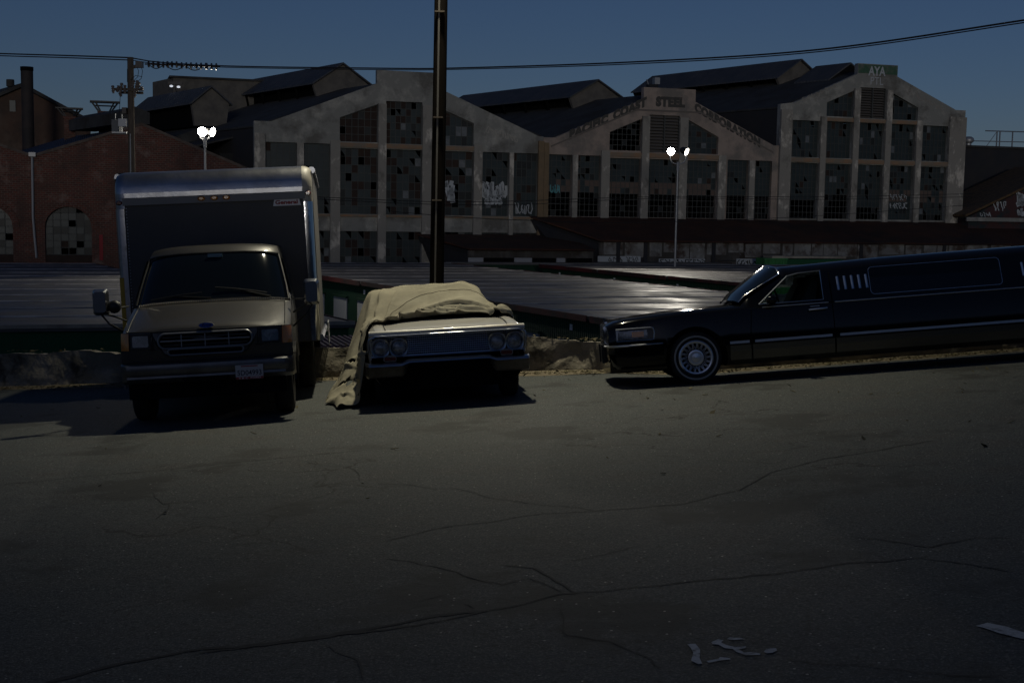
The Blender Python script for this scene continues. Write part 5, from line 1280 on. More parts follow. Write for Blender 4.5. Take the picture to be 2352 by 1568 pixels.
# bumper with raised middle and deep ends
g=MB(); rows=[]
def bz(a):   # top height dips towards the ends with a step
    t=min(1,max(0,(a-.44)/.12)); t=t*t*(3-2*t); return .592-.035*t+.0*a
def bb(a): t=min(1,max(0,(a-.46)/.06)); t=t*t*(3-2*t); return .538-.163*t
for q,(yo,f) in enumerate(((.09,-2),(.0,2),(-.045,22),(-.056,36),(-.050,50),(-.030,65),(-.018,80),(-.002,95),(.05,100))):
    r=[]
    for i in range(49):
        u=-1+i/24; a=abs(u)
        if a<.93: x=u/.93*.985; y=.0+.055*(a/.93)**2.5
        else: t=(a-.93)/.07; x=math.copysign(.985+.028*math.sin(t*math.pi/2),u); y=.055+.32*t
        top=bz(a); bot=bb(a); z_=top-f*.001 if f<40 else bot+(top-.036-bot)*(100-f)/50; r.append((x,y+yo-.03,z_))
    rows.append(r)
g.grid(rows[:5]); g.grid(rows[4:],1); g.build('bumper',[M['trim'],mat('dark_reflection_chrome',(.16,.15,.145),.4,1,(.1,.09,.08),9)],car,smooth=35)  # dark reflection put into the colour of the lower face
g=MB(); g.box((-.85,.25,.2),(.85,5.1,.40)); g.box((-.8,.2,.4),(.8,.24,.6)); g.box((-.3,.5,.14),(.3,1.2,.2)); g.build('underbody',M['under'],car)
# greenhouse under the cover
g=MB()
gh=[(1.45,.98,.82),(2.05,1.36,.62),(2.5,1.41,.6),(3.3,1.40,.6),(3.8,1.33,.58),(4.3,.98,.75)]
rows=[]
for y,z,w in gh:
    z-=.06; w-=.06; rows.append([(-w-.1,y,.93),(-w,y,z-.05),(-w*.8,y,z-.01),(0,y,z),(w*.8,y,z-.01),(w,y,z-.05),(w+.1,y,.93)])
g.grid(rows); g.build('cabin',M['vglass'],car,smooth=30)
for s_ in (-1,1):
    for y in (.85,3.85): wheel(car,(s_*.80,y,.335),'X',.335,.215)
g=MB(); g.tube([(-.8,.85,.33),(.8,.85,.33)],.04,8); g.tube([(-.8,3.85,.33),(.8,3.85,.33)],.06,8); g.build('axles',M['under'],car)
# ---------------------------------------------------------------- limousine
_s=.094; _X=Vector((1,0,_s)).normalized(); _Z=_X.cross(Vector((0,1,-.085)).normalized()).normalized(); _Y=_Z.cross(_X)
LM=Matrix.Identity(4)
for i in range(3): LM[i][0]=_X[i]; LM[i][1]=_Y[i]; LM[i][2]=_Z[i]
LM[0][3],LM[1][3],LM[2][3]=1.17,17.37,gz(2.36,16.4)-1.19*_s-.97*.085
limo=thing('stretch_limousine','long black stretch limousine with chrome trim, parked on the slope at the right','limousine',mw=LM)
M['lpaint']=mat('black_gloss_paint',(.003,.003,.003),.09,0,spec=.38,bump=.0015,bscale=1.5)
LL=8.6
def half(x):
    # half width of nose / tail in plan
    if x<1.0: return .80+.175*min(1,(x/.9))**.55 if x>0 else .80
    if x>LL-1: return .975-.12*((x-LL+1))**2
    return .975
def hood(x): return .845+.105*(min(max(x,0),1.9)/1.9)**.75 + .02*math.sin(math.pi*min(max(x,0),1.9)/1.9)
def lsec(x):
    w=half(x); k=w/.975
    low=[(.0,.2),(.80*k,.2),(.93*k,.22),(.965*k,.38),(.975*k,.49),(.97*k,.62),(.955*k,.78)]
    hb=hood(x)
    tailx=LL-1.3
    if x<=1.86 or x>=tailx+.0:
        if x>=tailx: hb=.97-.05*(x-tailx)/(1.3)
        top=[(.925*k,hb-.045),(.88*k,hb-.012),(.72*k,hb+.008),(.5*k,hb+.018),(.25*k,hb+.028),(0,hb+.032)]
    else:
        # greenhouse
        t=min(1,(x-1.86)/.62); tz=t**.85
        if x>tailx-.7: t2=max(0,(tailx-x)/.7); tz=t2**.8
        rz=1.405+.035*min(1,(x-2.4)/1.5)
        if x<=1.92: rz=1.0
        def L_(a,b): return a+(b-a)*tz
        top=[(.925,.905),(.885,.925),(L_(.80,.775),L_(.96,rz-.10)),(L_(.60,.66),L_(.985,rz-.015)),(L_(.3,.35),L_(.99,rz+.02)),(0,L_(.995,rz+.03))]
    return low+top
st=[0.02,.06,.14,.3,.5,.7,.85,1.0,1.24,1.5,1.7,1.86,1.95,2.05,2.2,2.35,2.42,2.48,2.56,2.8,3.2,3.8,4.6,5.4,6.2,6.6,6.75,6.9,7.1,7.3,7.7,8.1,8.4,8.55]
g=MB(); rows=[]
for x in st:
    s_=lsec(x); nose=.06*(1-min(1,x/.14)) 
    if x<.15: s_=[(a,z if z<.5 else z-nose*.6) for a,z in s_]
    r=[(x+(.06*(abs(a)/.97)**4 if x<.3 else 0),-a,z) for a,z in s_]+[(x+(.06*(abs(a)/.97)**4 if x<.3 else 0),a,z) for a,z in reversed(s_[1:-1])]
    rows.append(r)
g.grid(rows,0,True); nn=len(rows[0]); g.f.append(list(range(nn))); g.m.append(0); g.f.append([(len(rows)-1)*nn+k for k in range(nn)]); g.m.append(0)
lb=g.build('body',M['lpaint'],limo)
def cut_cyl(x,y0,y1,r,par):
    g=MB(); g.lathe([(r,y0),(r,y1)],40,0,'Y',(x,0,.33)); n=40; g.f.append(list(range(n))); g.m.append(0); g.f.append(list(range(n,2*n))); g.m.append(0); return g.build('cut',M['under'],par)
def cut_prism(pts,par):
    g=MB(); g.prism([(x,-1.2,z) for x,z in pts],(0,2.4,0)); return g.build('cut',M['under'],par)
WX=1.24
WIN=[(2.10,.955),(2.93,.955),(2.93,1.33),(2.64,1.318),(2.50,1.29)]
cuts=[cut_cyl(WX,-1.2,-.66,.405,limo),cut_cyl(WX,.66,1.2,.405,limo),cut_cyl(LL-1.35,-1.2,-.66,.405,limo),cut_cyl(LL-1.35,.66,1.2,.405,limo),cut_prism([(2.14,.962),(2.93,.962),(2.93,1.32),(2.64,1.308),(2.5,1.275)],limo)]
bool_cut(lb,cuts)
lb.data.materials.clear(); lb.data.materials.append(M['lpaint'])
def gy_(z): return .885-(z-.925)*(.885-.775)/(1.305-.925) if z<1.33 else .775
def sidepanel(name,pts,m,off=.006,sgn=-1,par=None):
    g=MB(); g.add([(x,sgn*(gy_(z)+off),z) for x,z in pts],[tuple(range(len(pts)))]); return g.build(name,m,par or limo)
M['tglass']=bpy.data.materials.new('tinted_glass'); M['tglass'].use_nodes=True
_b=M['tglass'].node_tree.nodes['Principled BSDF']; _b.inputs['Base Color'].default_value=(.35,.45,.42,1); _b.inputs['Transmission Weight'].default_value=1; _b.inputs['Roughness'].default_value=.0; _b.inputs['IOR'].default_value=1.05
for sg_ in (-1,1): sidepanel('door_window',WIN,M['tglass'],.004,sg_)
big=[(x,z) for x,z in rrect(3.55,5.24,.975,1.325,.05)]
for sg_ in (-1,1):
    wv=sidepanel('long_window',big,M['vglass'],.006,sg_)
    g=MB(); g.tube([(x,sg_*(gy_(z)+.008),z) for x,z in big+big[:1]],.006,5); g.build('window_trim',M['chromed'],wv)
    g=MB(); 
    for q in range(5): 
        x=3.13+q*.092; 
        for zz in (0,): g.tube([(x+.01,sg_*(gy_(1.03)+.01),1.06),(x+.01,sg_*(gy_(1.25)+.01),1.235)],.018,6)
    g.build('louvre_bars',M['trim'],limo)
    g=MB()
    for q in range(5): g.tube([(5.52+q*.092,sg_*(gy_(1.03)+.01),1.06),(5.52+q*.092,sg_*(gy_(1.25)+.01),1.235)],.018,6)
    g.build('louvre_bars',M['trim'],limo)
    g=MB(); g.tube([(x,sg_*(gy_(z)+.01),z) for x,z in WIN+WIN[:1]],.008,6); g.build('door_window_trim',M['trim'],limo)
    g=MB(); g.tube([(3.06,sg_*.935,.915),(4.5,sg_*.935,.915),(LL-1.4,sg_*.935,.915)],.009,6); g.tube([(2.13,sg_*.937,.915),(2.98,sg_*.937,.915)],.007,6); g.build('belt_trim',M['trim'],limo)
    g=MB()
    for a,b in ((1.68,1.93),(2.0,2.99),(3.09,LL-1.85)): g.box((a,sg_*.984-.008,.478),(b,sg_*.984+.008,.51))
    g.build('side_moulding',M['trim'],limo)
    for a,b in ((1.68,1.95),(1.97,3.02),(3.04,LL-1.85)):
        g=MB(); g.grid([[(x,sg_*w_,z) for x in (a,(a+b)/2,b)] for z,w_ in ((.27,.952),(.38,.974),(.455,.980))]); g.build('lower_reflection_strip',M['reflstrip'],limo)  # metallic strip added so the lower side shows a band of road reflection
    g=MB()
    for pts in (((1.96,.24),(1.96,.62),(1.99,.9)),((3.03,.24),(3.03,.62),(3.03,.9))): g.tube([(x,sg_*(.979 if z<.7 else .94),z) for x,z in pts],.004,4)
    g.tube([(3.04,sg_*.90,.93),(3.04,sg_*.79,1.3)],.004,4); g.build('door_seam',M['under'],limo)
    g=MB(); g.tube([(2.72,sg_*.975,.835),(2.74,sg_*.993,.838),(2.92,sg_*.993,.845),(2.95,sg_*.975,.847)],.012,6); g.build('door_handle',M['trim'],limo,smooth=60)
    g=MB(); g.box((2.74,sg_*.945-.006,.872),(2.86,sg_*.945+.01,.886)); g.build('key_pad',M['chromed'],limo)
    # door mirror
    g=MB(); n=12; rows=[]
    for i in range(7):
        t=i/6; rad=math.sin(math.pi*(.12+.76*t)); rows.append([(2.24+.09*(t-.5)*1.5,sg_*(1.03+.09*rad*math.cos(2*math.pi*k/n)*.9),1.0+.065*rad*math.sin(2*math.pi*k/n)) for k in range(n)])
    g.grid(rows,0,True); g.f.append(list(range(n))); g.m.append(0); g.f.append([6*n+k for k in range(n)]); g.m.append(0); g.box((2.2,min(sg_*.9,sg_*1.0),.955),(2.26,max(sg_*.9,sg_*1.0),.99)); g.build('door_mirror',M['lpaint'],limo,smooth=60)
    # headlamp clusters
    def hp(x,z,off): 
        w=half(x)*( .985 if z<.7 else .975); return (x+.02,sg_*(w+off),z)
    xs_h=[.14,.18,.23,.28,.33,.38,.43,.48,.53,.58,.63]
    g=MB(); g.grid([[hp(x,z,.004) for x in xs_h] for z in (.615,.63,.745,.765)]); hl=g.build('headlight',M['chromed'],limo,smooth=60)
    g=MB(); g.grid([[hp(x,z,.010) for x in xs_h[1:-1]] for z in (.635,.69,.742)]); g.build('lens',M['lensg'],hl,smooth=60)
    g=MB(); g.grid([[hp(x,z,.015) for x in (.36,.42,.48,.53)] for z in (.655,.725)]); g.build('amber_reflector',M['amber'],hl)
    g=MB(); g.tube([hp(x,.768,.012) for x in xs_h]+[hp(.665,.76,.012),hp(.68,.7,.01),hp(.665,.615,.012)]+[hp(x,.61,.012) for x in reversed(xs_h)],.008,5); g.build('headlight_trim',M['trim'],hl,smooth=60)
# windscreen
g=MB(); rows=[]
for x in (1.88,1.95,2.05,2.2,2.35,2.44):
    s_=lsec(x)[-4:]; r=[]
    P=[( x,-a*.97,z+.012) for a,z in s_]+[(x,a*.97,z+.012) for a,z in reversed(s_[:-1])]; rows.append([(p[0]-.02+.06*(abs(p[1])/.8)**2-.06,p[1],p[2]+.03) for p in P])
g.grid(rows); g.build('windscreen',M['vglass'],limo,smooth=50)
g=MB()
for ix in (0,-1): g.tube([r[ix] for r in rows],.009,6)
g.tube([p for p in rows[-1]],.012,6); g.build('windscreen_trim',M['chrome'],limo,smooth=60)
# bumper
g=MB(); rows_=[]
for z,o in ((.26,.06),(.30,.02),(.42,.0),(.52,.0),(.57,.02),(.58,.08)):
    r=[]
    for i in range(31):
        u=-1+i/15; a=abs(u)
        if a<.6: y=u/.6*.82; x=.02+.04*(a/.6)**2
        elif a<.72: t=(a-.6)/.12; y=math.copysign(.82+.155*math.sin(t*math.pi/2),u); x=.06+.19*(1-math.cos(t*math.pi/2))
        else: t=(a-.72)/.28; y=math.copysign(.985,u); x=.25+.57*t
        r.append((x+o-.01,y*(1-.03*(o>.05)),z))
    rows_.append(r)
g.grid(rows_); bm_=g.build('bumper',M['lpaint'],limo,smooth=40)
g=MB(); g.tube([(p[0]-.004,p[1]*1.004,.553) for p in rows_[3]],.013,6); g.build('bumper_strip',M['trim'],bm_,smooth=60)
for y in (-.28,.28):
    g=MB(); g.box((-.03,y-.04,.33),(.05,y+.04,.575)); g.build('bumper_guard',M['blk'],bm_)
# grille
g=MB(); P=rrect(-.36,.36,.555,.845,.03); g.prism([(.02,y,z) for y,z in P],(.17,0,0)); gl=g.build('grille',M['chrome'],limo,smooth=30)
g=MB(); P=rrect(-.325,.325,.58,.79,.02); g.prism([(.017,y,z) for y,z in P],(.003,0,0)); g.build('grille_opening',M['under'],gl)
g=MB()
for i in range(27): y=-.31+i*.62/26; g.box((.010,y-.004,.58),(.018,y+.004,.79))
g.build('grille_bars',M['chrome'],gl)
g=MB(); g.box((.05,-.012,.87),(.09,.012,.92)); g.tube([(.07,0,.84),(.07,0,.88)],.005,6); g.build('bonnet_ornament',M['chrome'],limo)
# bonnet shut line, vinyl roof edge
g=MB(); g.tube([(x,-half(x)/.975*.80,hood(x)+.003) for x in (.2,.5,.8,1.1,1.4,1.7,1.85)],.004,4); g.build('bonnet_gap',M['under'],limo)
g=MB()
for x in (2.55,):
    pass
# interior
g=MB(); g.box((2.05,-.7,.5),(2.95,.7,.958)); g.build('cabin_floor',M['under'],limo)
for y in (-.38,.38):
    g=MB(); g.prism([(2.72,y-.22,.96),(2.9,y-.22,.96),(2.94,y-.22,1.2),(2.86,y-.22,1.21)],(0,.44,0)); g.prism([(2.86,y-.12,1.215),(2.93,y-.12,1.215),(2.93,y-.12,1.29),(2.87,y-.12,1.29)],(0,.24,0)); g.build('seat',mat('grey_seat',(.08,.08,.075),.8),limo)
g=MB(); n=16; c=Vector((2.42,-.38,1.0)); g.tube([c+Vector((.06*math.cos(2*math.pi*i/n)*-.6,.18*math.sin(2*math.pi*i/n),.16*math.cos(2*math.pi*i/n))) for i in range(n+1)],.012,6); g.build('steering_wheel',M['blk'],limo)
for s_,ax in ((-1,-.84),(1,.84)):
    for x in (WX,LL-1.35):
        w=wheel(limo,(x,ax,.335),'Y',.335,.215,whitewall=.262 if s_<0 else 0,style='lace' if s_<0 else 'steel',rimr=.205+.015)
g=MB(); g.box((.3,-.64,.22),(LL-.4,.64,.5)); g.build('underbody',M['under'],limo)
def _pull(o):
    if o.name.split('.')[0] in ('tyre','rim','whitewall','brake_shadow'): return
    for v in o.data.vertices:
        if v.co.x<1: v.co.x=1-(1-v.co.x)*.90
    for c_ in o.children: _pull(c_)
for o_ in limo.children: _pull(o_)
# canvas cover: relaxed cloth shape in millimetres, row-to-row steps, x then y then z
COVER_N=(64,84)
COVER_STEPS=[
1050,1038,999,1035,1019,979,977,933,910,884,849,806,760,715,668,623,586,547,506,463,419,374,330,286,242,198,154,110,65,20,-26,-72,-120,-168,-215,-259,-303,-347,-391,-437,-481,-524,-567,-608,-650,-692,-734,-772,-808,-842,-879,-912,-940,-963,-970,-980,-988,-997,-1006,-1003,-996,-994,-999,-1009,-1013,-1018,-1022,-1033,-1050,-1068,-1087,-1102,-1110,-1122,-1149,-1192,-1233,-1273,-1312,-1349,-1381,-1415,-1453,-1480,
-9,18,39,-35,14,40,-4,17,20,6,16,30,37,37,33,26,16,13,9,8,7,8,8,9,10,10,10,11,11,10,10,9,12,14,16,13,10,9,9,11,10,9,8,6,5,5,6,4,2,0,10,6,8,5,4,6,2,0,0,-8,-18,-26,-26,-8,-13,-17,-23,-24,-20,-21,-16,-9,-6,-16,-26,-23,-22,-24,-20,-13,-20,-4,-7,-4,
-14,6,15,18,-4,4,27,19,16,17,2,4,5,7,11,15,16,12,13,13,14,14,13,11,12,14,10,7,5,4,4,6,10,11,11,13,13,11,11,10,9,9,8,8,7,6,4,3,1,0,-6,7,5,2,-9,-2,7,-4,-9,-4,-6,-3,0,-16,-19,-22,-24,-23,-22,-14,-3,8,-13,-31,-33,-23,-28,-20,-15,-24,5,-18,-20,-16,
2,4,8,9,-22,-12,-13,8,11,20,23,6,5,6,11,17,21,21,17,15,13,13,15,15,9,2,3,3,8,11,12,11,15,13,12,11,12,13,11,10,11,9,9,7,7,6,6,4,3,0,-4,-14,-9,-1,6,-12,-14,10,6,-8,-6,-11,-17,-18,-16,-14,-11,-7,-1,11,16,-21,-35,-30,-7,-18,-10,-11,-17,14,-14,-14,-7,-3,
8,2,6,4,8,-19,12,-6,0,10,12,17,16,17,18,18,17,19,20,18,18,16,12,11,11,12,13,12,9,10,18,19,12,13,12,12,12,13,13,13,12,13,12,12,11,10,9,8,7,6,3,5,-5,-2,-1,8,-1,-13,-3,3,-2,-3,-4,-5,-4,0,6,12,22,14,-25,-28,-11,11,-13,-6,-7,-8,17,-10,-14,-15,-4,-5,
3,1,4,0,1,8,-1,16,16,7,9,11,12,13,13,13,12,12,14,16,16,15,15,15,16,18,17,18,17,15,7,9,10,10,12,14,15,15,15,14,14,13,13,12,11,11,9,8,6,4,4,0,7,-3,-1,-1,5,4,1,1,2,3,4,8,12,23,27,23,1,-29,-20,21,27,-6,-3,-9,-2,16,-4,-9,-5,-7,-2,-13,
9,3,2,-1,1,9,3,-6,0,9,7,6,6,8,8,8,8,8,9,12,12,13,14,14,15,15,16,15,15,15,15,18,16,16,16,15,14,13,13,13,12,12,11,11,12,11,13,12,11,10,7,3,1,2,0,1,0,2,0,3,6,10,20,27,31,20,6,-17,-33,-11,23,-6,-27,-23,-29,-8,5,-11,-19,-14,-21,2,-16,-16,
-5,7,0,-2,1,4,-7,3,1,2,3,2,-1,4,8,3,2,2,2,9,13,13,13,13,13,13,13,17,15,15,14,11,12,12,11,10,10,9,9,10,10,12,12,12,10,15,11,11,11,12,13,12,2,4,-3,1,3,-9,-1,-11,-17,-5,-13,-14,-16,-12,-30,-31,0,8,-35,-43,-50,-44,-7,-10,-31,-42,-44,-52,-38,-63,-49,-40,
-1,5,-2,-2,0,0,1,2,-6,-3,-6,-13,-7,-9,-9,8,8,8,7,13,9,8,6,6,11,10,10,8,11,10,9,10,12,11,8,9,8,8,10,11,14,11,11,8,7,4,12,11,11,11,9,8,11,-2,4,-8,-2,10,-11,-13,-12,-16,-6,-10,0,-26,-22,2,-15,-48,-48,-52,-34,0,-28,-49,-56,-59,-48,-44,-55,-54,-67,-69,
1,5,-4,-3,-1,1,4,-6,-1,-6,-18,8,10,12,15,8,10,10,10,13,10,4,12,7,9,9,11,18,17,15,18,19,11,11,12,11,11,11,11,11,7,6,5,8,13,14,8,10,9,7,10,11,6,18,1,-7,-8,4,13,1,-3,-5,-8,13,-18,-15,4,-9,-34,-35,-15,-15,11,-24,-31,-25,-22,-13,-27,-31,-33,-33,-38,-39,
1,3,-4,-3,-1,2,0,3,1,7,9,-6,7,3,3,10,20,17,29,9,13,14,0,-4,-7,14,15,7,16,13,20,12,11,11,11,10,10,10,6,3,4,5,5,8,9,7,5,7,6,6,3,1,-1,1,-4,21,15,-14,-11,15,-1,-2,21,-8,-9,4,6,-1,-2,17,-9,24,-10,-15,-7,-9,-2,-3,-4,-10,-13,-9,16,14,
4,1,-6,-3,-1,1,4,5,1,6,12,20,-1,2,6,6,22,33,18,18,23,25,26,27,18,14,18,17,10,12,2,6,10,12,12,13,12,11,11,10,8,7,11,12,5,2,6,4,5,4,-1,-2,-4,1,5,3,-3,7,14,-17,1,27,-2,-6,3,10,9,13,22,3,30,1,-5,3,-2,-6,-14,-17,-9,-6,-3,40,24,18,
6,-1,-5,-2,0,0,5,4,8,11,19,3,-8,-9,-13,-3,0,18,29,30,21,21,23,26,34,19,10,9,6,7,5,4,4,3,6,4,5,6,6,8,9,12,14,7,8,7,4,0,4,3,8,5,18,-8,2,-1,6,6,-19,-2,31,3,-2,0,9,7,0,-4,-7,12,-9,-14,-7,-10,-15,-15,-18,-21,3,0,52,23,17,21,
11,-4,-6,-3,0,1,1,3,13,18,14,21,12,2,-5,-9,-23,-18,8,15,14,16,18,20,14,10,10,10,8,8,10,8,6,6,6,6,6,6,6,8,9,8,0,0,1,4,4,6,1,6,1,21,20,15,6,0,-21,-30,-2,32,8,1,0,7,7,-1,-9,-22,-4,-19,-22,-25,-33,-33,-31,-28,-11,40,2,51,2,20,23,25,
3,-5,-5,-1,2,1,0,6,5,-6,6,3,22,16,8,-16,-8,-15,-17,8,7,8,8,11,11,14,13,12,13,12,10,9,10,9,7,7,6,4,4,3,6,3,4,4,3,0,4,3,1,0,17,4,11,21,18,-1,-11,22,39,15,3,2,6,6,-4,-14,-23,-21,-38,-38,-34,-29,-33,-36,-20,11,51,4,44,4,0,14,28,32,
0,-5,-4,-2,2,-2,3,1,-22,-23,-32,-15,-16,-9,-2,5,-8,1,-9,1,17,14,15,13,13,11,11,11,10,10,10,10,9,7,6,5,4,8,5,7,2,3,3,3,3,3,6,4,6,22,3,16,0,7,11,-3,15,26,11,3,4,3,5,-9,-25,-38,-44,-44,-45,-46,-46,-39,-11,20,47,47,-1,20,-4,-4,-6,4,-2,-11,
-1,-4,-4,0,0,-2,4,-8,9,1,-14,-29,-26,-27,-25,-20,-14,-19,10,-1,7,8,10,10,10,9,9,9,8,8,8,7,7,6,5,5,4,1,6,2,2,0,0,-1,-2,-2,-10,3,8,-8,14,3,2,-7,-19,-6,35,14,5,8,3,-7,-27,-41,-48,-50,-53,-53,-42,-24,0,32,41,38,14,-12,-12,-36,-45,-39,15,-50,-52,-47,
-2,-3,-3,0,1,-1,1,10,-5,15,34,18,11,-2,-7,-9,-4,1,-16,-12,9,13,8,8,8,8,8,7,8,8,6,6,4,5,5,4,5,3,0,-2,-3,-3,-4,-4,-4,-3,-4,-1,-6,-8,-18,-3,-6,-5,-12,33,14,2,-2,-18,-37,-48,-53,-55,-56,-48,-28,-5,25,33,29,1,-21,-40,-57,-59,-55,-41,-13,13,-25,-25,-44,-45,
-3,-3,-3,0,-1,1,2,-2,3,2,13,27,21,29,19,29,23,-3,-2,5,3,6,8,9,8,8,7,7,6,5,6,5,6,5,5,5,4,5,5,4,3,3,2,2,3,1,2,-13,-7,-10,-16,-23,-20,-22,24,19,1,-12,-35,-45,-44,-48,-50,-37,-12,17,23,17,-13,-31,-46,-58,-61,-59,-43,-21,-1,25,19,-11,-27,-23,-2,1,
7,-1,-2,0,0,0,0,-8,10,-5,5,13,18,19,29,14,9,27,15,-2,2,9,9,7,9,8,8,8,8,8,7,8,8,8,7,7,6,5,3,3,3,3,3,3,1,1,0,-2,-9,-5,-7,-12,-8,11,23,-7,-24,-33,-34,-36,-30,-17,11,19,16,-10,-29,-47,-49,-50,-46,-28,-9,10,30,33,30,4,-12,-18,-16,0,12,8,
6,-1,-1,1,0,1,1,2,-9,7,-1,2,4,9,12,15,13,0,10,16,-5,8,7,8,8,8,8,8,8,8,8,8,8,8,7,6,6,5,5,6,6,5,5,5,4,4,2,2,0,-2,-2,-5,-5,24,-14,-29,-33,-31,-20,5,16,18,-2,-15,-29,-33,-33,-25,-16,2,22,36,44,43,27,13,-3,-10,-15,-14,3,16,10,12,
3,-1,-1,0,0,1,-1,8,3,-6,2,-13,-1,-6,0,3,3,11,-10,-1,11,5,10,9,10,9,9,9,9,8,9,8,8,8,8,9,9,9,9,8,8,8,7,6,6,4,3,2,1,-4,-6,-16,5,-25,-29,-26,-17,-6,1,-10,-20,-28,-31,-30,-25,-13,7,26,44,50,48,40,24,8,-3,-7,-5,-11,-13,4,10,5,23,38,
-1,-2,0,0,-1,0,0,3,5,4,11,26,16,32,15,8,4,-2,14,-12,-11,7,10,10,10,10,10,10,9,9,9,9,9,9,9,9,9,9,9,9,9,8,9,8,8,8,8,7,6,5,3,2,-22,-20,-11,-8,-10,-16,-22,-21,-17,-11,-3,9,27,46,52,52,41,30,18,-7,-19,-25,-25,-22,-16,4,38,56,52,36,33,37,
-1,0,-1,1,0,1,0,3,2,7,0,7,11,0,28,32,28,23,9,17,8,4,10,10,9,10,10,9,9,10,9,10,10,9,10,9,10,10,10,10,9,10,10,10,9,9,9,13,12,12,15,13,4,19,26,41,50,56,58,58,56,53,52,50,43,31,22,12,6,4,3,18,31,44,53,58,64,79,72,53,48,45,43,32,
-3,-1,0,0,-1,0,-1,1,0,-7,0,1,5,9,-10,6,20,23,23,18,13,5,9,9,9,10,9,10,10,10,12,11,10,10,10,11,10,10,10,10,10,10,10,11,15,17,20,16,17,16,11,28,22,-12,13,15,21,28,34,39,45,50,54,58,62,63,68,73,75,77,80,80,81,85,88,90,87,65,52,49,35,65,46,38,
4,1,1,0,0,0,0,1,9,9,1,0,-6,-16,-11,-25,-20,-14,-9,-6,-3,-1,6,7,7,8,10,10,11,10,8,9,10,11,10,10,10,11,10,10,11,10,10,9,6,10,10,12,14,17,19,14,16,27,-26,8,8,2,2,8,15,22,25,26,26,26,24,23,22,22,23,23,17,11,9,9,5,2,-6,-19,30,24,21,25,
5,1,0,0,0,1,0,0,-5,-1,0,0,7,14,9,10,-2,-5,-8,-9,-9,2,5,8,8,9,8,8,8,9,10,10,10,10,10,10,11,10,11,11,11,11,11,12,11,9,7,7,5,15,16,9,16,22,26,-36,5,20,12,-1,-9,-14,-14,-12,-12,-12,-14,-18,-19,-18,-16,-14,-13,-25,-38,-50,-56,-44,-34,-21,-58,-32,-13,-12,
3,1,1,0,-1,0,1,1,6,-6,-6,-11,-15,-12,-11,-8,-4,-5,-3,2,5,-3,6,10,9,9,9,9,9,9,10,10,10,10,11,11,11,12,12,12,12,13,13,12,13,9,10,10,22,16,13,9,21,22,22,31,-38,-5,23,31,24,11,-1,-14,-22,-30,-36,-38,-40,-44,-48,-45,-36,-15,-11,-9,-9,-33,-39,-38,-28,-54,-42,-41,
0,0,0,0,-1,-1,0,1,-5,10,2,0,-6,-17,-18,-21,-21,-20,-18,-13,6,1,4,8,8,9,9,9,10,10,9,10,10,10,11,11,11,10,12,13,13,13,13,14,13,13,12,22,12,22,20,15,27,19,18,19,40,-37,-13,12,31,40,42,45,45,46,47,47,45,31,16,1,-13,-27,-24,-21,-15,6,25,12,0,-10,-28,-34,
-3,1,0,1,0,-1,0,2,2,-7,5,10,16,17,11,5,-1,-5,-8,8,3,11,5,6,6,8,9,9,9,9,9,9,9,10,11,11,11,11,10,10,11,12,10,9,10,11,11,1,9,18,23,28,31,34,26,17,12,35,-37,-21,-1,14,22,26,28,28,27,28,31,40,44,46,43,46,44,44,44,43,32,40,37,29,11,12,
-3,0,1,0,-1,0,-1,1,1,9,-5,7,10,15,15,15,17,17,16,-9,-12,-9,2,8,8,8,8,9,8,9,9,9,10,9,7,8,9,10,10,10,8,7,9,11,11,11,11,11,23,13,11,14,4,24,28,42,21,19,34,-34,-25,-6,6,11,16,18,18,14,15,24,34,43,53,50,53,52,51,49,46,43,40,33,29,31,
5,0,0,0,0,-1,0,0,4,-6,9,1,8,9,11,9,9,11,12,12,-2,-1,-1,7,8,6,8,8,9,8,9,9,9,9,10,10,12,10,8,8,9,10,11,11,11,12,12,27,6,15,20,23,10,22,24,19,25,17,23,40,-28,-28,-11,2,7,14,21,30,33,29,29,32,39,48,36,24,36,44,48,55,55,49,39,30,
3,0,-1,0,-1,-1,-1,1,2,5,-3,10,-2,-4,-3,4,5,10,11,12,12,3,-2,5,8,7,8,7,7,8,9,9,8,10,10,10,7,8,10,9,10,10,10,10,10,12,21,6,8,4,6,2,34,13,10,13,16,24,17,21,43,-19,-28,-13,-2,3,13,20,22,23,22,23,26,32,50,52,21,27,27,30,40,47,45,42,
0,-1,-1,0,0,-1,-1,0,3,-1,-2,-3,16,16,15,0,-1,-9,1,6,8,8,1,4,8,7,6,7,7,8,7,7,8,7,7,7,8,10,10,11,10,10,11,11,13,16,8,13,11,6,3,24,24,20,24,23,27,19,28,11,14,38,-12,-29,-18,-6,-1,7,16,21,20,12,7,9,18,35,42,11,-5,-8,-6,37,45,52,
-3,-1,-1,-1,0,-1,-1,-1,2,2,-2,-4,-10,-13,-11,2,1,3,-5,-3,0,2,3,2,5,5,4,5,5,5,5,5,6,6,7,7,8,8,9,9,11,11,10,11,12,7,7,6,10,-2,22,27,14,11,19,13,12,10,10,11,9,18,40,7,-22,-28,-27,-19,-7,6,20,21,10,-8,-6,3,23,30,25,7,0,3,27,29,
-4,-2,-1,0,-1,0,-1,-1,-1,7,4,1,-11,15,14,11,8,2,-3,-6,-2,-1,-3,1,-2,3,4,4,4,4,4,5,5,5,5,6,6,6,7,8,8,8,9,9,7,8,8,7,6,11,14,11,9,8,10,13,18,21,22,21,18,4,15,33,27,2,-8,-21,-22,-15,-2,16,16,13,-14,-7,-4,5,5,6,-2,-26,-1,-1,
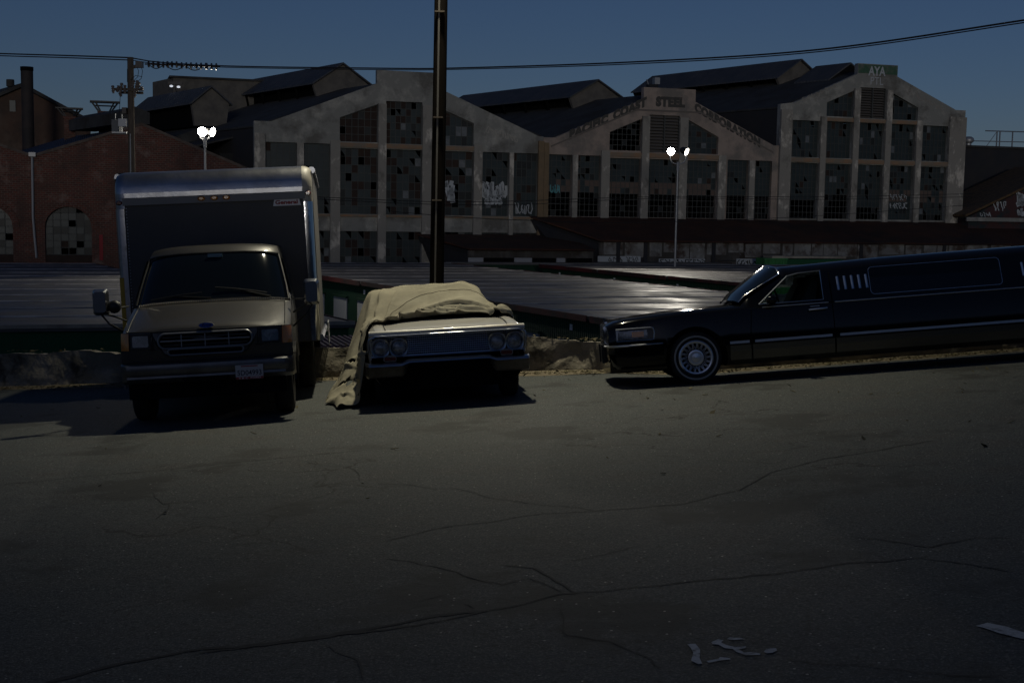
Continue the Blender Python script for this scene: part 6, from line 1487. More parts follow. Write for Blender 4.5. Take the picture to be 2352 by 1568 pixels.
-4,-2,-1,-1,0,-1,-2,-2,0,-5,7,3,11,-11,6,1,-1,-1,-11,4,10,14,16,2,-4,-5,-3,-2,-1,1,3,3,3,4,3,4,3,4,4,4,5,6,7,7,8,8,9,10,10,6,2,6,7,6,7,7,7,13,7,9,16,10,4,9,21,33,21,27,0,-11,-19,-16,8,10,12,-21,-32,-15,3,5,5,-12,-17,-8,
3,0,-1,-1,0,0,-1,-1,0,1,-7,-1,0,3,-7,15,5,-1,11,-17,-23,-20,-6,-14,2,0,1,1,1,0,0,1,2,3,4,2,2,2,3,4,4,5,5,6,7,8,8,9,10,8,8,6,7,6,6,5,3,1,-2,-3,-6,3,5,3,-5,1,23,14,25,8,3,-3,-2,4,9,14,4,-24,-11,1,4,-5,-18,-17,
2,-1,-1,-2,-1,0,0,-2,-1,1,4,3,17,19,19,7,32,24,12,19,6,-3,-17,3,-3,1,-2,-1,0,0,0,0,0,0,0,2,2,3,3,3,4,4,4,4,4,4,5,4,5,8,5,9,12,8,9,5,5,3,0,6,-2,-5,-1,0,5,0,-8,-4,0,15,8,6,-1,1,3,6,0,1,-17,-5,-7,-1,-21,-19,
-1,0,-1,-2,-2,0,-1,-1,-1,0,0,-1,5,12,13,13,10,34,29,17,16,7,2,-4,-1,-4,-2,-2,-1,-1,0,0,0,0,0,1,2,2,2,3,3,3,4,2,2,2,2,2,3,4,5,11,-4,-4,12,12,12,10,6,4,4,2,2,0,0,0,0,-1,-1,-1,6,4,-4,-2,6,10,23,26,23,0,6,1,-8,-13,
-3,-1,-1,-1,-3,0,1,-2,0,-1,1,1,3,5,8,10,4,1,25,28,12,7,-1,-3,-3,-2,-1,-1,-2,-1,-1,-1,-1,0,1,0,1,1,1,2,2,3,3,3,2,2,3,3,4,4,-1,-14,-1,7,-6,7,5,8,17,15,13,4,-2,0,0,0,12,10,3,4,4,7,11,14,14,18,21,30,32,34,24,21,20,20,
-5,-1,0,-1,-3,-3,2,1,0,2,-2,1,1,2,1,2,4,0,-10,4,23,24,20,4,-3,-4,-3,-3,-2,-1,-2,-1,-1,-1,0,1,2,2,2,1,2,2,2,5,5,4,3,4,4,3,1,1,-5,-11,-16,-22,-17,-13,-12,-2,-1,4,3,2,0,1,-12,-7,3,3,5,7,13,15,16,19,25,27,27,32,35,39,54,54,
-5,0,0,0,-3,-3,-2,3,-1,1,3,-6,-1,0,1,3,6,10,9,-1,-5,-2,3,-4,-7,-4,-6,-5,-5,-5,-4,-3,-2,-2,-2,-1,-1,0,1,2,2,3,4,5,6,8,8,6,5,5,2,-4,-5,-4,-3,-3,-4,-5,-9,-13,-13,-8,-1,0,1,1,6,4,5,6,7,9,13,16,17,20,23,26,25,27,35,42,54,45,
2,1,0,1,-1,-6,-3,-2,2,0,2,10,4,10,12,10,7,8,11,14,13,10,0,-2,-3,-6,-6,-6,-5,-5,-3,-3,-2,-1,0,-1,-1,0,1,2,3,3,3,4,6,7,9,11,8,6,-1,1,1,0,0,0,1,2,5,7,7,5,4,3,3,2,2,5,4,5,7,11,12,15,16,16,18,23,35,35,31,25,35,40,
2,2,2,1,1,-3,-6,0,0,5,1,-1,5,5,6,7,6,2,-1,-3,2,-2,-6,-6,-5,-5,-5,-4,-3,-3,-3,-3,-2,-1,0,1,2,2,2,3,3,3,4,3,4,5,6,6,9,13,13,8,3,0,-1,-1,-3,-4,-4,-4,-2,0,2,1,2,2,1,-4,-1,2,2,0,-1,2,11,14,16,19,28,24,27,27,43,44,
0,2,2,10,0,2,-5,-6,-1,-7,6,-1,-9,6,9,11,9,5,12,9,-4,-10,-9,-7,-5,-4,-3,-2,-2,-1,0,1,0,0,-2,0,1,2,2,2,2,3,3,5,6,6,6,8,8,10,11,3,0,-3,-5,-8,3,0,-2,-1,-1,-5,-8,0,0,1,-5,2,1,0,1,5,9,8,6,13,16,16,11,8,15,48,18,17,
-5,2,2,-3,11,-3,3,-7,-2,1,-12,10,16,-2,-2,-2,12,15,1,-4,-7,-6,-6,-6,-6,-5,-4,-4,-3,-2,-3,-2,-1,-1,0,0,0,1,5,5,6,6,6,6,6,7,8,7,8,7,6,10,6,12,11,12,-7,-6,-6,-7,-6,11,11,-4,0,1,12,1,2,2,0,-2,0,2,7,12,11,4,4,8,5,-21,-6,-6,
-8,2,2,10,-3,12,-6,3,-6,3,-1,-17,-4,8,14,4,-12,-13,-12,-12,-10,-8,-6,-5,-5,-5,-5,-4,-4,-4,-4,-4,-2,0,2,2,4,4,1,3,4,6,8,7,7,7,7,9,10,10,11,6,9,0,4,5,11,8,4,0,-10,-15,-14,7,-1,0,-3,16,15,7,1,-2,-7,-6,-5,-2,5,7,4,6,2,-4,-17,-21,
-5,2,3,-14,9,-3,12,-6,0,-2,8,0,-16,1,-8,7,4,-2,-5,-7,-7,-9,-7,-7,-7,-6,-6,-5,-4,-3,-2,-1,-1,-1,0,1,0,-1,2,1,1,2,2,5,7,8,8,10,10,11,12,15,12,10,3,-1,7,2,-4,-2,4,-10,2,-7,2,2,4,-15,-16,-8,-1,0,-2,-4,-7,-12,-10,-4,0,0,-4,0,-20,-16,
-9,3,11,-7,-17,5,-4,11,-5,-1,-3,9,3,-10,16,5,6,7,6,4,0,-2,-7,-8,-8,-6,-2,-3,-3,-3,-1,-1,-1,-1,0,0,1,3,2,3,4,4,5,5,4,5,6,4,11,12,10,16,15,13,8,14,0,1,3,-8,-5,6,0,-3,-9,-6,-8,8,6,0,-1,-3,-1,0,-1,-6,-11,-5,0,3,1,1,-1,7,
-7,-8,-12,13,-10,-18,2,-6,7,-1,-1,-2,5,6,-6,4,3,2,1,2,0,1,3,3,4,2,-1,-1,-1,-2,-4,0,4,3,1,2,2,2,2,3,3,4,4,4,5,5,5,6,2,2,5,3,14,16,18,6,10,8,3,6,0,5,6,6,-1,12,10,-1,-7,0,4,4,4,0,-2,-4,-1,0,2,1,5,1,0,10,
-5,-7,-8,-9,3,-4,-18,-3,-6,-1,0,-1,-2,-1,1,-2,3,1,0,-3,3,3,2,3,3,4,5,5,5,6,7,1,-3,0,2,1,2,3,3,2,3,2,4,5,6,6,6,6,5,6,6,1,5,4,2,6,0,1,5,4,5,8,7,4,13,-3,-4,-9,2,12,1,8,1,-3,-1,6,9,12,8,6,5,4,20,21,
-2,-8,-7,9,14,7,3,-13,-8,-4,-3,-2,-1,-2,-3,-6,-7,-4,1,5,3,3,3,2,2,2,2,3,3,3,3,4,4,3,3,3,3,2,3,4,4,4,3,3,3,5,6,9,7,6,5,5,-9,-7,-1,-6,-1,-2,-5,-2,-3,5,1,3,1,2,-9,6,13,-2,7,-4,-1,9,15,22,25,13,9,7,8,35,35,28,
1,-6,-6,-7,0,10,10,9,-4,-3,-1,-3,-5,-3,-3,1,5,5,3,3,3,2,2,2,2,2,2,1,2,2,1,2,3,3,3,3,3,4,3,3,3,4,3,2,0,-1,0,-2,0,1,1,2,2,1,-4,-3,-4,0,4,6,7,-2,1,-1,-2,-7,15,11,-1,2,-3,3,16,22,25,22,6,5,8,8,16,27,27,32,
2,-7,-7,-8,-9,-9,-4,1,7,-3,-3,-2,-3,-5,-1,1,0,1,2,2,2,2,1,2,1,1,0,0,1,2,4,5,4,4,4,4,4,4,4,4,3,2,2,3,5,5,4,4,4,4,4,4,4,4,4,4,3,1,0,0,0,2,-2,1,5,12,3,0,5,8,17,23,20,15,12,10,24,32,10,24,24,-4,37,35,
-1,-6,-6,-8,-9,-8,-10,-10,-9,-4,-3,-3,-2,-4,1,0,2,1,-2,-3,-4,-2,-1,0,2,2,3,4,3,3,3,2,3,2,3,4,3,3,4,4,6,7,8,7,7,6,7,7,7,7,8,8,9,8,8,7,3,-1,-4,-4,1,2,5,7,8,3,5,6,3,3,0,-2,-5,-7,-9,-8,-3,12,23,13,6,15,17,14,
0,-6,-6,-8,-9,-9,-6,-4,-3,-4,-3,-3,-3,-3,-3,-1,2,3,5,6,7,5,5,4,3,3,2,2,2,2,2,3,3,4,3,3,4,4,4,5,4,4,4,5,5,5,5,5,5,5,5,6,6,4,2,1,1,2,4,4,5,5,2,-3,-6,-5,-9,-6,0,2,5,8,11,15,14,5,-5,-15,11,11,9,-1,-13,-12,
-1,-5,-5,-9,-9,-9,-10,-10,-9,-6,-2,-3,-3,-3,-3,-1,-1,-1,0,0,0,1,1,1,0,0,1,2,2,3,3,3,3,4,4,4,4,5,5,4,4,5,5,5,5,6,6,6,6,6,5,2,1,3,4,5,6,7,8,7,8,6,8,13,15,16,25,30,31,28,23,17,12,8,7,13,12,8,2,11,12,6,3,-6,
-5,-5,-5,-6,-6,-6,-6,-6,-6,-7,-3,-1,-2,-3,-3,-1,-4,-2,-3,-2,-3,-2,-3,-1,1,2,3,2,3,3,3,4,4,4,4,4,5,4,5,5,5,5,5,5,6,6,5,5,4,3,4,6,6,7,8,8,9,10,11,11,11,5,5,5,6,6,0,-7,-18,-20,-21,-21,-22,-24,-22,-21,-17,-19,-24,5,5,6,0,5,
-7,-6,-6,-3,1,2,2,2,1,1,-3,-2,-1,-2,-2,-1,-1,-2,-2,-3,-2,1,3,3,3,3,3,4,4,3,4,4,4,4,4,5,4,5,5,5,6,5,6,6,4,5,5,5,6,8,8,9,10,11,11,13,13,14,12,10,7,6,4,1,-3,-4,-11,-16,-11,-9,-9,-10,-11,-11,-15,-19,-22,-17,-5,-30,1,5,-18,-10,
-9,-4,-4,2,3,3,4,3,2,-1,-3,-2,-2,0,-1,3,7,10,10,10,10,6,5,3,4,5,5,4,4,5,4,4,4,5,5,5,5,5,4,5,5,5,4,4,6,6,8,9,9,9,10,9,11,10,14,15,15,12,11,9,6,5,7,10,15,13,10,12,16,19,21,21,22,20,15,9,5,1,-5,17,6,4,-8,-6,
7,-4,-3,1,1,1,0,0,-1,-2,-4,-1,0,0,-1,-1,0,1,4,6,8,8,9,9,7,5,4,4,4,4,4,4,5,3,4,4,4,4,5,4,3,4,6,6,6,5,5,5,5,4,4,4,3,4,1,0,0,0,0,1,5,6,5,5,3,5,18,25,24,23,26,30,31,33,37,42,44,44,36,18,-3,0,10,10,
10,-3,-3,-7,-12,-8,-12,-19,-25,-30,-33,-40,-27,-19,-12,-1,1,8,7,6,5,6,5,5,5,5,5,4,3,3,4,4,4,4,4,4,5,4,4,5,6,5,3,3,2,2,2,2,2,3,3,4,4,5,5,2,0,2,4,6,6,6,6,5,5,4,6,7,10,12,10,10,14,17,20,21,22,21,6,-4,11,27,20,16,
-17,-2,-3,-12,-16,-35,-44,-49,-51,-51,-49,-42,-52,-55,-49,-49,-23,-8,-2,0,1,1,1,0,-3,-1,1,3,4,4,4,4,4,4,4,4,4,5,5,5,4,4,5,5,6,6,6,5,6,6,5,6,6,5,2,4,6,7,8,8,10,5,7,8,8,8,-1,-6,-10,-12,-10,-7,-7,-5,0,9,14,16,35,45,49,34,33,31,
1500,1467,1448,1435,1422,1440,1426,1412,1393,1357,1332,1315,1297,1271,1249,1205,1156,1127,1123,1120,1118,1115,1109,1099,1086,1073,1059,1046,1037,1033,1036,1041,1049,1053,1051,1051,1047,1039,1028,1011,995,979,962,945,929,919,907,888,859,823,788,762,735,708,680,652,624,597,567,534,502,479,464,453,448,445,441,433,424,416,408,402,397,395,391,380,365,350,334,316,296,279,270,270,
64,60,45,47,41,24,46,28,42,59,46,21,0,-3,6,48,63,79,87,91,91,89,86,83,79,76,73,71,84,92,89,77,57,44,42,40,39,39,38,44,49,53,60,65,67,62,59,61,74,92,106,95,89,87,86,85,81,76,71,68,71,72,73,77,76,75,74,73,73,72,74,75,76,74,67,60,64,68,64,59,67,75,79,80,
59,64,63,44,51,37,16,11,-21,-11,18,20,24,23,18,12,40,45,37,32,27,23,25,31,35,36,65,87,85,79,70,60,50,49,50,53,51,46,47,47,46,46,45,46,48,49,48,47,44,41,46,62,66,65,64,62,61,60,63,69,72,75,76,74,75,74,74,75,76,77,77,76,74,61,60,74,71,60,58,73,76,80,80,81,
56,64,63,62,57,50,27,37,45,7,7,32,41,50,53,50,45,35,27,31,38,42,41,43,58,79,70,60,43,30,27,34,38,51,59,63,68,72,73,74,75,76,75,72,70,67,63,61,58,57,49,45,47,49,49,49,53,60,68,75,78,78,76,77,77,79,79,79,79,80,78,76,62,73,81,70,62,62,79,78,82,80,84,85,
56,63,62,63,63,59,61,53,46,70,56,53,62,68,70,66,59,60,58,49,46,53,53,51,43,31,24,24,32,36,36,48,71,77,80,79,77,82,87,90,93,94,93,91,89,87,86,83,80,75,71,67,66,66,67,70,73,79,83,83,84,83,83,83,83,83,83,83,82,83,74,69,85,84,73,67,68,85,81,85,82,85,87,87,
60,62,62,63,64,68,76,84,91,88,88,84,79,74,73,75,80,82,80,78,75,63,60,57,52,48,45,43,49,65,83,87,90,88,82,81,87,92,95,99,97,94,92,90,89,90,91,93,94,93,90,88,86,86,88,90,91,90,89,89,88,86,87,86,86,84,85,87,91,82,90,92,91,81,74,79,94,91,94,93,92,92,93,92,
59,61,62,64,64,65,73,78,84,84,81,79,81,85,89,92,92,90,87,84,79,83,90,96,101,103,102,101,98,94,92,90,86,82,92,98,102,101,100,95,95,91,86,85,84,85,87,87,88,90,92,94,95,95,96,97,98,93,88,86,88,89,87,86,87,92,96,97,93,100,99,104,87,86,95,103,102,103,102,97,99,103,101,101,
64,61,63,65,64,65,71,80,90,94,97,100,102,100,92,93,89,84,81,61,81,90,99,108,115,121,122,113,116,107,98,80,77,91,92,90,86,84,79,76,71,68,77,74,76,73,72,74,79,84,92,92,90,91,91,90,88,85,82,80,80,88,92,95,96,99,98,99,102,103,102,84,94,103,106,106,106,106,103,107,107,100,101,100,
64,62,63,64,64,64,66,70,73,78,83,87,88,86,82,58,50,49,52,81,72,78,83,100,122,125,126,127,111,99,83,69,65,58,50,33,31,30,41,30,43,51,52,60,59,54,64,69,70,71,71,77,83,89,80,76,72,69,69,71,73,74,78,82,85,80,82,87,90,83,72,87,91,91,94,93,92,92,93,90,87,87,76,78,
63,62,63,65,65,65,59,52,47,46,48,47,47,44,38,39,34,35,39,47,47,51,47,46,-7,-12,9,42,57,62,50,68,53,38,28,35,32,32,15,35,34,35,40,47,40,57,51,57,61,64,64,66,63,57,63,63,62,63,64,69,70,69,68,67,66,69,69,68,56,59,69,69,66,66,58,59,59,57,57,59,60,58,58,58,
64,61,64,65,65,65,59,52,43,38,35,31,33,33,34,23,16,28,34,31,41,19,24,1,19,12,15,1,-18,0,41,38,51,50,48,42,43,42,51,48,39,48,46,32,53,42,46,48,50,54,53,54,57,60,62,61,61,61,66,66,68,67,62,63,61,60,60,57,57,56,55,55,58,53,62,62,65,67,68,63,61,53,65,65,
65,63,64,65,65,65,64,62,60,58,55,51,38,38,45,48,60,51,59,58,36,50,35,41,48,47,25,21,38,38,34,55,56,48,55,67,67,68,69,69,75,70,55,72,63,65,68,62,53,59,59,66,66,64,63,63,67,73,73,70,72,63,69,68,71,75,77,79,85,71,79,81,77,84,80,78,71,68,47,58,68,72,75,75,
64,63,64,65,65,65,66,66,67,70,72,70,72,69,63,77,80,78,63,54,68,56,62,61,55,77,79,76,78,75,72,54,59,65,75,74,73,80,82,80,85,77,97,87,79,85,80,69,82,72,70,66,69,71,76,81,85,88,81,83,69,79,80,82,85,86,88,88,72,92,87,82,88,86,79,60,55,58,84,82,66,82,82,81,
63,63,64,65,65,65,68,72,74,72,69,72,73,75,78,83,82,83,80,76,72,72,65,69,79,69,73,71,67,63,55,67,67,70,72,73,78,67,66,79,71,85,76,78,77,80,80,87,68,75,77,80,86,89,92,98,94,85,91,76,84,83,84,86,87,88,86,73,94,88,83,81,67,48,47,68,85,80,82,72,88,88,88,89,
64,64,65,65,65,65,68,74,80,83,82,82,83,82,81,78,81,81,83,81,80,79,80,66,66,73,70,71,74,74,78,74,74,74,69,66,64,71,73,53,63,58,60,61,69,58,65,67,68,70,84,86,89,93,97,77,81,85,73,84,84,85,85,85,85,83,80,85,71,65,64,47,49,70,87,91,78,91,86,97,97,98,98,99,
64,65,64,65,65,65,66,68,70,73,74,76,78,79,78,76,73,73,72,70,59,62,63,69,72,66,66,67,67,67,69,70,67,67,60,58,56,43,35,50,45,45,46,50,47,55,60,59,78,79,75,79,74,77,56,64,69,60,75,81,85,85,85,84,79,67,53,35,33,37,45,72,90,93,84,85,98,97,102,105,107,108,109,110,
64,64,65,65,65,65,63,59,57,58,60,64,64,67,66,66,63,59,59,62,63,62,63,63,63,64,67,69,70,68,65,61,57,57,53,50,49,58,61,47,41,42,47,41,52,57,40,59,63,46,67,68,60,50,44,59,49,68,73,80,85,87,81,67,46,35,37,58,76,89,94,90,87,89,98,100,101,97,94,99,105,100,98,96,
64,64,65,65,65,65,63,60,55,50,49,47,54,52,55,56,56,58,57,59,61,61,61,60,57,54,52,51,52,55,56,57,59,62,61,62,62,64,64,70,71,66,58,61,56,49,55,57,41,47,34,50,54,38,52,52,68,75,77,74,65,53,40,35,51,72,87,92,89,89,92,100,101,97,87,83,83,91,96,90,87,85,76,74,
65,64,65,65,65,66,65,63,62,61,61,61,55,56,55,52,55,64,65,66,66,66,64,62,61,59,57,57,56,57,59,62,65,63,65,67,69,68,70,72,74,75,76,75,74,74,71,45,62,63,56,49,38,49,65,68,68,65,58,43,33,37,51,71,80,79,80,83,87,85,79,67,66,71,82,87,85,75,76,78,71,65,69,68,
63,64,64,65,65,65,66,66,66,67,67,66,66,66,68,73,74,67,70,71,71,69,69,72,71,71,70,69,68,68,68,69,70,71,74,76,77,77,76,75,75,75,76,77,77,78,78,79,58,68,60,55,51,71,67,69,63,47,36,40,57,67,70,67,66,65,59,44,40,42,50,66,71,71,64,62,65,73,70,66,63,71,71,71,
64,65,65,65,65,65,65,67,68,68,70,71,71,71,71,72,73,74,74,73,75,74,73,71,72,74,75,74,74,73,72,72,72,75,76,77,76,75,75,73,73,75,76,76,76,76,76,78,81,66,63,62,66,67,71,60,48,50,61,68,65,64,63,58,45,38,36,49,57,61,59,52,47,50,61,68,68,68,67,66,73,72,74,74,
64,64,65,65,65,65,65,66,68,69,69,68,67,71,71,71,71,71,72,73,72,73,74,73,73,73,73,73,73,74,74,73,73,73,72,72,71,72,71,72,72,72,72,72,73,72,72,72,75,77,77,59,77,69,61,60,67,71,70,68,61,52,48,49,58,67,73,71,61,55,55,59,67,69,69,68,70,65,65,70,70,72,72,73,
64,65,65,65,66,65,66,66,66,67,67,67,67,65,68,69,69,69,66,66,67,69,70,71,71,70,71,71,71,70,71,71,71,71,70,67,67,67,68,69,69,68,68,69,69,70,72,73,72,74,75,75,69,67,68,72,74,73,72,70,72,74,76,77,75,67,64,64,70,75,76,72,65,61,60,61,65,74,65,53,59,72,76,78,
64,64,65,65,65,65,65,65,65,65,65,66,67,65,66,65,67,68,70,68,68,68,67,68,68,69,68,69,70,70,69,69,69,68,68,68,68,68,69,68,68,68,67,66,67,68,69,75,76,76,73,75,73,71,69,67,62,61,60,61,63,65,66,68,74,81,84,86,87,89,90,91,90,89,85,80,72,56,67,87,90,89,83,84,
64,65,65,65,65,65,65,65,65,65,65,66,66,65,61,66,66,66,66,68,69,69,69,68,68,67,67,67,67,68,69,69,68,69,69,71,70,70,70,71,72,72,72,73,68,65,71,69,72,75,77,65,73,72,73,74,77,78,76,74,72,70,67,64,61,62,64,66,68,66,66,70,74,78,80,83,86,99,103,99,101,89,93,93,
64,64,65,65,65,66,66,66,66,66,66,66,66,67,68,63,64,66,67,68,68,69,69,70,70,70,71,71,70,70,70,70,70,70,70,69,71,70,70,70,70,71,71,71,75,76,68,63,58,52,67,70,73,67,70,75,76,78,80,82,82,83,85,87,89,92,95,97,100,102,104,106,108,108,110,110,111,111,109,104,104,106,105,104,
64,64,65,65,65,65,65,65,66,66,66,67,67,68,67,68,67,67,68,68,68,69,70,69,69,70,70,70,71,70,70,70,70,70,70,71,69,70,70,70,70,70,71,71,71,72,73,73,74,75,65,76,72,71,67,66,76,75,79,81,83,84,86,88,90,92,92,95,96,99,100,100,101,100,98,95,92,101,105,106,90,101,105,105,
64,65,65,65,65,65,65,66,65,66,67,66,67,67,67,67,68,67,68,68,69,69,69,69,70,69,69,69,69,70,69,69,70,69,70,69,71,71,72,73,74,74,73,73,72,72,67,71,70,72,74,76,69,70,72,68,66,76,74,73,78,83,85,85,84,83,82,80,80,78,78,78,81,86,85,84,83,75,74,79,89,80,84,87,
64,64,65,65,65,65,66,65,66,66,66,67,67,67,68,69,68,69,68,70,70,70,70,70,69,70,70,70,70,70,70,70,70,70,69,70,70,70,69,69,68,68,69,70,71,72,77,74,75,73,73,73,68,71,72,71,66,68,76,78,73,69,68,67,66,64,61,59,60,69,77,81,76,68,66,65,66,63,52,62,66,68,66,67,
64,65,64,65,65,65,65,66,66,66,67,67,67,68,68,67,68,68,68,68,69,68,69,70,70,70,70,71,71,71,72,72,72,73,72,70,70,71,71,70,69,66,70,71,72,72,72,75,74,72,73,75,73,70,72,74,72,64,67,74,78,78,75,74,72,70,69,67,62,52,42,34,38,31,35,36,34,39,54,47,47,53,61,61,
64,64,65,65,65,66,65,66,66,65,66,66,67,67,68,69,69,69,70,68,67,68,68,69,69,70,69,69,69,70,70,70,70,70,71,71,71,71,70,70,73,77,74,73,72,72,73,73,69,74,76,71,74,71,72,70,75,72,63,65,70,74,75,73,72,69,67,67,63,58,54,50,39,45,45,52,61,68,71,74,73,70,68,68,
64,65,65,65,65,65,66,65,66,66,65,66,67,67,67,68,68,68,68,69,69,69,70,70,70,70,71,71,71,71,71,71,70,70,70,72,72,70,71,73,71,71,71,71,71,71,71,66,73,73,66,66,73,72,73,73,72,74,72,62,66,65,69,69,67,66,64,61,62,65,68,72,78,82,90,91,90,87,85,83,81,80,77,76,
64,64,65,65,65,65,65,66,66,67,67,67,66,67,68,67,68,69,68,68,69,69,69,69,70,70,70,70,71,70,70,70,71,68,68,68,69,70,70,70,70,70,70,71,72,71,67,72,72,73,75,74,68,75,74,75,75,74,76,73,59,67,62,68,72,75,80,84,87,86,85,87,90,95,90,91,100,96,94,92,89,87,85,83,
64,65,65,65,65,65,66,66,65,66,66,66,66,67,67,68,67,67,68,69,69,69,69,69,70,69,69,69,69,70,71,71,70,73,74,72,70,71,71,70,71,71,71,71,71,69,72,71,73,73,71,71,71,73,73,73,72,77,74,78,78,66,75,71,78,83,84,86,87,90,94,97,97,97,99,97,89,101,98,95,96,95,93,93,
65,65,65,65,65,66,65,65,66,66,66,66,67,67,67,67,68,68,68,67,68,69,68,69,69,69,70,70,70,72,69,70,70,69,69,70,70,69,70,71,70,70,71,70,69,73,74,75,74,73,71,69,74,75,72,75,76,76,78,80,83,84,77,84,78,76,78,81,85,88,89,91,94,94,95,96,96,86,91,99,99,100,98,97,
64,64,64,65,65,65,66,66,66,66,67,66,65,65,67,68,68,68,68,68,68,68,69,69,71,73,71,70,69,67,69,69,69,70,69,69,69,69,69,69,70,70,70,70,71,71,72,73,72,73,73,74,75,76,76,76,75,75,77,79,80,83,84,79,81,87,88,88,89,91,94,93,93,93,93,94,94,95,94,92,97,93,98,98,
64,64,65,64,65,65,65,66,66,66,66,67,67,65,63,67,67,67,67,68,67,66,66,68,66,69,74,75,75,75,73,74,75,73,71,71,73,74,73,72,71,71,70,70,70,70,71,70,72,72,74,75,75,75,76,76,77,75,77,78,81,83,85,86,87,84,89,88,92,91,89,90,90,88,87,88,86,90,88,90,91,95,94,96,
64,65,65,65,66,65,66,65,66,66,66,66,66,67,66,61,66,67,65,65,64,67,72,71,73,72,74,77,80,81,83,82,80,79,78,73,75,75,74,72,71,70,69,69,70,71,72,72,71,73,73,74,74,76,76,77,77,79,79,79,80,82,83,85,85,86,83,85,82,86,86,84,82,81,78,75,79,77,81,73,81,86,86,88,
64,64,65,65,65,66,65,66,66,67,67,68,70,69,70,70,65,67,71,72,75,75,74,79,81,80,75,73,71,70,71,70,70,70,70,73,72,72,72,73,72,71,70,72,73,73,72,72,72,72,74,74,74,74,75,76,77,77,79,79,80,80,81,82,83,83,83,83,82,78,77,77,75,74,73,72,72,71,70,74,66,74,73,75,
64,64,64,65,65,65,65,65,66,66,66,66,67,68,69,70,70,68,66,68,69,70,70,69,69,68,69,69,69,69,68,68,68,68,68,69,69,69,70,71,72,71,71,74,75,77,79,80,81,80,76,72,72,74,75,76,76,77,77,77,79,79,79,79,79,79,78,78,77,76,76,74,73,72,71,69,63,60,60,62,60,54,62,62,
64,65,65,65,65,65,66,66,66,66,67,67,66,67,67,68,69,68,70,65,65,66,66,64,65,65,65,65,66,66,66,67,68,70,73,72,68,66,67,67,68,69,69,70,71,72,72,74,74,75,77,81,82,80,77,75,74,75,77,78,77,77,78,78,78,78,78,77,77,76,76,76,76,76,75,74,74,73,69,65,67,64,63,62,
65,64,64,65,65,65,65,66,66,66,66,67,67,67,67,67,67,67,65,67,62,61,60,64,65,67,71,74,74,73,71,66,68,70,71,72,73,74,70,69,71,73,73,69,69,70,72,71,72,73,74,75,76,78,81,83,84,83,80,79,77,77,76,76,76,75,75,76,76,77,76,77,78,78,77,77,78,77,78,79,77,77,72,71,
64,64,65,64,64,65,66,65,66,66,66,66,66,66,67,67,68,70,72,73,76,74,74,67,59,61,55,52,50,50,52,56,56,55,55,56,55,55,61,65,67,68,71,68,67,67,67,69,70,71,70,71,73,73,74,75,77,77,79,80,80,78,77,76,75,75,74,74,76,75,76,76,78,80,82,82,81,81,83,87,92,88,81,80,
64,64,65,65,65,65,65,66,65,67,67,67,68,69,69,69,69,70,70,69,70,72,70,68,67,61,60,58,62,64,59,57,55,55,55,57,60,62,60,58,57,57,55,56,58,57,55,61,66,71,78,78,77,77,77,76,76,77,77,77,78,77,76,77,78,79,79,78,77,79,80,83,83,82,83,84,83,85,85,88,88,89,86,88,
64,64,64,65,65,66,65,66,66,66,66,67,67,67,67,68,68,67,67,68,69,67,64,62,63,61,61,60,56,53,56,58,62,58,56,54,55,55,55,55,55,58,64,69,69,70,72,68,64,65,68,70,72,74,75,76,76,77,78,78,79,80,80,79,79,80,83,85,85,85,85,85,85,87,87,88,91,93,92,87,90,95,92,93,
64,64,64,64,65,65,66,65,66,65,66,66,66,65,65,64,65,66,65,65,65,64,61,61,61,64,64,66,68,70,71,69,62,62,57,61,57,55,56,58,60,60,60,60,61,61,62,64,69,64,62,72,72,73,73,73,76,76,76,77,77,78,81,82,83,83,84,85,87,87,88,88,88,88,88,90,92,91,92,93,89,86,98,99,
64,64,65,65,64,65,65,66,66,67,66,67,66,67,67,68,71,72,70,64,53,51,54,57,60,58,59,59,59,59,60,61,64,60,61,55,57,58,66,63,56,56,57,58,58,59,60,61,61,68,72,65,73,69,69,69,76,76,75,74,75,79,80,82,82,84,83,85,85,87,87,87,88,89,91,91,91,93,94,95,96,95,98,97,
64,64,64,64,65,64,65,65,66,66,66,64,67,66,64,66,59,54,53,53,57,58,62,60,58,56,56,57,57,58,61,61,56,63,69,70,72,66,56,52,57,60,56,57,57,58,58,63,60,62,61,71,68,74,73,73,65,67,70,74,80,77,79,80,82,81,83,82,83,85,87,88,89,89,91,91,91,91,92,91,90,90,88,86,
64,64,64,63,65,65,65,66,66,66,67,67,65,67,67,62,63,64,66,67,62,59,59,55,53,55,55,66,57,57,53,54,59,62,59,60,59,64,61,69,69,63,63,57,62,60,58,61,61,58,61,55,66,70,73,75,73,75,79,79,76,78,79,80,80,82,82,83,84,85,85,86,87,88,87,88,88,87,86,86,85,82,78,77,
63,65,62,64,62,65,65,64,65,66,66,67,68,67,70,69,68,65,61,60,63,64,61,69,70,66,60,47,58,57,55,56,57,58,64,63,59,58,63,61,60,63,62,66,59,60,62,48,68,72,70,64,56,60,70,66,75,76,76,78,79,81,80,79,80,81,81,82,82,80,81,81,81,80,81,81,80,80,79,77,75,74,73,71,
63,63,61,63,64,62,65,66,65,66,67,67,67,69,68,70,69,70,70,67,65,64,62,57,57,61,66,66,63,62,65,70,74,66,61,60,61,62,62,61,61,58,59,58,61,62,57,69,50,48,52,72,67,65,61,72,75,76,76,77,77,77,77,77,77,76,77,77,77,77,76,75,75,76,76,76,76,75,74,74,72,73,72,72,
64,63,63,63,65,65,63,65,66,66,66,67,67,67,68,67,68,68,68,67,72,74,73,73,73,74,75,76,76,77,76,64,63,67,68,68,68,69,68,70,71,72,74,72,68,66,71,67,72,68,65,53,74,72,73,76,73,74,77,77,77,78,78,78,78,77,77,76,77,77,77,77,76,76,75,75,75,74,75,75,73,70,74,73,
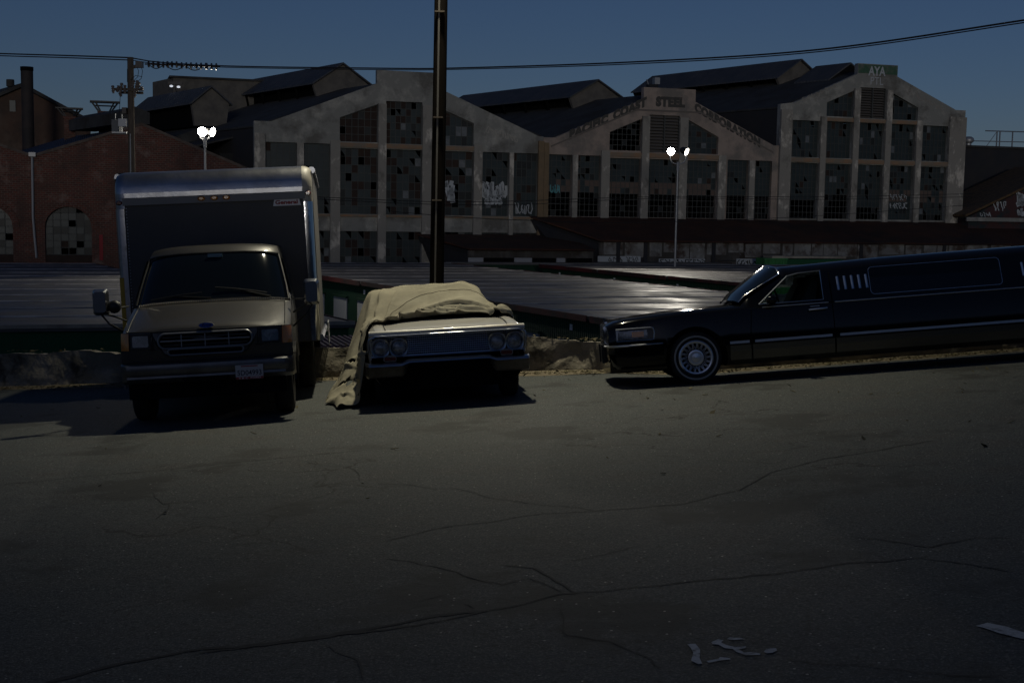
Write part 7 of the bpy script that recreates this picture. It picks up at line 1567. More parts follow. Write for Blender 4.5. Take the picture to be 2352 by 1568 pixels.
64,64,64,64,63,65,65,64,65,65,66,66,67,67,67,68,67,67,69,74,73,71,70,70,70,69,70,70,71,71,71,75,70,71,71,72,72,69,70,70,71,72,70,71,71,69,69,71,71,75,77,79,67,72,79,76,79,80,79,79,80,79,78,78,77,77,77,78,77,79,79,78,78,78,79,78,77,78,78,76,71,75,75,76,
65,64,64,64,65,64,65,65,66,66,66,67,67,67,67,68,72,73,71,70,70,69,69,70,69,70,69,70,70,70,70,70,71,70,70,70,73,77,77,76,74,72,75,81,86,91,91,88,84,83,82,82,81,80,76,78,78,78,77,77,78,78,79,78,78,78,77,78,80,80,80,81,80,79,77,77,78,79,79,72,81,78,81,83,
64,63,64,64,64,64,65,66,65,66,66,66,67,67,67,67,67,68,69,69,69,69,69,69,70,69,69,68,68,69,72,74,74,73,72,72,70,69,70,72,75,79,79,76,75,74,75,75,76,76,77,77,78,78,77,77,76,77,79,80,80,80,81,80,79,79,81,81,81,80,81,81,82,81,82,81,81,80,81,87,86,92,88,90,
64,64,64,64,64,65,64,64,65,65,66,67,66,67,69,69,69,68,68,69,68,69,69,69,69,70,71,72,71,71,69,70,69,69,68,70,72,73,73,71,69,69,70,71,71,72,72,72,73,73,74,75,75,75,75,75,77,79,81,81,80,80,78,79,79,80,80,80,80,82,83,83,83,85,85,86,86,87,85,88,91,91,93,95,
64,63,64,64,64,64,65,65,65,66,67,66,67,67,67,68,68,68,70,69,70,69,70,70,69,69,69,69,70,69,69,69,72,74,77,76,75,75,74,76,77,77,75,74,74,73,74,74,74,75,75,73,72,75,77,79,79,79,78,79,79,79,79,79,80,80,80,82,84,85,85,86,87,87,87,88,89,88,89,91,91,92,93,92,
64,64,64,64,64,64,64,65,66,66,66,66,67,67,67,67,67,68,68,69,69,69,69,69,70,71,70,69,70,71,73,73,71,71,70,70,70,70,71,70,71,71,72,72,72,73,72,72,73,72,73,77,80,79,78,77,77,77,78,78,78,78,79,79,80,81,81,81,81,81,83,85,86,87,89,89,89,90,90,89,89,89,88,88,
63,64,64,64,64,65,65,65,65,65,66,67,66,67,67,68,68,68,68,69,69,72,73,71,69,68,70,71,70,70,70,70,70,69,70,70,70,70,70,71,71,70,71,71,71,72,72,72,73,75,75,74,74,74,74,76,76,76,76,77,78,78,78,79,80,81,83,82,81,82,81,81,82,82,83,83,85,84,83,86,85,85,85,84,
64,64,64,64,65,65,65,65,65,66,66,66,67,67,67,67,68,69,68,68,69,66,66,68,69,69,69,70,70,70,69,69,70,70,69,70,70,70,70,70,70,71,71,72,74,72,72,73,73,73,74,75,74,75,75,75,76,77,77,77,78,79,79,79,79,80,80,81,81,80,80,80,80,80,79,81,79,81,82,77,77,83,81,80,
64,63,64,65,65,64,65,66,66,66,66,67,67,67,68,70,71,72,73,71,69,68,66,65,69,70,69,69,70,70,70,70,70,70,70,70,70,70,70,70,70,71,72,73,72,72,74,75,76,77,76,76,77,76,77,76,76,76,77,78,78,78,79,79,79,78,78,78,78,77,76,76,75,76,77,76,77,77,77,75,77,71,76,76,
62,63,64,64,64,65,65,65,66,66,66,66,66,67,67,67,67,67,68,71,73,75,76,76,73,71,70,70,69,69,70,70,69,70,71,70,70,70,70,71,71,71,69,68,69,72,73,74,76,77,78,79,80,80,80,79,78,80,80,79,79,79,78,79,78,79,78,77,77,76,75,73,72,70,68,67,65,63,66,73,68,70,72,72,
60,64,64,64,64,65,64,63,60,58,56,50,60,63,65,68,68,71,71,70,70,70,70,71,71,71,71,69,69,70,69,70,71,70,69,69,70,70,71,70,70,71,75,78,80,82,83,83,81,80,80,79,78,77,76,78,80,78,77,78,78,79,79,78,80,79,79,80,80,81,81,80,79,78,77,76,77,77,78,77,80,74,78,77,
33,64,64,63,62,53,45,37,33,33,38,48,34,25,38,13,51,62,67,68,67,67,67,68,71,70,70,70,71,70,70,69,69,69,70,70,69,70,70,72,74,75,74,74,74,73,73,73,74,75,75,75,74,75,76,76,75,76,77,78,78,78,79,79,78,79,80,80,80,80,81,83,84,84,84,84,83,84,80,79,80,87,86,86,
800,774,781,804,857,897,955,986,1011,1019,1022,1030,1044,1048,1034,1021,1022,1024,1028,1029,1030,1031,1031,1032,1033,1032,1032,1032,1032,1032,1032,1033,1034,1042,1046,1040,1035,1031,1027,1025,1023,1020,1016,1012,1008,1004,1008,1011,1013,1014,1008,992,966,936,898,862,826,791,757,716,664,616,574,532,489,446,403,360,318,275,232,191,149,105,65,44,39,39,44,55,71,82,66,30,
2,9,-24,-24,-33,4,11,50,78,85,95,101,86,63,49,29,15,9,9,11,13,14,15,17,20,18,11,5,3,4,4,4,5,-5,-13,0,-2,1,13,10,5,4,4,5,7,11,8,8,19,24,2,13,10,14,15,13,12,9,5,4,5,1,-1,-1,0,2,2,5,5,6,3,-2,-5,0,17,38,34,24,36,47,34,-12,0,0,
-22,-2,-5,-43,-42,-32,-12,-6,8,22,27,17,10,10,18,31,25,39,40,37,31,25,19,11,-7,-13,1,2,4,11,18,19,25,18,14,0,8,15,-7,-6,-1,2,5,11,7,3,1,-2,-16,-20,29,1,5,5,9,7,4,5,-1,-6,0,5,4,4,4,3,4,2,1,-2,-2,-1,7,31,37,5,18,48,53,20,-23,0,0,0,
-32,-13,-16,-18,-21,-35,-48,-49,-49,-46,-36,-36,-40,-40,-41,-40,-31,-31,-25,-9,4,2,-9,-14,3,18,19,35,50,46,32,19,-17,-11,-7,-1,-4,-12,1,4,4,3,0,-7,-3,-1,0,-1,3,0,-27,11,11,1,-4,0,-2,-5,-5,-3,-2,4,7,5,3,2,2,2,3,2,1,14,36,21,-2,35,51,52,6,-23,-1,20,1,0,
-31,-16,-17,-17,-14,-36,-43,-55,-65,-63,-71,-68,-56,-47,-37,-23,-10,-17,-24,-37,-43,-37,-11,17,26,30,29,24,6,-10,-29,-33,12,-3,-1,1,1,2,2,2,2,4,5,4,2,0,0,2,-3,4,9,-14,-2,0,-3,-9,-6,-8,-6,-3,0,1,1,1,2,2,0,0,-1,2,32,40,11,-5,41,53,51,-1,-20,-5,21,11,0,0,
-21,-18,-20,-15,-14,-17,-27,-36,-39,-32,-25,-21,-17,-10,-3,2,0,0,0,1,3,2,-9,-26,-37,-45,-50,-55,-53,-42,-12,21,-18,0,2,8,2,2,2,2,2,2,2,2,2,3,-1,0,5,0,-4,4,-10,-2,0,3,4,2,1,-1,-1,-1,1,2,2,2,2,0,3,29,15,-3,-2,49,58,50,-2,-15,-2,12,23,12,0,0,
-24,-18,-19,-13,-12,-11,-13,-15,-15,-12,-8,0,0,13,22,27,30,29,26,6,-3,-1,2,2,2,1,0,2,10,24,28,-12,4,1,1,-6,2,2,2,1,2,1,2,3,16,10,2,-3,0,3,1,4,4,5,9,11,10,10,7,2,-4,-6,-6,-4,-4,-6,-6,2,18,-4,-13,-7,51,54,32,-17,-25,-11,4,36,20,-11,1,0,
-7,-18,-20,-12,-11,-11,-12,-8,-4,0,0,3,17,35,53,50,51,48,41,59,43,45,48,52,53,52,52,65,53,27,12,44,34,39,44,48,48,46,40,34,27,39,43,21,9,-6,3,0,-1,1,15,5,14,8,10,11,12,15,7,3,-3,-9,-10,-12,-11,-12,-3,-1,-18,-20,1,55,34,-2,-39,-37,-18,2,30,-5,-42,3,0,0,
-10,-18,-18,-11,-10,-9,0,8,13,15,14,2,15,21,33,65,72,75,73,31,62,74,88,89,76,81,77,51,47,49,48,42,33,37,38,47,46,43,31,40,25,5,-5,11,4,29,2,2,-2,6,-9,6,5,26,14,8,3,0,7,3,2,0,-5,-8,-10,0,-5,-18,-16,18,48,4,-28,-46,-32,-9,3,8,-38,-42,-17,-16,1,0,
-10,-18,-15,-8,-8,-9,0,6,13,16,-5,28,31,32,29,20,17,16,21,23,12,8,29,39,69,81,93,80,68,61,63,23,34,32,30,2,-4,-3,29,10,21,26,26,30,46,15,33,20,5,-7,16,-1,11,-12,7,25,7,-7,-10,2,7,8,7,6,7,1,-7,-6,32,26,-24,-20,-26,-6,14,6,3,-19,-5,-7,-8,-19,1,0,
-6,-19,-14,-8,-7,-7,-6,-3,-5,-6,-5,-16,-3,-6,-7,-27,-30,-28,7,39,25,34,-21,-27,-10,19,27,29,21,35,5,42,33,23,14,28,26,27,9,22,37,27,29,43,13,45,43,31,25,6,-13,18,8,2,-2,-14,2,17,8,-4,6,7,14,13,14,11,16,24,19,-9,20,-3,12,27,8,12,4,10,7,18,22,39,0,0,
-1,-17,-12,-6,-7,-6,-14,-19,-22,-6,-2,-1,-40,-41,-35,-37,-4,20,-14,5,43,7,29,17,-3,-7,-51,-38,9,16,37,17,39,52,49,36,43,43,44,45,37,44,58,22,37,31,21,34,52,35,29,-10,8,7,6,0,4,0,3,19,8,22,16,21,21,24,27,28,7,49,15,29,40,21,24,19,25,34,63,57,47,-6,1,0,
0,-15,-10,-6,-5,-5,-14,-26,-29,-26,-1,-28,-16,-25,-40,-7,-6,8,38,43,13,40,30,36,45,-15,11,16,-1,-3,15,41,33,39,33,47,55,51,52,57,55,73,37,55,60,44,46,56,26,42,46,39,-7,12,-1,-2,-3,4,33,26,37,24,26,27,27,28,30,33,60,15,28,36,27,34,46,65,66,58,3,16,-10,-2,1,0,
4,-10,-10,-6,-6,-6,-6,-8,-18,-37,-40,-3,-7,4,3,15,5,6,22,31,34,36,49,42,27,52,42,44,42,40,43,31,42,44,46,47,40,58,60,43,60,28,47,48,50,46,47,37,68,45,29,16,25,17,11,6,22,39,24,36,27,27,27,25,25,26,29,53,15,33,41,40,51,68,69,50,26,-2,34,-11,13,5,0,0,
-6,-9,-9,-6,-6,-5,1,8,12,6,7,-11,-2,-17,-6,-9,6,9,15,35,42,42,43,66,59,36,45,45,46,46,40,48,48,43,44,41,40,29,36,63,26,36,38,38,30,47,35,30,30,44,26,44,29,23,38,76,53,28,31,16,16,19,19,18,20,27,34,19,40,50,55,73,70,45,19,-2,-5,24,-10,7,10,9,0,0,
-6,-8,-8,-5,-6,-6,-7,2,17,31,14,24,9,8,2,-8,-6,7,5,5,34,35,36,25,24,43,48,51,52,52,51,47,47,42,41,39,42,59,46,10,27,29,29,31,40,35,33,41,26,10,35,18,42,44,70,51,43,49,28,17,13,15,16,22,30,43,54,70,72,69,66,40,17,2,-4,-6,6,-17,-1,0,1,1,1,0,
-7,-7,-8,-6,-6,-6,-8,-15,-15,-7,11,27,32,20,16,13,9,-1,1,-1,5,4,11,16,17,16,14,11,12,19,20,22,23,19,32,45,49,19,6,40,43,38,29,36,22,17,45,27,14,49,24,38,48,45,41,25,31,14,13,14,14,16,27,43,63,71,71,53,36,17,-3,-15,-16,-13,-9,3,-2,16,23,14,-25,-1,-1,-1,
-6,-6,-8,-6,-5,-6,-8,-11,-25,-31,-18,-39,-8,25,25,3,-5,-10,-15,-13,-4,8,3,15,22,19,19,19,16,-1,0,4,0,0,-3,-15,-22,-10,18,-4,0,23,36,29,37,46,39,35,54,50,55,37,27,49,34,18,3,1,9,21,35,48,61,65,53,33,12,-4,-16,-21,-23,-19,-12,-1,17,21,19,2,-23,-36,-27,-27,0,-1,
-7,-7,-7,-6,-6,-6,-8,-12,-16,-20,-21,-12,-42,-50,-40,10,24,2,-1,-1,0,5,12,2,-15,-14,-13,-10,-7,6,7,3,6,9,7,8,8,16,-3,8,8,-4,-4,0,-4,-4,25,54,27,24,32,38,51,44,17,15,21,24,30,45,54,52,39,19,-1,-16,-22,-21,-13,-4,7,22,24,19,3,-11,-21,-28,-24,-9,12,20,0,0,
-6,-7,-7,-6,-6,-6,-6,-7,-4,-11,-11,-9,-3,-9,-10,-35,-38,-6,2,-1,-2,3,-6,-8,12,8,7,7,7,7,7,8,8,7,9,9,9,0,9,8,8,8,8,8,9,16,-13,0,52,36,46,50,57,25,24,25,29,44,52,45,26,9,-9,-14,-10,0,8,23,26,26,21,5,-6,-14,-19,-19,-19,-9,8,22,28,6,0,0,
-7,-6,-6,-6,-6,-5,-7,-5,5,15,6,2,-3,-2,-2,-2,-7,-15,-11,-1,-6,4,2,4,6,8,8,8,8,8,7,8,8,7,9,9,8,9,8,8,8,9,9,9,9,3,15,9,-1,47,51,57,53,43,33,39,48,46,37,20,11,8,16,23,32,37,39,26,17,7,-1,-7,-9,-9,-7,-2,9,15,21,26,8,-1,0,0,
-6,-5,-6,-5,-6,-6,-6,-12,-25,-26,-9,-6,25,8,7,6,4,6,-4,-3,3,-1,9,4,4,7,8,8,8,7,8,7,7,8,9,8,9,8,8,9,9,8,8,8,11,15,16,16,11,-3,17,53,15,28,41,45,39,32,32,37,43,46,48,48,39,29,18,10,3,-1,-3,-3,0,5,9,14,15,26,25,3,-2,4,1,1,
-5,-5,-6,-6,-5,-5,-6,-6,-10,-18,-22,-16,-33,6,1,3,4,1,5,-11,-13,-4,2,4,7,9,9,9,9,10,10,10,10,9,9,10,10,15,23,26,21,16,9,8,8,4,-1,-2,0,1,-3,2,25,30,43,36,32,30,29,35,36,32,25,17,11,6,5,6,6,8,11,24,31,33,33,30,27,8,-15,-20,-17,0,1,1,
-4,-4,-5,-5,-5,-6,-5,-5,-6,-7,-10,-9,-8,-26,-2,-1,-7,-10,-15,-9,-11,-11,-3,-3,-4,-1,-1,-1,-1,-1,-1,-1,0,0,1,1,1,-3,-11,-14,-8,4,18,27,33,31,29,9,8,4,17,-3,15,6,-3,7,10,7,3,1,1,2,2,4,8,11,13,17,23,27,30,19,12,8,3,-1,-6,-11,-10,-2,3,4,1,2,
-3,-4,-5,-5,-5,-5,-5,-3,8,9,3,-2,-3,-2,-25,-14,-4,-3,-4,-6,-8,-12,-7,-5,-5,-1,-2,-2,-1,2,14,14,3,-1,-1,-1,-1,-1,0,0,0,-7,-12,-7,-23,-28,0,29,28,24,-6,-29,-16,7,8,8,11,15,7,-1,-4,-3,-4,-7,-10,-10,-9,-9,-10,-12,-14,-13,-11,-11,-10,-10,-9,-3,3,1,27,1,2,1,
-7,-5,-5,-5,-5,-5,-6,-6,-13,-13,-7,-1,2,0,17,-11,-14,-14,-12,-11,-9,-8,-3,-3,-4,1,16,15,1,-5,-16,-16,-6,-2,-1,-1,-1,-1,-1,-1,-1,0,-1,-13,8,-1,-38,-50,-54,-53,-26,-21,-14,-23,-6,-8,-10,-8,0,2,2,2,4,4,4,4,4,3,2,3,3,4,3,3,4,5,7,9,13,29,-8,-4,1,2,
-6,-5,-4,-5,-5,-5,-5,-3,2,5,4,-2,-5,-9,-28,-12,-14,-11,-10,-8,-8,-5,-4,0,-4,-3,-18,-17,-4,-1,-2,-2,-2,-1,-2,2,0,0,0,0,0,0,0,0,-3,2,7,10,11,-18,-43,3,-14,-19,-27,-13,-11,-11,-5,3,10,12,13,13,13,12,11,9,7,6,5,3,1,4,10,16,18,10,4,-10,5,6,2,2,
-6,-5,-4,-4,-4,-5,-5,-6,1,7,17,15,8,5,0,-4,-5,-10,-11,-11,-10,-13,-10,-2,-2,-3,-1,-1,-1,-1,-1,-1,-1,-2,-2,-2,-1,-1,-1,-1,-1,-1,-1,-1,-4,11,28,19,-12,-5,2,-1,-29,-18,-11,-18,-6,-8,-14,-15,-11,-5,1,6,8,10,10,10,10,9,8,7,2,-8,-14,-16,-14,10,13,10,0,0,2,2,
-4,-5,-4,-4,-5,-4,-4,-7,-13,-11,-8,-2,2,-3,4,4,3,2,0,1,2,-2,-3,1,-4,-1,-2,-2,-1,-1,-1,-1,-1,-1,-1,-1,0,3,16,25,32,39,47,46,39,33,14,-7,11,-3,-1,-6,-18,-23,-21,-9,-7,2,-4,-11,-18,-23,-26,-27,-27,-29,-29,-27,-25,-20,-16,-11,-1,7,8,5,0,-20,-28,-11,-5,0,2,2,
-3,-4,-3,-4,-4,-4,-5,-6,-8,-14,-16,-15,-8,-6,-9,-8,-6,-4,-5,-3,-4,-2,-5,-2,-4,0,-1,-1,-2,-2,-2,-2,-1,-1,8,0,0,-3,-16,-25,-27,-35,-47,-47,-40,-33,-23,9,-4,-5,7,3,0,-7,-8,-15,-18,-19,3,7,0,-7,-14,-18,-19,-19,-22,-24,-23,-27,-30,-31,-27,-27,-25,-24,-24,-21,-11,-23,-22,-15,1,2,
-2,-3,-3,-3,-3,-4,-4,-4,-7,-9,-15,-10,-9,-2,-8,-12,-13,-14,-13,-19,-17,-15,-10,-5,-4,-3,-1,-1,-1,-1,-1,-1,-2,-2,-11,5,-1,0,-1,6,-6,-5,-1,0,0,0,1,-4,-13,-7,-8,-30,-17,-13,0,2,6,-2,-19,-9,-4,-2,-6,-11,-14,-16,-16,-14,-14,-13,-11,-12,-18,-17,-18,-16,-11,-6,-2,2,3,2,2,2,
-6,-4,-3,-4,-4,-4,-4,-5,-5,0,9,-2,-3,-7,-5,-8,-10,-8,-8,-8,-12,-12,-12,-8,-3,-11,2,-1,-1,-1,-1,-1,-1,2,0,-8,16,-1,0,-8,-1,-1,-1,-1,-1,15,15,-17,9,0,-28,-29,-15,-10,-2,-12,-10,4,8,-7,7,1,0,-3,-6,-6,-5,-6,-7,-5,-4,-3,-3,-5,9,20,12,7,1,-3,-5,-3,2,2,
-5,-3,-3,-2,-3,-4,-4,-4,-7,-17,-28,-14,-10,10,1,-3,-8,-8,-8,-8,-9,-11,-12,-9,-1,-3,-3,-1,-1,-1,-1,-1,-1,11,14,13,-17,-1,-1,0,0,0,0,0,5,6,-20,12,6,10,7,12,-12,-18,-31,-21,-14,-8,7,11,-7,9,3,5,5,5,4,3,4,3,2,1,0,-1,-17,-19,21,14,13,9,2,-2,2,2,
-4,-3,-2,-3,-3,-3,-4,-4,-3,-3,-4,-7,-1,-16,1,-1,10,-5,-5,-5,-5,-6,-9,-7,1,0,-3,0,3,-1,-1,7,-1,-16,-17,-16,3,0,0,0,0,0,0,2,11,-22,6,-8,6,9,21,-6,-6,-4,-7,-5,-7,2,-4,2,3,-13,5,4,6,6,6,5,2,0,2,6,6,5,2,-10,-35,15,31,32,32,15,2,2,
-2,-2,-2,-2,-3,-3,-3,-4,-4,1,8,16,13,4,-3,2,-13,-6,-9,-8,-8,-6,-5,-5,-1,-1,-3,-3,-6,8,-2,-10,-2,-2,-1,-1,-5,-1,-1,-1,0,0,1,5,-17,0,-1,1,-11,18,-13,-13,-8,-7,-14,-11,-15,-22,-20,-9,1,6,-5,4,3,3,2,2,3,1,-4,-5,0,6,6,2,-9,-43,-31,7,15,19,2,2,
-1,-2,-2,-2,-2,-3,-4,-4,-6,-5,-9,-6,-11,11,2,-1,-2,-6,-7,-7,-3,-1,0,2,1,13,16,11,1,-19,-10,-11,-11,-11,-12,-12,-10,-10,-10,-9,-10,-9,-7,-13,-1,-1,-1,5,9,-6,-8,-6,-6,-5,-7,-6,-6,-1,2,11,9,12,7,-4,-3,3,5,5,3,3,2,-5,-9,-7,5,4,0,-12,-22,-30,-2,4,1,2,
-1,-2,-2,-2,-3,-3,-3,-4,-4,-6,-4,-10,-4,-11,21,7,6,9,3,11,12,8,5,-3,-30,-39,-38,-34,-21,-3,-12,-11,-11,-11,-10,-10,-10,-10,-10,-10,-9,-10,-12,-11,-13,-13,-9,-11,-13,-4,-1,-4,-5,-5,-7,-10,-9,-14,-9,-1,5,9,8,7,1,-4,0,-1,5,3,-1,-5,-15,-19,-21,-3,2,-4,-22,-11,-14,-1,2,2,
-6,-4,-1,-2,-2,-3,-3,-4,-6,-5,-5,-2,-1,-4,-15,22,8,4,12,-11,-17,-18,-19,-26,6,-14,-11,-8,-14,-22,-12,-12,-12,-11,-12,-11,-11,-11,-10,-10,-10,-9,-9,-9,-10,-2,-6,-8,-8,-1,-2,-2,-4,-5,-5,-6,-9,-11,-12,-18,-10,-3,3,3,5,4,-3,-3,-8,-3,-5,-6,-5,-9,-14,-23,-18,2,-2,-34,-16,-1,2,2,
-5,-3,-1,-2,-3,-3,-4,-3,-4,-10,-17,-25,-20,-17,-16,-23,12,2,-10,-7,-17,-22,-24,-16,-23,1,-11,-12,-10,-10,-10,-10,-9,-10,-9,-10,-10,-10,-10,-10,-10,-10,-10,-10,-10,-18,-14,-7,2,4,6,2,-1,0,-4,-2,-3,-4,-6,-13,-12,-11,-10,-5,-2,-2,-3,-3,-4,-9,-2,1,0,-4,-7,-11,-6,-9,1,-10,-35,-12,2,2,
-4,-3,-1,-2,-2,-3,-3,-4,-4,-6,-8,-12,-12,-9,-12,-17,-21,4,6,-1,-4,-9,-12,-13,-11,-18,-10,-9,-9,-9,-9,-9,-10,-9,-10,-10,-10,-9,-10,-10,-10,-10,-10,-10,-11,-10,-10,-11,-19,-24,-17,-8,19,30,18,9,4,2,2,0,2,1,1,0,-2,-2,1,1,-1,-1,-3,-2,2,4,1,-2,-14,-16,-12,4,-14,-30,1,2,
-1,-3,-1,-2,-2,-3,-4,-4,-5,-5,-5,-5,-6,-6,-6,-8,-18,-23,-6,6,6,2,-6,-7,-7,-3,-1,-5,-6,-5,-4,-7,-8,-9,-9,-9,-10,-9,-9,-9,-9,-8,-9,-9,-10,-11,-11,-10,-12,-13,-12,-9,-26,-32,-10,1,25,30,17,13,6,6,4,1,1,2,2,2,1,1,2,3,3,4,5,5,6,2,-2,-9,6,11,2,1,
-1,-1,-1,-1,-2,-2,-3,-4,-4,-5,-5,-5,-5,-4,-5,-3,-2,-7,-15,-4,13,14,15,2,-13,-20,-24,-18,-14,-13,-15,-13,-12,-12,-12,-12,-10,-10,-7,-4,-5,-6,-3,-5,-8,-6,-9,-11,-11,-13,-10,-12,-10,-10,-13,-15,-30,-29,-11,-1,11,13,9,4,-2,-2,-2,-1,2,3,2,2,5,5,2,2,3,3,1,4,25,31,1,2,
0,-2,-2,-2,-3,-3,-3,-4,-5,-5,0,3,6,4,-2,-8,-10,-12,-20,-34,-44,-36,-29,-35,-35,-23,-34,-39,-42,-43,-41,-39,-40,-41,-40,-40,-40,-39,-40,-41,-38,-34,-32,-25,-7,-14,-14,-10,-7,-5,-2,4,4,3,2,0,-2,-6,-10,-15,-23,-24,-16,-6,0,0,-1,-1,1,1,1,3,4,5,6,6,3,0,9,15,-6,11,2,2,
-5,-4,-1,-2,-2,-2,-3,-4,-3,-6,-13,-17,-21,-15,-11,-11,-13,-13,-9,-8,-10,-14,-26,-33,-38,-48,-41,-34,-18,-14,-30,-38,-38,-37,-38,-40,-42,-44,-44,-44,-44,-45,-45,-46,-57,-49,-44,-36,-35,-34,-27,-30,-27,-23,-18,-13,-9,-4,0,3,7,5,2,1,2,3,3,2,1,2,4,5,4,4,4,3,3,3,-6,0,10,2,2,1,
-6,-5,-1,-2,-2,-3,-3,-3,-5,-4,-5,-7,-8,-9,-7,-6,-8,-11,-16,-19,-17,-24,-34,-39,-36,-35,-26,-45,-63,-67,-48,-34,-23,-31,-37,-38,-39,-38,-38,-38,-39,-42,-46,-48,-48,-48,-50,-48,-36,-22,-13,-11,-11,-12,-13,-13,-11,-10,-9,-8,-8,-4,-2,-2,-1,0,3,5,5,4,4,4,5,5,6,7,8,9,5,32,20,-2,1,2,
-4,-5,-2,0,-3,-3,-3,-4,-3,-6,-2,2,6,18,21,19,14,6,10,7,-5,-9,-21,-29,-38,-46,-62,-50,-47,-47,-50,-56,-64,-51,-43,-26,-32,-37,-39,-41,-42,-41,-41,-42,-42,-42,-42,-44,-41,-53,-50,-19,0,16,18,19,8,12,14,10,-1,-7,-6,-6,-2,-2,-1,-1,1,2,3,3,3,3,4,5,6,5,5,-13,32,-2,2,2,
-4,-4,-1,-2,0,-3,-3,-3,-4,-3,-9,-11,-15,-28,-29,-27,-11,-6,-24,-40,-56,-65,-56,-46,-40,-41,-40,-40,-40,-41,-42,-42,-38,-44,-42,-55,-46,-35,-13,-24,-36,-39,-39,-39,-40,-41,-41,-42,-44,-36,-32,-46,-41,-49,-41,-32,2,10,20,34,33,15,5,0,-4,-3,-4,-1,0,1,1,2,3,4,6,6,5,4,3,-9,-11,6,1,1,
-4,-4,-1,0,-3,-1,-3,-3,-4,-3,-2,1,3,9,14,-6,-29,-37,-37,-39,-34,-32,-28,-33,-36,-39,-39,-40,-40,-36,-26,-25,-42,-44,-49,-49,-44,-53,-62,-53,-41,-30,-38,-38,-39,-39,-41,-34,-41,-39,-42,-26,-34,-24,-29,-33,-49,-49,-49,-47,-25,-14,-9,-9,-3,-3,-2,-2,-2,0,1,1,1,2,2,2,2,1,2,-6,-12,-1,2,2,
-3,-1,2,-4,-1,-3,-2,-3,-4,-4,-4,-6,-6,-2,-5,24,26,18,8,-1,-23,-29,-28,-35,-40,-37,-35,-17,-34,-39,-53,-56,-45,-38,-41,-40,-39,-28,-53,-51,-49,-55,-43,-41,-28,-33,-39,-33,-35,-40,-35,-45,-25,-19,-10,-7,-19,-16,-5,-16,-28,-18,-10,-2,-3,-3,-3,-2,-2,-2,-1,-1,0,-1,0,1,0,-1,-3,-5,-10,-19,1,1,
-9,-1,15,-3,-4,-3,-4,-3,-3,-4,-7,-10,-14,-18,-7,-27,-35,-39,-43,-40,-29,-26,-26,-3,2,-13,-31,-55,-37,-38,-39,-39,-39,-36,-20,-24,-44,-58,-44,-42,-42,-41,-44,-44,-55,-46,-34,-51,-23,-12,-14,-30,-47,-44,-31,-36,-12,10,-10,0,-7,-5,-5,-4,-4,-5,-4,-5,-3,-2,-1,-1,-1,1,1,0,1,1,0,-3,-11,-7,2,2,
-8,-8,-19,3,-4,-3,-4,-4,-3,-4,-5,-9,-11,-13,-18,-1,-1,0,-2,-17,-21,-32,-50,-71,-75,-60,-40,-30,-28,-26,-24,-7,13,-17,-37,-40,-34,-30,-31,-33,-35,-40,-41,-41,-36,-33,-41,-28,-61,-64,-55,-10,-26,-32,-39,-20,7,0,15,3,8,-1,-3,-9,-4,-2,-1,1,3,3,2,2,2,2,1,1,1,2,2,6,-16,-5,1,1,
-6,-8,-9,-10,-4,-5,-4,-5,-5,-5,-4,-5,-6,-6,-6,-10,1,-1,-2,10,0,-4,-3,-2,-1,-1,-2,-11,-15,-15,-1,-30,-51,-23,-12,-16,-17,-15,-14,-11,-9,-1,10,-1,-17,-27,-27,-33,-13,-27,-33,-52,6,17,15,-1,-25,-22,-2,9,11,7,2,3,2,3,3,4,3,5,7,6,4,3,4,5,6,5,7,14,23,29,2,2,
-4,-7,-6,-4,-3,-5,-5,-5,-6,-5,-6,-5,-4,-3,0,1,5,7,1,-7,2,3,2,0,-1,0,-4,0,0,-1,-13,-1,-1,-8,-12,-5,0,-1,-1,-4,-4,-11,-22,-12,5,18,18,-4,-16,-9,-13,-17,-50,-38,-5,18,2,-1,-11,-15,-9,-6,-2,2,2,0,3,3,3,3,1,3,5,6,7,7,6,9,11,20,37,1,1,1,
-3,-6,-6,-6,-6,-4,-4,-5,-5,-6,-6,-7,-5,-2,-4,-8,-10,-11,-3,0,0,0,0,0,0,-1,-1,-1,-1,-1,0,0,-1,-1,-2,-1,-1,-1,-1,0,-1,4,3,-1,-10,-22,-21,2,0,-1,-1,-1,-1,-16,-32,-22,13,-1,1,6,7,8,4,4,2,4,2,2,4,3,3,3,4,5,5,5,8,10,11,36,3,-1,1,2,
-4,-4,-6,-6,-6,-6,-7,-6,-6,-6,-6,-7,-9,-12,-9,0,-5,-5,-4,-5,-4,-3,-3,-2,-1,2,11,18,8,2,-1,-2,-2,-1,0,-1,-1,0,-1,-1,-1,-6,-5,-2,0,0,0,-6,-1,0,0,0,1,2,-3,-10,-15,3,-1,-6,-10,-10,2,4,4,3,4,4,3,4,5,7,7,7,6,6,4,3,36,-10,-10,7,2,2,
-7,-6,-6,-6,-7,-7,-6,-7,-7,-7,-7,-7,-8,-10,-12,-17,-7,-4,0,9,14,13,9,1,-4,-8,-16,-23,-13,-7,-5,-4,-3,-4,-5,-4,-4,-5,-4,-2,4,13,10,5,1,-2,-3,-4,-4,-3,-1,6,9,9,8,1,-4,-7,-10,-9,-12,-8,-8,-1,0,1,1,2,2,3,5,5,6,6,6,6,7,6,-18,-8,11,2,1,1,
-7,-6,-5,-6,-6,-7,-7,-6,-7,-7,-7,-7,-8,-8,-7,-8,-6,-6,-7,-16,-21,-20,-15,-8,-5,-4,-4,-2,1,9,14,3,-3,-4,-3,-4,-4,-3,-3,-6,-12,-20,-16,-11,-8,-5,-4,-3,-3,-4,-4,-12,-17,-13,-9,-3,-3,-5,-6,-5,-5,-2,1,-1,1,2,3,3,4,4,4,3,3,4,5,6,5,4,-8,-7,-5,5,2,2,
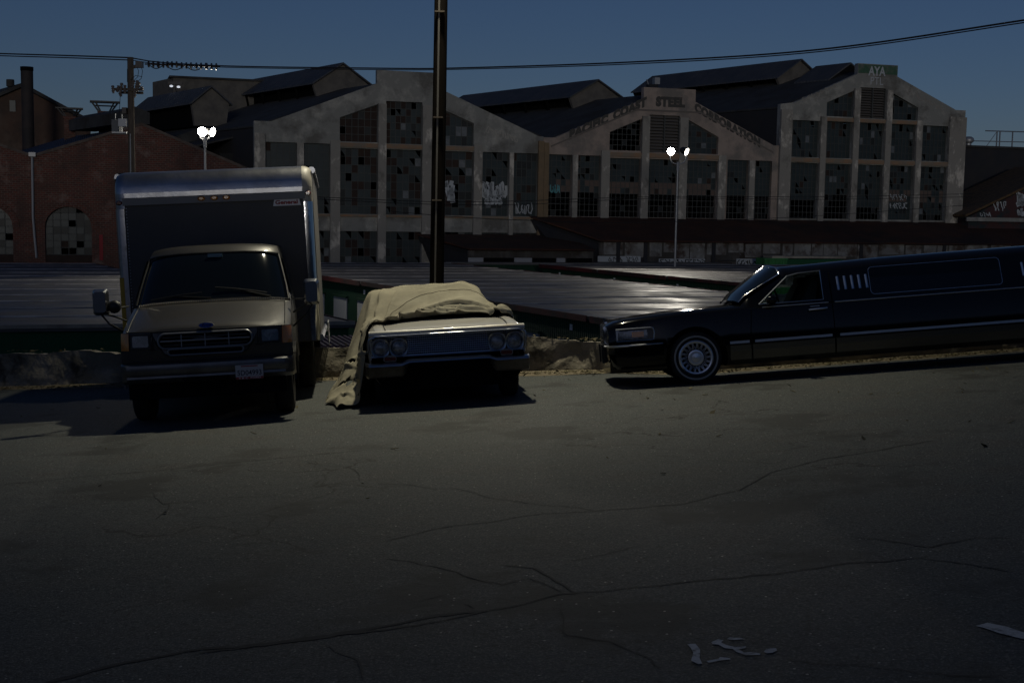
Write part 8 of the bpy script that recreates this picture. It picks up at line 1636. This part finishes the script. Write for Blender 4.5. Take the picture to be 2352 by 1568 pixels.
-7,-6,-6,-7,-7,-6,-7,-8,-7,-8,-7,-8,-8,-6,-7,-4,-5,-5,-4,-3,-4,-5,-5,-2,1,8,18,6,-4,-16,-21,-10,-4,-3,-4,-3,-3,-3,-3,-3,-3,-3,-4,-4,-4,-2,0,2,6,16,10,10,12,8,4,1,-3,-5,-4,-2,-1,0,-2,1,0,2,2,2,3,3,1,2,3,2,2,3,3,4,4,-5,-13,2,1,1,
-6,-5,-6,-6,-6,-7,-7,-7,-8,-7,-8,-8,-9,-6,-4,-1,-5,1,-4,-8,-9,7,17,7,-6,-15,-24,-14,-7,-3,-3,-3,-4,-3,-3,-3,-3,-4,-4,-3,-3,-4,-3,-3,-3,-5,-7,-9,-12,-22,-17,-15,-14,-13,-11,-10,-8,-5,-5,1,1,2,-1,-2,0,0,1,1,1,1,3,4,3,3,4,4,4,4,6,-2,6,1,1,2,
-5,-5,-7,-6,-6,-7,-7,-7,-7,-8,-8,-7,-9,-10,-8,-6,-2,-2,-6,8,10,-19,-27,-18,-6,-4,-3,-4,-4,-4,-4,-4,-3,-3,-3,-4,-3,-3,-3,-3,-3,-3,-3,-3,-3,-3,-3,-3,-4,-3,-3,-5,-7,-9,-13,-12,-9,-4,-1,0,0,-2,-1,0,-1,-1,0,1,1,2,3,4,5,5,3,3,3,3,1,5,-33,-8,2,1,
-5,-6,-6,-6,-7,-6,-6,-7,-7,-7,-8,-8,-7,-13,-18,-18,-17,-11,-2,-15,-19,9,20,29,22,7,-4,-3,-3,-3,-3,-3,1,11,1,-3,-4,-3,-3,-3,-4,-3,-3,-4,-3,5,-1,-3,-3,-3,-3,-3,7,9,-3,8,7,-4,1,-3,-2,-1,-2,-2,1,-2,-2,-2,-2,-2,-2,-2,-2,-1,1,1,2,2,2,-5,1,-28,1,2,
-12,-9,-6,-7,-6,-7,-7,-7,-7,-8,-8,-8,-8,-8,-7,-8,-6,-6,-6,-1,-1,-16,-28,-36,-30,-14,-4,-2,-3,-3,-2,10,-1,-18,-8,-3,-3,-4,-3,-4,-2,7,19,20,18,5,5,2,-3,-4,-4,-3,-14,-16,-4,-12,-14,-5,-11,-7,-7,-4,-1,-2,-3,1,0,1,1,0,-2,-4,-4,-4,-3,-4,-4,-4,-2,2,27,24,2,1,
-21,-8,-6,-6,-7,-7,-8,-9,-11,-13,-15,-19,-17,-16,-14,-11,-14,-8,-6,-1,4,5,4,0,-2,-3,-3,-1,18,15,3,-16,-10,-3,-3,-4,-3,-3,-3,2,-4,-14,-26,-26,-25,-20,-14,-9,-4,-4,-3,-4,-3,-2,6,0,-1,-4,-6,-4,-3,-3,-2,-1,-1,-2,0,0,1,2,3,2,0,0,-1,0,0,1,13,21,0,-15,1,1,
-52,-2,-4,-5,-6,-12,-18,-23,-26,-26,-24,-20,-24,-29,-30,-47,-39,-27,-15,-13,-16,-17,-15,-10,-6,-5,1,-7,-27,-26,-14,-5,-3,-4,-3,-3,-3,-3,-4,-8,-4,-3,-3,-4,-3,-4,-4,-4,-4,-4,-4,-3,-4,-4,-13,-13,-12,-8,-4,-3,-4,-1,-2,-2,-3,0,-3,-2,-2,-1,0,2,4,4,3,3,2,2,-10,-14,-15,-1,1,2]
FOLDS=[
([(-0.86,0.80,1.00),(-0.60,0.98,1.01),(-0.30,1.10,1.04),(0.05,1.16,1.04),(0.40,1.20,1.05),(0.70,1.28,1.08),(0.92,1.42,1.05)],0.10875,0.024,0.075),
([(-0.70,0.85,1.01),(-0.40,0.98,1.03),(-0.10,1.05,1.04),(0.20,1.08,1.03),(0.50,1.12,1.03),(0.80,1.25,1.12)],0.0435,0.012,0.04),
([(0.80,1.35,1.09),(0.50,1.46,1.04),(0.15,1.50,1.10),(-0.20,1.42,1.04),(-0.45,1.30,1.03)],0.06525,0.0144,0.09),
([(0.80,1.55,1.04),(0.45,1.68,1.18),(0.10,1.66,1.18),(-0.25,1.55,1.10),(-0.55,1.35,1.03)],0.05075,0.0144,0.12),
([(0.38,2.35,1.42),(0.40,2.30,1.42)],0.055,0.128,0.16),
([(-0.93,0.85,0.98),(-0.88,1.30,1.02),(-0.82,1.70,1.11),(-0.75,2.05,1.33),(-0.70,2.40,1.41)],0.05075,0.016,0.07),
([(-1.00,1.00,0.88),(-0.98,1.40,0.90),(-0.93,1.80,1.02),(-0.85,2.20,1.40)],0.0435,0.0144,0.06),
([(-0.75,1.10,1.02),(-0.70,1.50,1.03),(-0.60,1.85,1.25),(-0.50,2.15,1.39)],0.03625,0.012,0.06),
([(-0.55,0.90,1.02),(-0.50,1.15,1.03),(-0.30,1.30,1.04)],0.0435,0.0096,0.04),
([(-0.35,0.95,1.03),(-0.28,1.12,1.04),(-0.10,1.25,1.05)],0.0435,0.0096,0.04),
([(-0.10,1.00,1.03),(-0.05,1.15,1.04),(0.10,1.28,1.09)],0.03625,0.0096,0.04),
([(0.20,1.04,1.03),(0.26,1.20,1.05),(0.50,1.32,1.04)],0.0435,0.0112,0.05),
([(-0.75,0.80,1.01),(-0.70,1.00,1.02),(-0.60,1.20,1.02)],0.0435,0.0096,0.04),
([(-0.50,2.20,1.40),(-0.10,2.10,1.41),(0.30,2.20,1.41),(0.60,2.10,1.36)],0.029,0.012,0.06),
([(0.85,1.30,1.06),(0.75,1.60,1.08),(0.66,1.90,1.24)],0.0435,0.012,0.05),
([(-1.24,0.42,0.10),(-1.05,0.50,0.40),(-1.02,0.62,0.70),(-0.97,0.85,0.92)],0.065,0.016,0.08),
([(-1.45,0.80,0.10),(-1.05,0.85,0.40),(-1.02,0.95,0.70),(-0.96,1.10,0.95)],0.0715,0.016,0.09),
([(-1.59,1.20,0.10),(-1.11,1.20,0.40),(-1.04,1.25,0.70),(-0.97,1.35,0.98)],0.065,0.016,0.09),
([(-1.57,1.60,0.10),(-1.35,1.55,0.40),(-1.02,1.55,0.70),(-0.97,1.60,1.00)],0.0585,0.016,0.08),
([(-1.00,0.40,0.75),(-1.02,0.60,0.62),(-1.04,0.90,0.55)],0.039,0.012,0.05),
([(-1.06,0.50,0.35),(-1.10,0.80,0.30),(-1.14,1.10,0.34)],0.0455,0.0112,0.05),
([(-1.04,1.00,0.50),(-1.08,1.30,0.44),(-1.32,1.60,0.46)],0.039,0.0112,0.05),
([(-1.10,0.40,0.20),(-1.31,0.70,0.14),(-1.38,1.00,0.16)],0.039,0.0112,0.05)]
SEAM=[(1, 48), (6, 47), (10, 45), (12, 41), (14, 35), (15, 29), (15, 23), (14, 17)]
_q=np.array(COVER_STEPS).reshape(3,COVER_N[0],COVER_N[1])
_q=np.cumsum(_q,axis=1).transpose(1,2,0)/1000.
M['canvas']=mat('tan_canvas',(.31,.285,.21),.95,0,(.23,.212,.16),2.5,.003,22,spec=.2,col3=(.35,.325,.245),scale3=1.2)
def _upsample(A,n):     # Catmull-Rom along axis 0
    m=A.shape[0]; t=np.linspace(0,m-1,(m-1)*n+1); i=np.minimum(t.astype(int),m-2); f=(t-i)[:,None,None]
    g_=lambda k: A[np.clip(i+k,0,m-1)]
    p0,p1,p2,p3=g_(-1),g_(0),g_(1),g_(2)
    return .5*((2*p1)+(p2-p0)*f+(2*p0-5*p1+4*p2-p3)*f*f+(3*p1-p0-3*p2+p3)*f**3)
UPN=3
for _it in range(5):   # relax small lumps left by the drape, edges kept
    _s=_q.copy(); _s[1:-1,1:-1]=.5*_q[1:-1,1:-1]+.125*(_q[:-2,1:-1]+_q[2:,1:-1]+_q[1:-1,:-2]+_q[1:-1,2:]); _q=_s
for _it in range(12):
    _m=((_q[...,0]>-.2)&(_q[...,0]<.8)&(_q[...,1]>1.25)&(_q[...,1]<2.4)&(_q[...,2]>1.0))[1:-1,1:-1,None]
    _s=_q.copy(); _s[1:-1,1:-1]=np.where(_m,.4*_q[1:-1,1:-1]+.15*(_q[:-2,1:-1]+_q[2:,1:-1]+_q[1:-1,:-2]+_q[1:-1,2:]),_q[1:-1,1:-1]); _q=_s
_q[...,0]=np.where(_q[...,0]<-1,-1+(_q[...,0]+1)*.80,_q[...,0])
_q=_upsample(_q,UPN); _q=_upsample(_q.transpose(1,0,2),UPN).transpose(1,0,2)
nv,nu=_q.shape[:2]
def _normals(A):
    du=np.gradient(A,axis=1); dv=np.gradient(A,axis=0); N_=np.cross(du,dv); N_/=np.linalg.norm(N_,axis=2,keepdims=True)+1e-9
    return np.where((N_[...,2:3]<0)&(A[...,0:1]>-1.0),-N_,N_)
_N=_normals(_q)
if (_N[...,0][_q[...,0]<-1.15]).mean()>0: _N=np.where(_q[...,0:1]<-1.0,-_N,_N)
dsp=np.zeros((nv,nu))
for L_,amp,wd,w2 in FOLDS:
    P_=np.array(L_); best=np.full((nv,nu),9.); sidev=np.zeros((nv,nu)); tt=np.zeros((nv,nu)); ns=len(P_)-1
    for s_i in range(ns):
        a_,b_=P_[s_i],P_[s_i+1]; ab=b_-a_; l2=max(1e-6,(ab**2).sum()); t=np.clip(((_q-a_)@ab)/l2,0,1); dv=_q-(a_+t[...,None]*ab); dd=np.sqrt((dv**2).sum(2))
        cl=dd<best; best=np.where(cl,dd,best); sidev=np.where(cl,(np.cross(np.broadcast_to(ab,dv.shape),dv)*_N).sum(2),sidev); tt=np.where(cl,(s_i+t)/ns,tt)
    sm=1/(1+np.exp(-sidev/(np.sqrt((ab**2).sum())*.008+1e-6))); ww=wd*sm+w2*(1-sm); env=np.sqrt(np.clip(np.sin(np.pi*np.clip(tt,.02,.98)),0,1)) if ns>1 else 1
    dsp+=amp*env*np.exp(-(best/ww)**1.45)
_nz=np.array([[NZ.fractal(Vector((p[0]*5,p[1]*5,p[2]*5)),1,2,4) for p in r] for r in _q[::1]])
_nz2=np.array([[1-abs(NZ.noise(Vector((p[0]*1.0+p[1]*1.0,p[1]*3.3-p[0]*2.2+p[2]*1.5,p[2]*.8+p[0]*.3)))) for p in r] for r in _q])
dsp+=.0012*_nz+.007*np.clip((_nz2-.80)/.20,0,1)**1.6
_fr=np.clip(1-np.arange(nv)/22.,0,1)[:,None]*np.clip((_q[...,2]-.9)/.1,0,1)
dsp+=_fr*.03*np.abs(np.array([[NZ.noise(Vector((p[0]*2.6+p[1]*2,p[1]*11,2))) for p in r] for r in _q]))
_q=_q+_N*dsp[...,None]
_q[...,2]=np.maximum(_q[...,2],.008)
holes=set()
for i in range(nv-1):
    for j in range(nu-1):
        p=_q[i,j]
        n_=NZ.noise(Vector((p[0]*6,p[1]*9,p[2]*9)))+.35*NZ.noise(Vector((p[0]*30,p[1]*30,p[2]*30)))
        if i<5 and -.9<p[0]<.1 and n_>.2+i*.06: holes.add((i,j))
        if i<60 and p[0]<-1.1 and .15<p[2]<.62 and n_>.40: holes.add((i,j))
me=bpy.data.meshes.new('car_cover'); me.from_pydata([tuple(p) for r in _q for p in r],[],[(i*nu+j,i*nu+j+1,(i+1)*nu+j+1,(i+1)*nu+j) for i in range(nv-1) for j in range(nu-1) if (i,j) not in holes])
me.materials.append(M['canvas']); me.polygons.foreach_set('use_smooth',[True]*len(me.polygons))
cov=bpy.data.objects.new('car_cover',me); COL.objects.link(cov); cov.matrix_world=CM
md=cov.modifiers.new('solid','SOLIDIFY'); md.thickness=.004; md.offset=0
tag(cov,'torn tan canvas cover slumped over the old saloon and trailing to the ground','car cover')

g=MB(); _sp=[]
for (a,b),(c,d) in zip(SEAM,SEAM[1:]):
    for k_ in range(6):
        i_=(a+(c-a)*k_/6)*UPN; j_=(b+(d-b)*k_/6)*UPN; p=Vector(_q[int(round(i_)),int(round(j_))])+Vector(_N[int(round(i_)),int(round(j_))])*.004
        if not _sp or (p-_sp[-1]).length>.02: _sp.append(p)
g.tube(_sp,.0035,5); g.build('seam',mat('seam_thread',(.08,.065,.04),.9),cov)
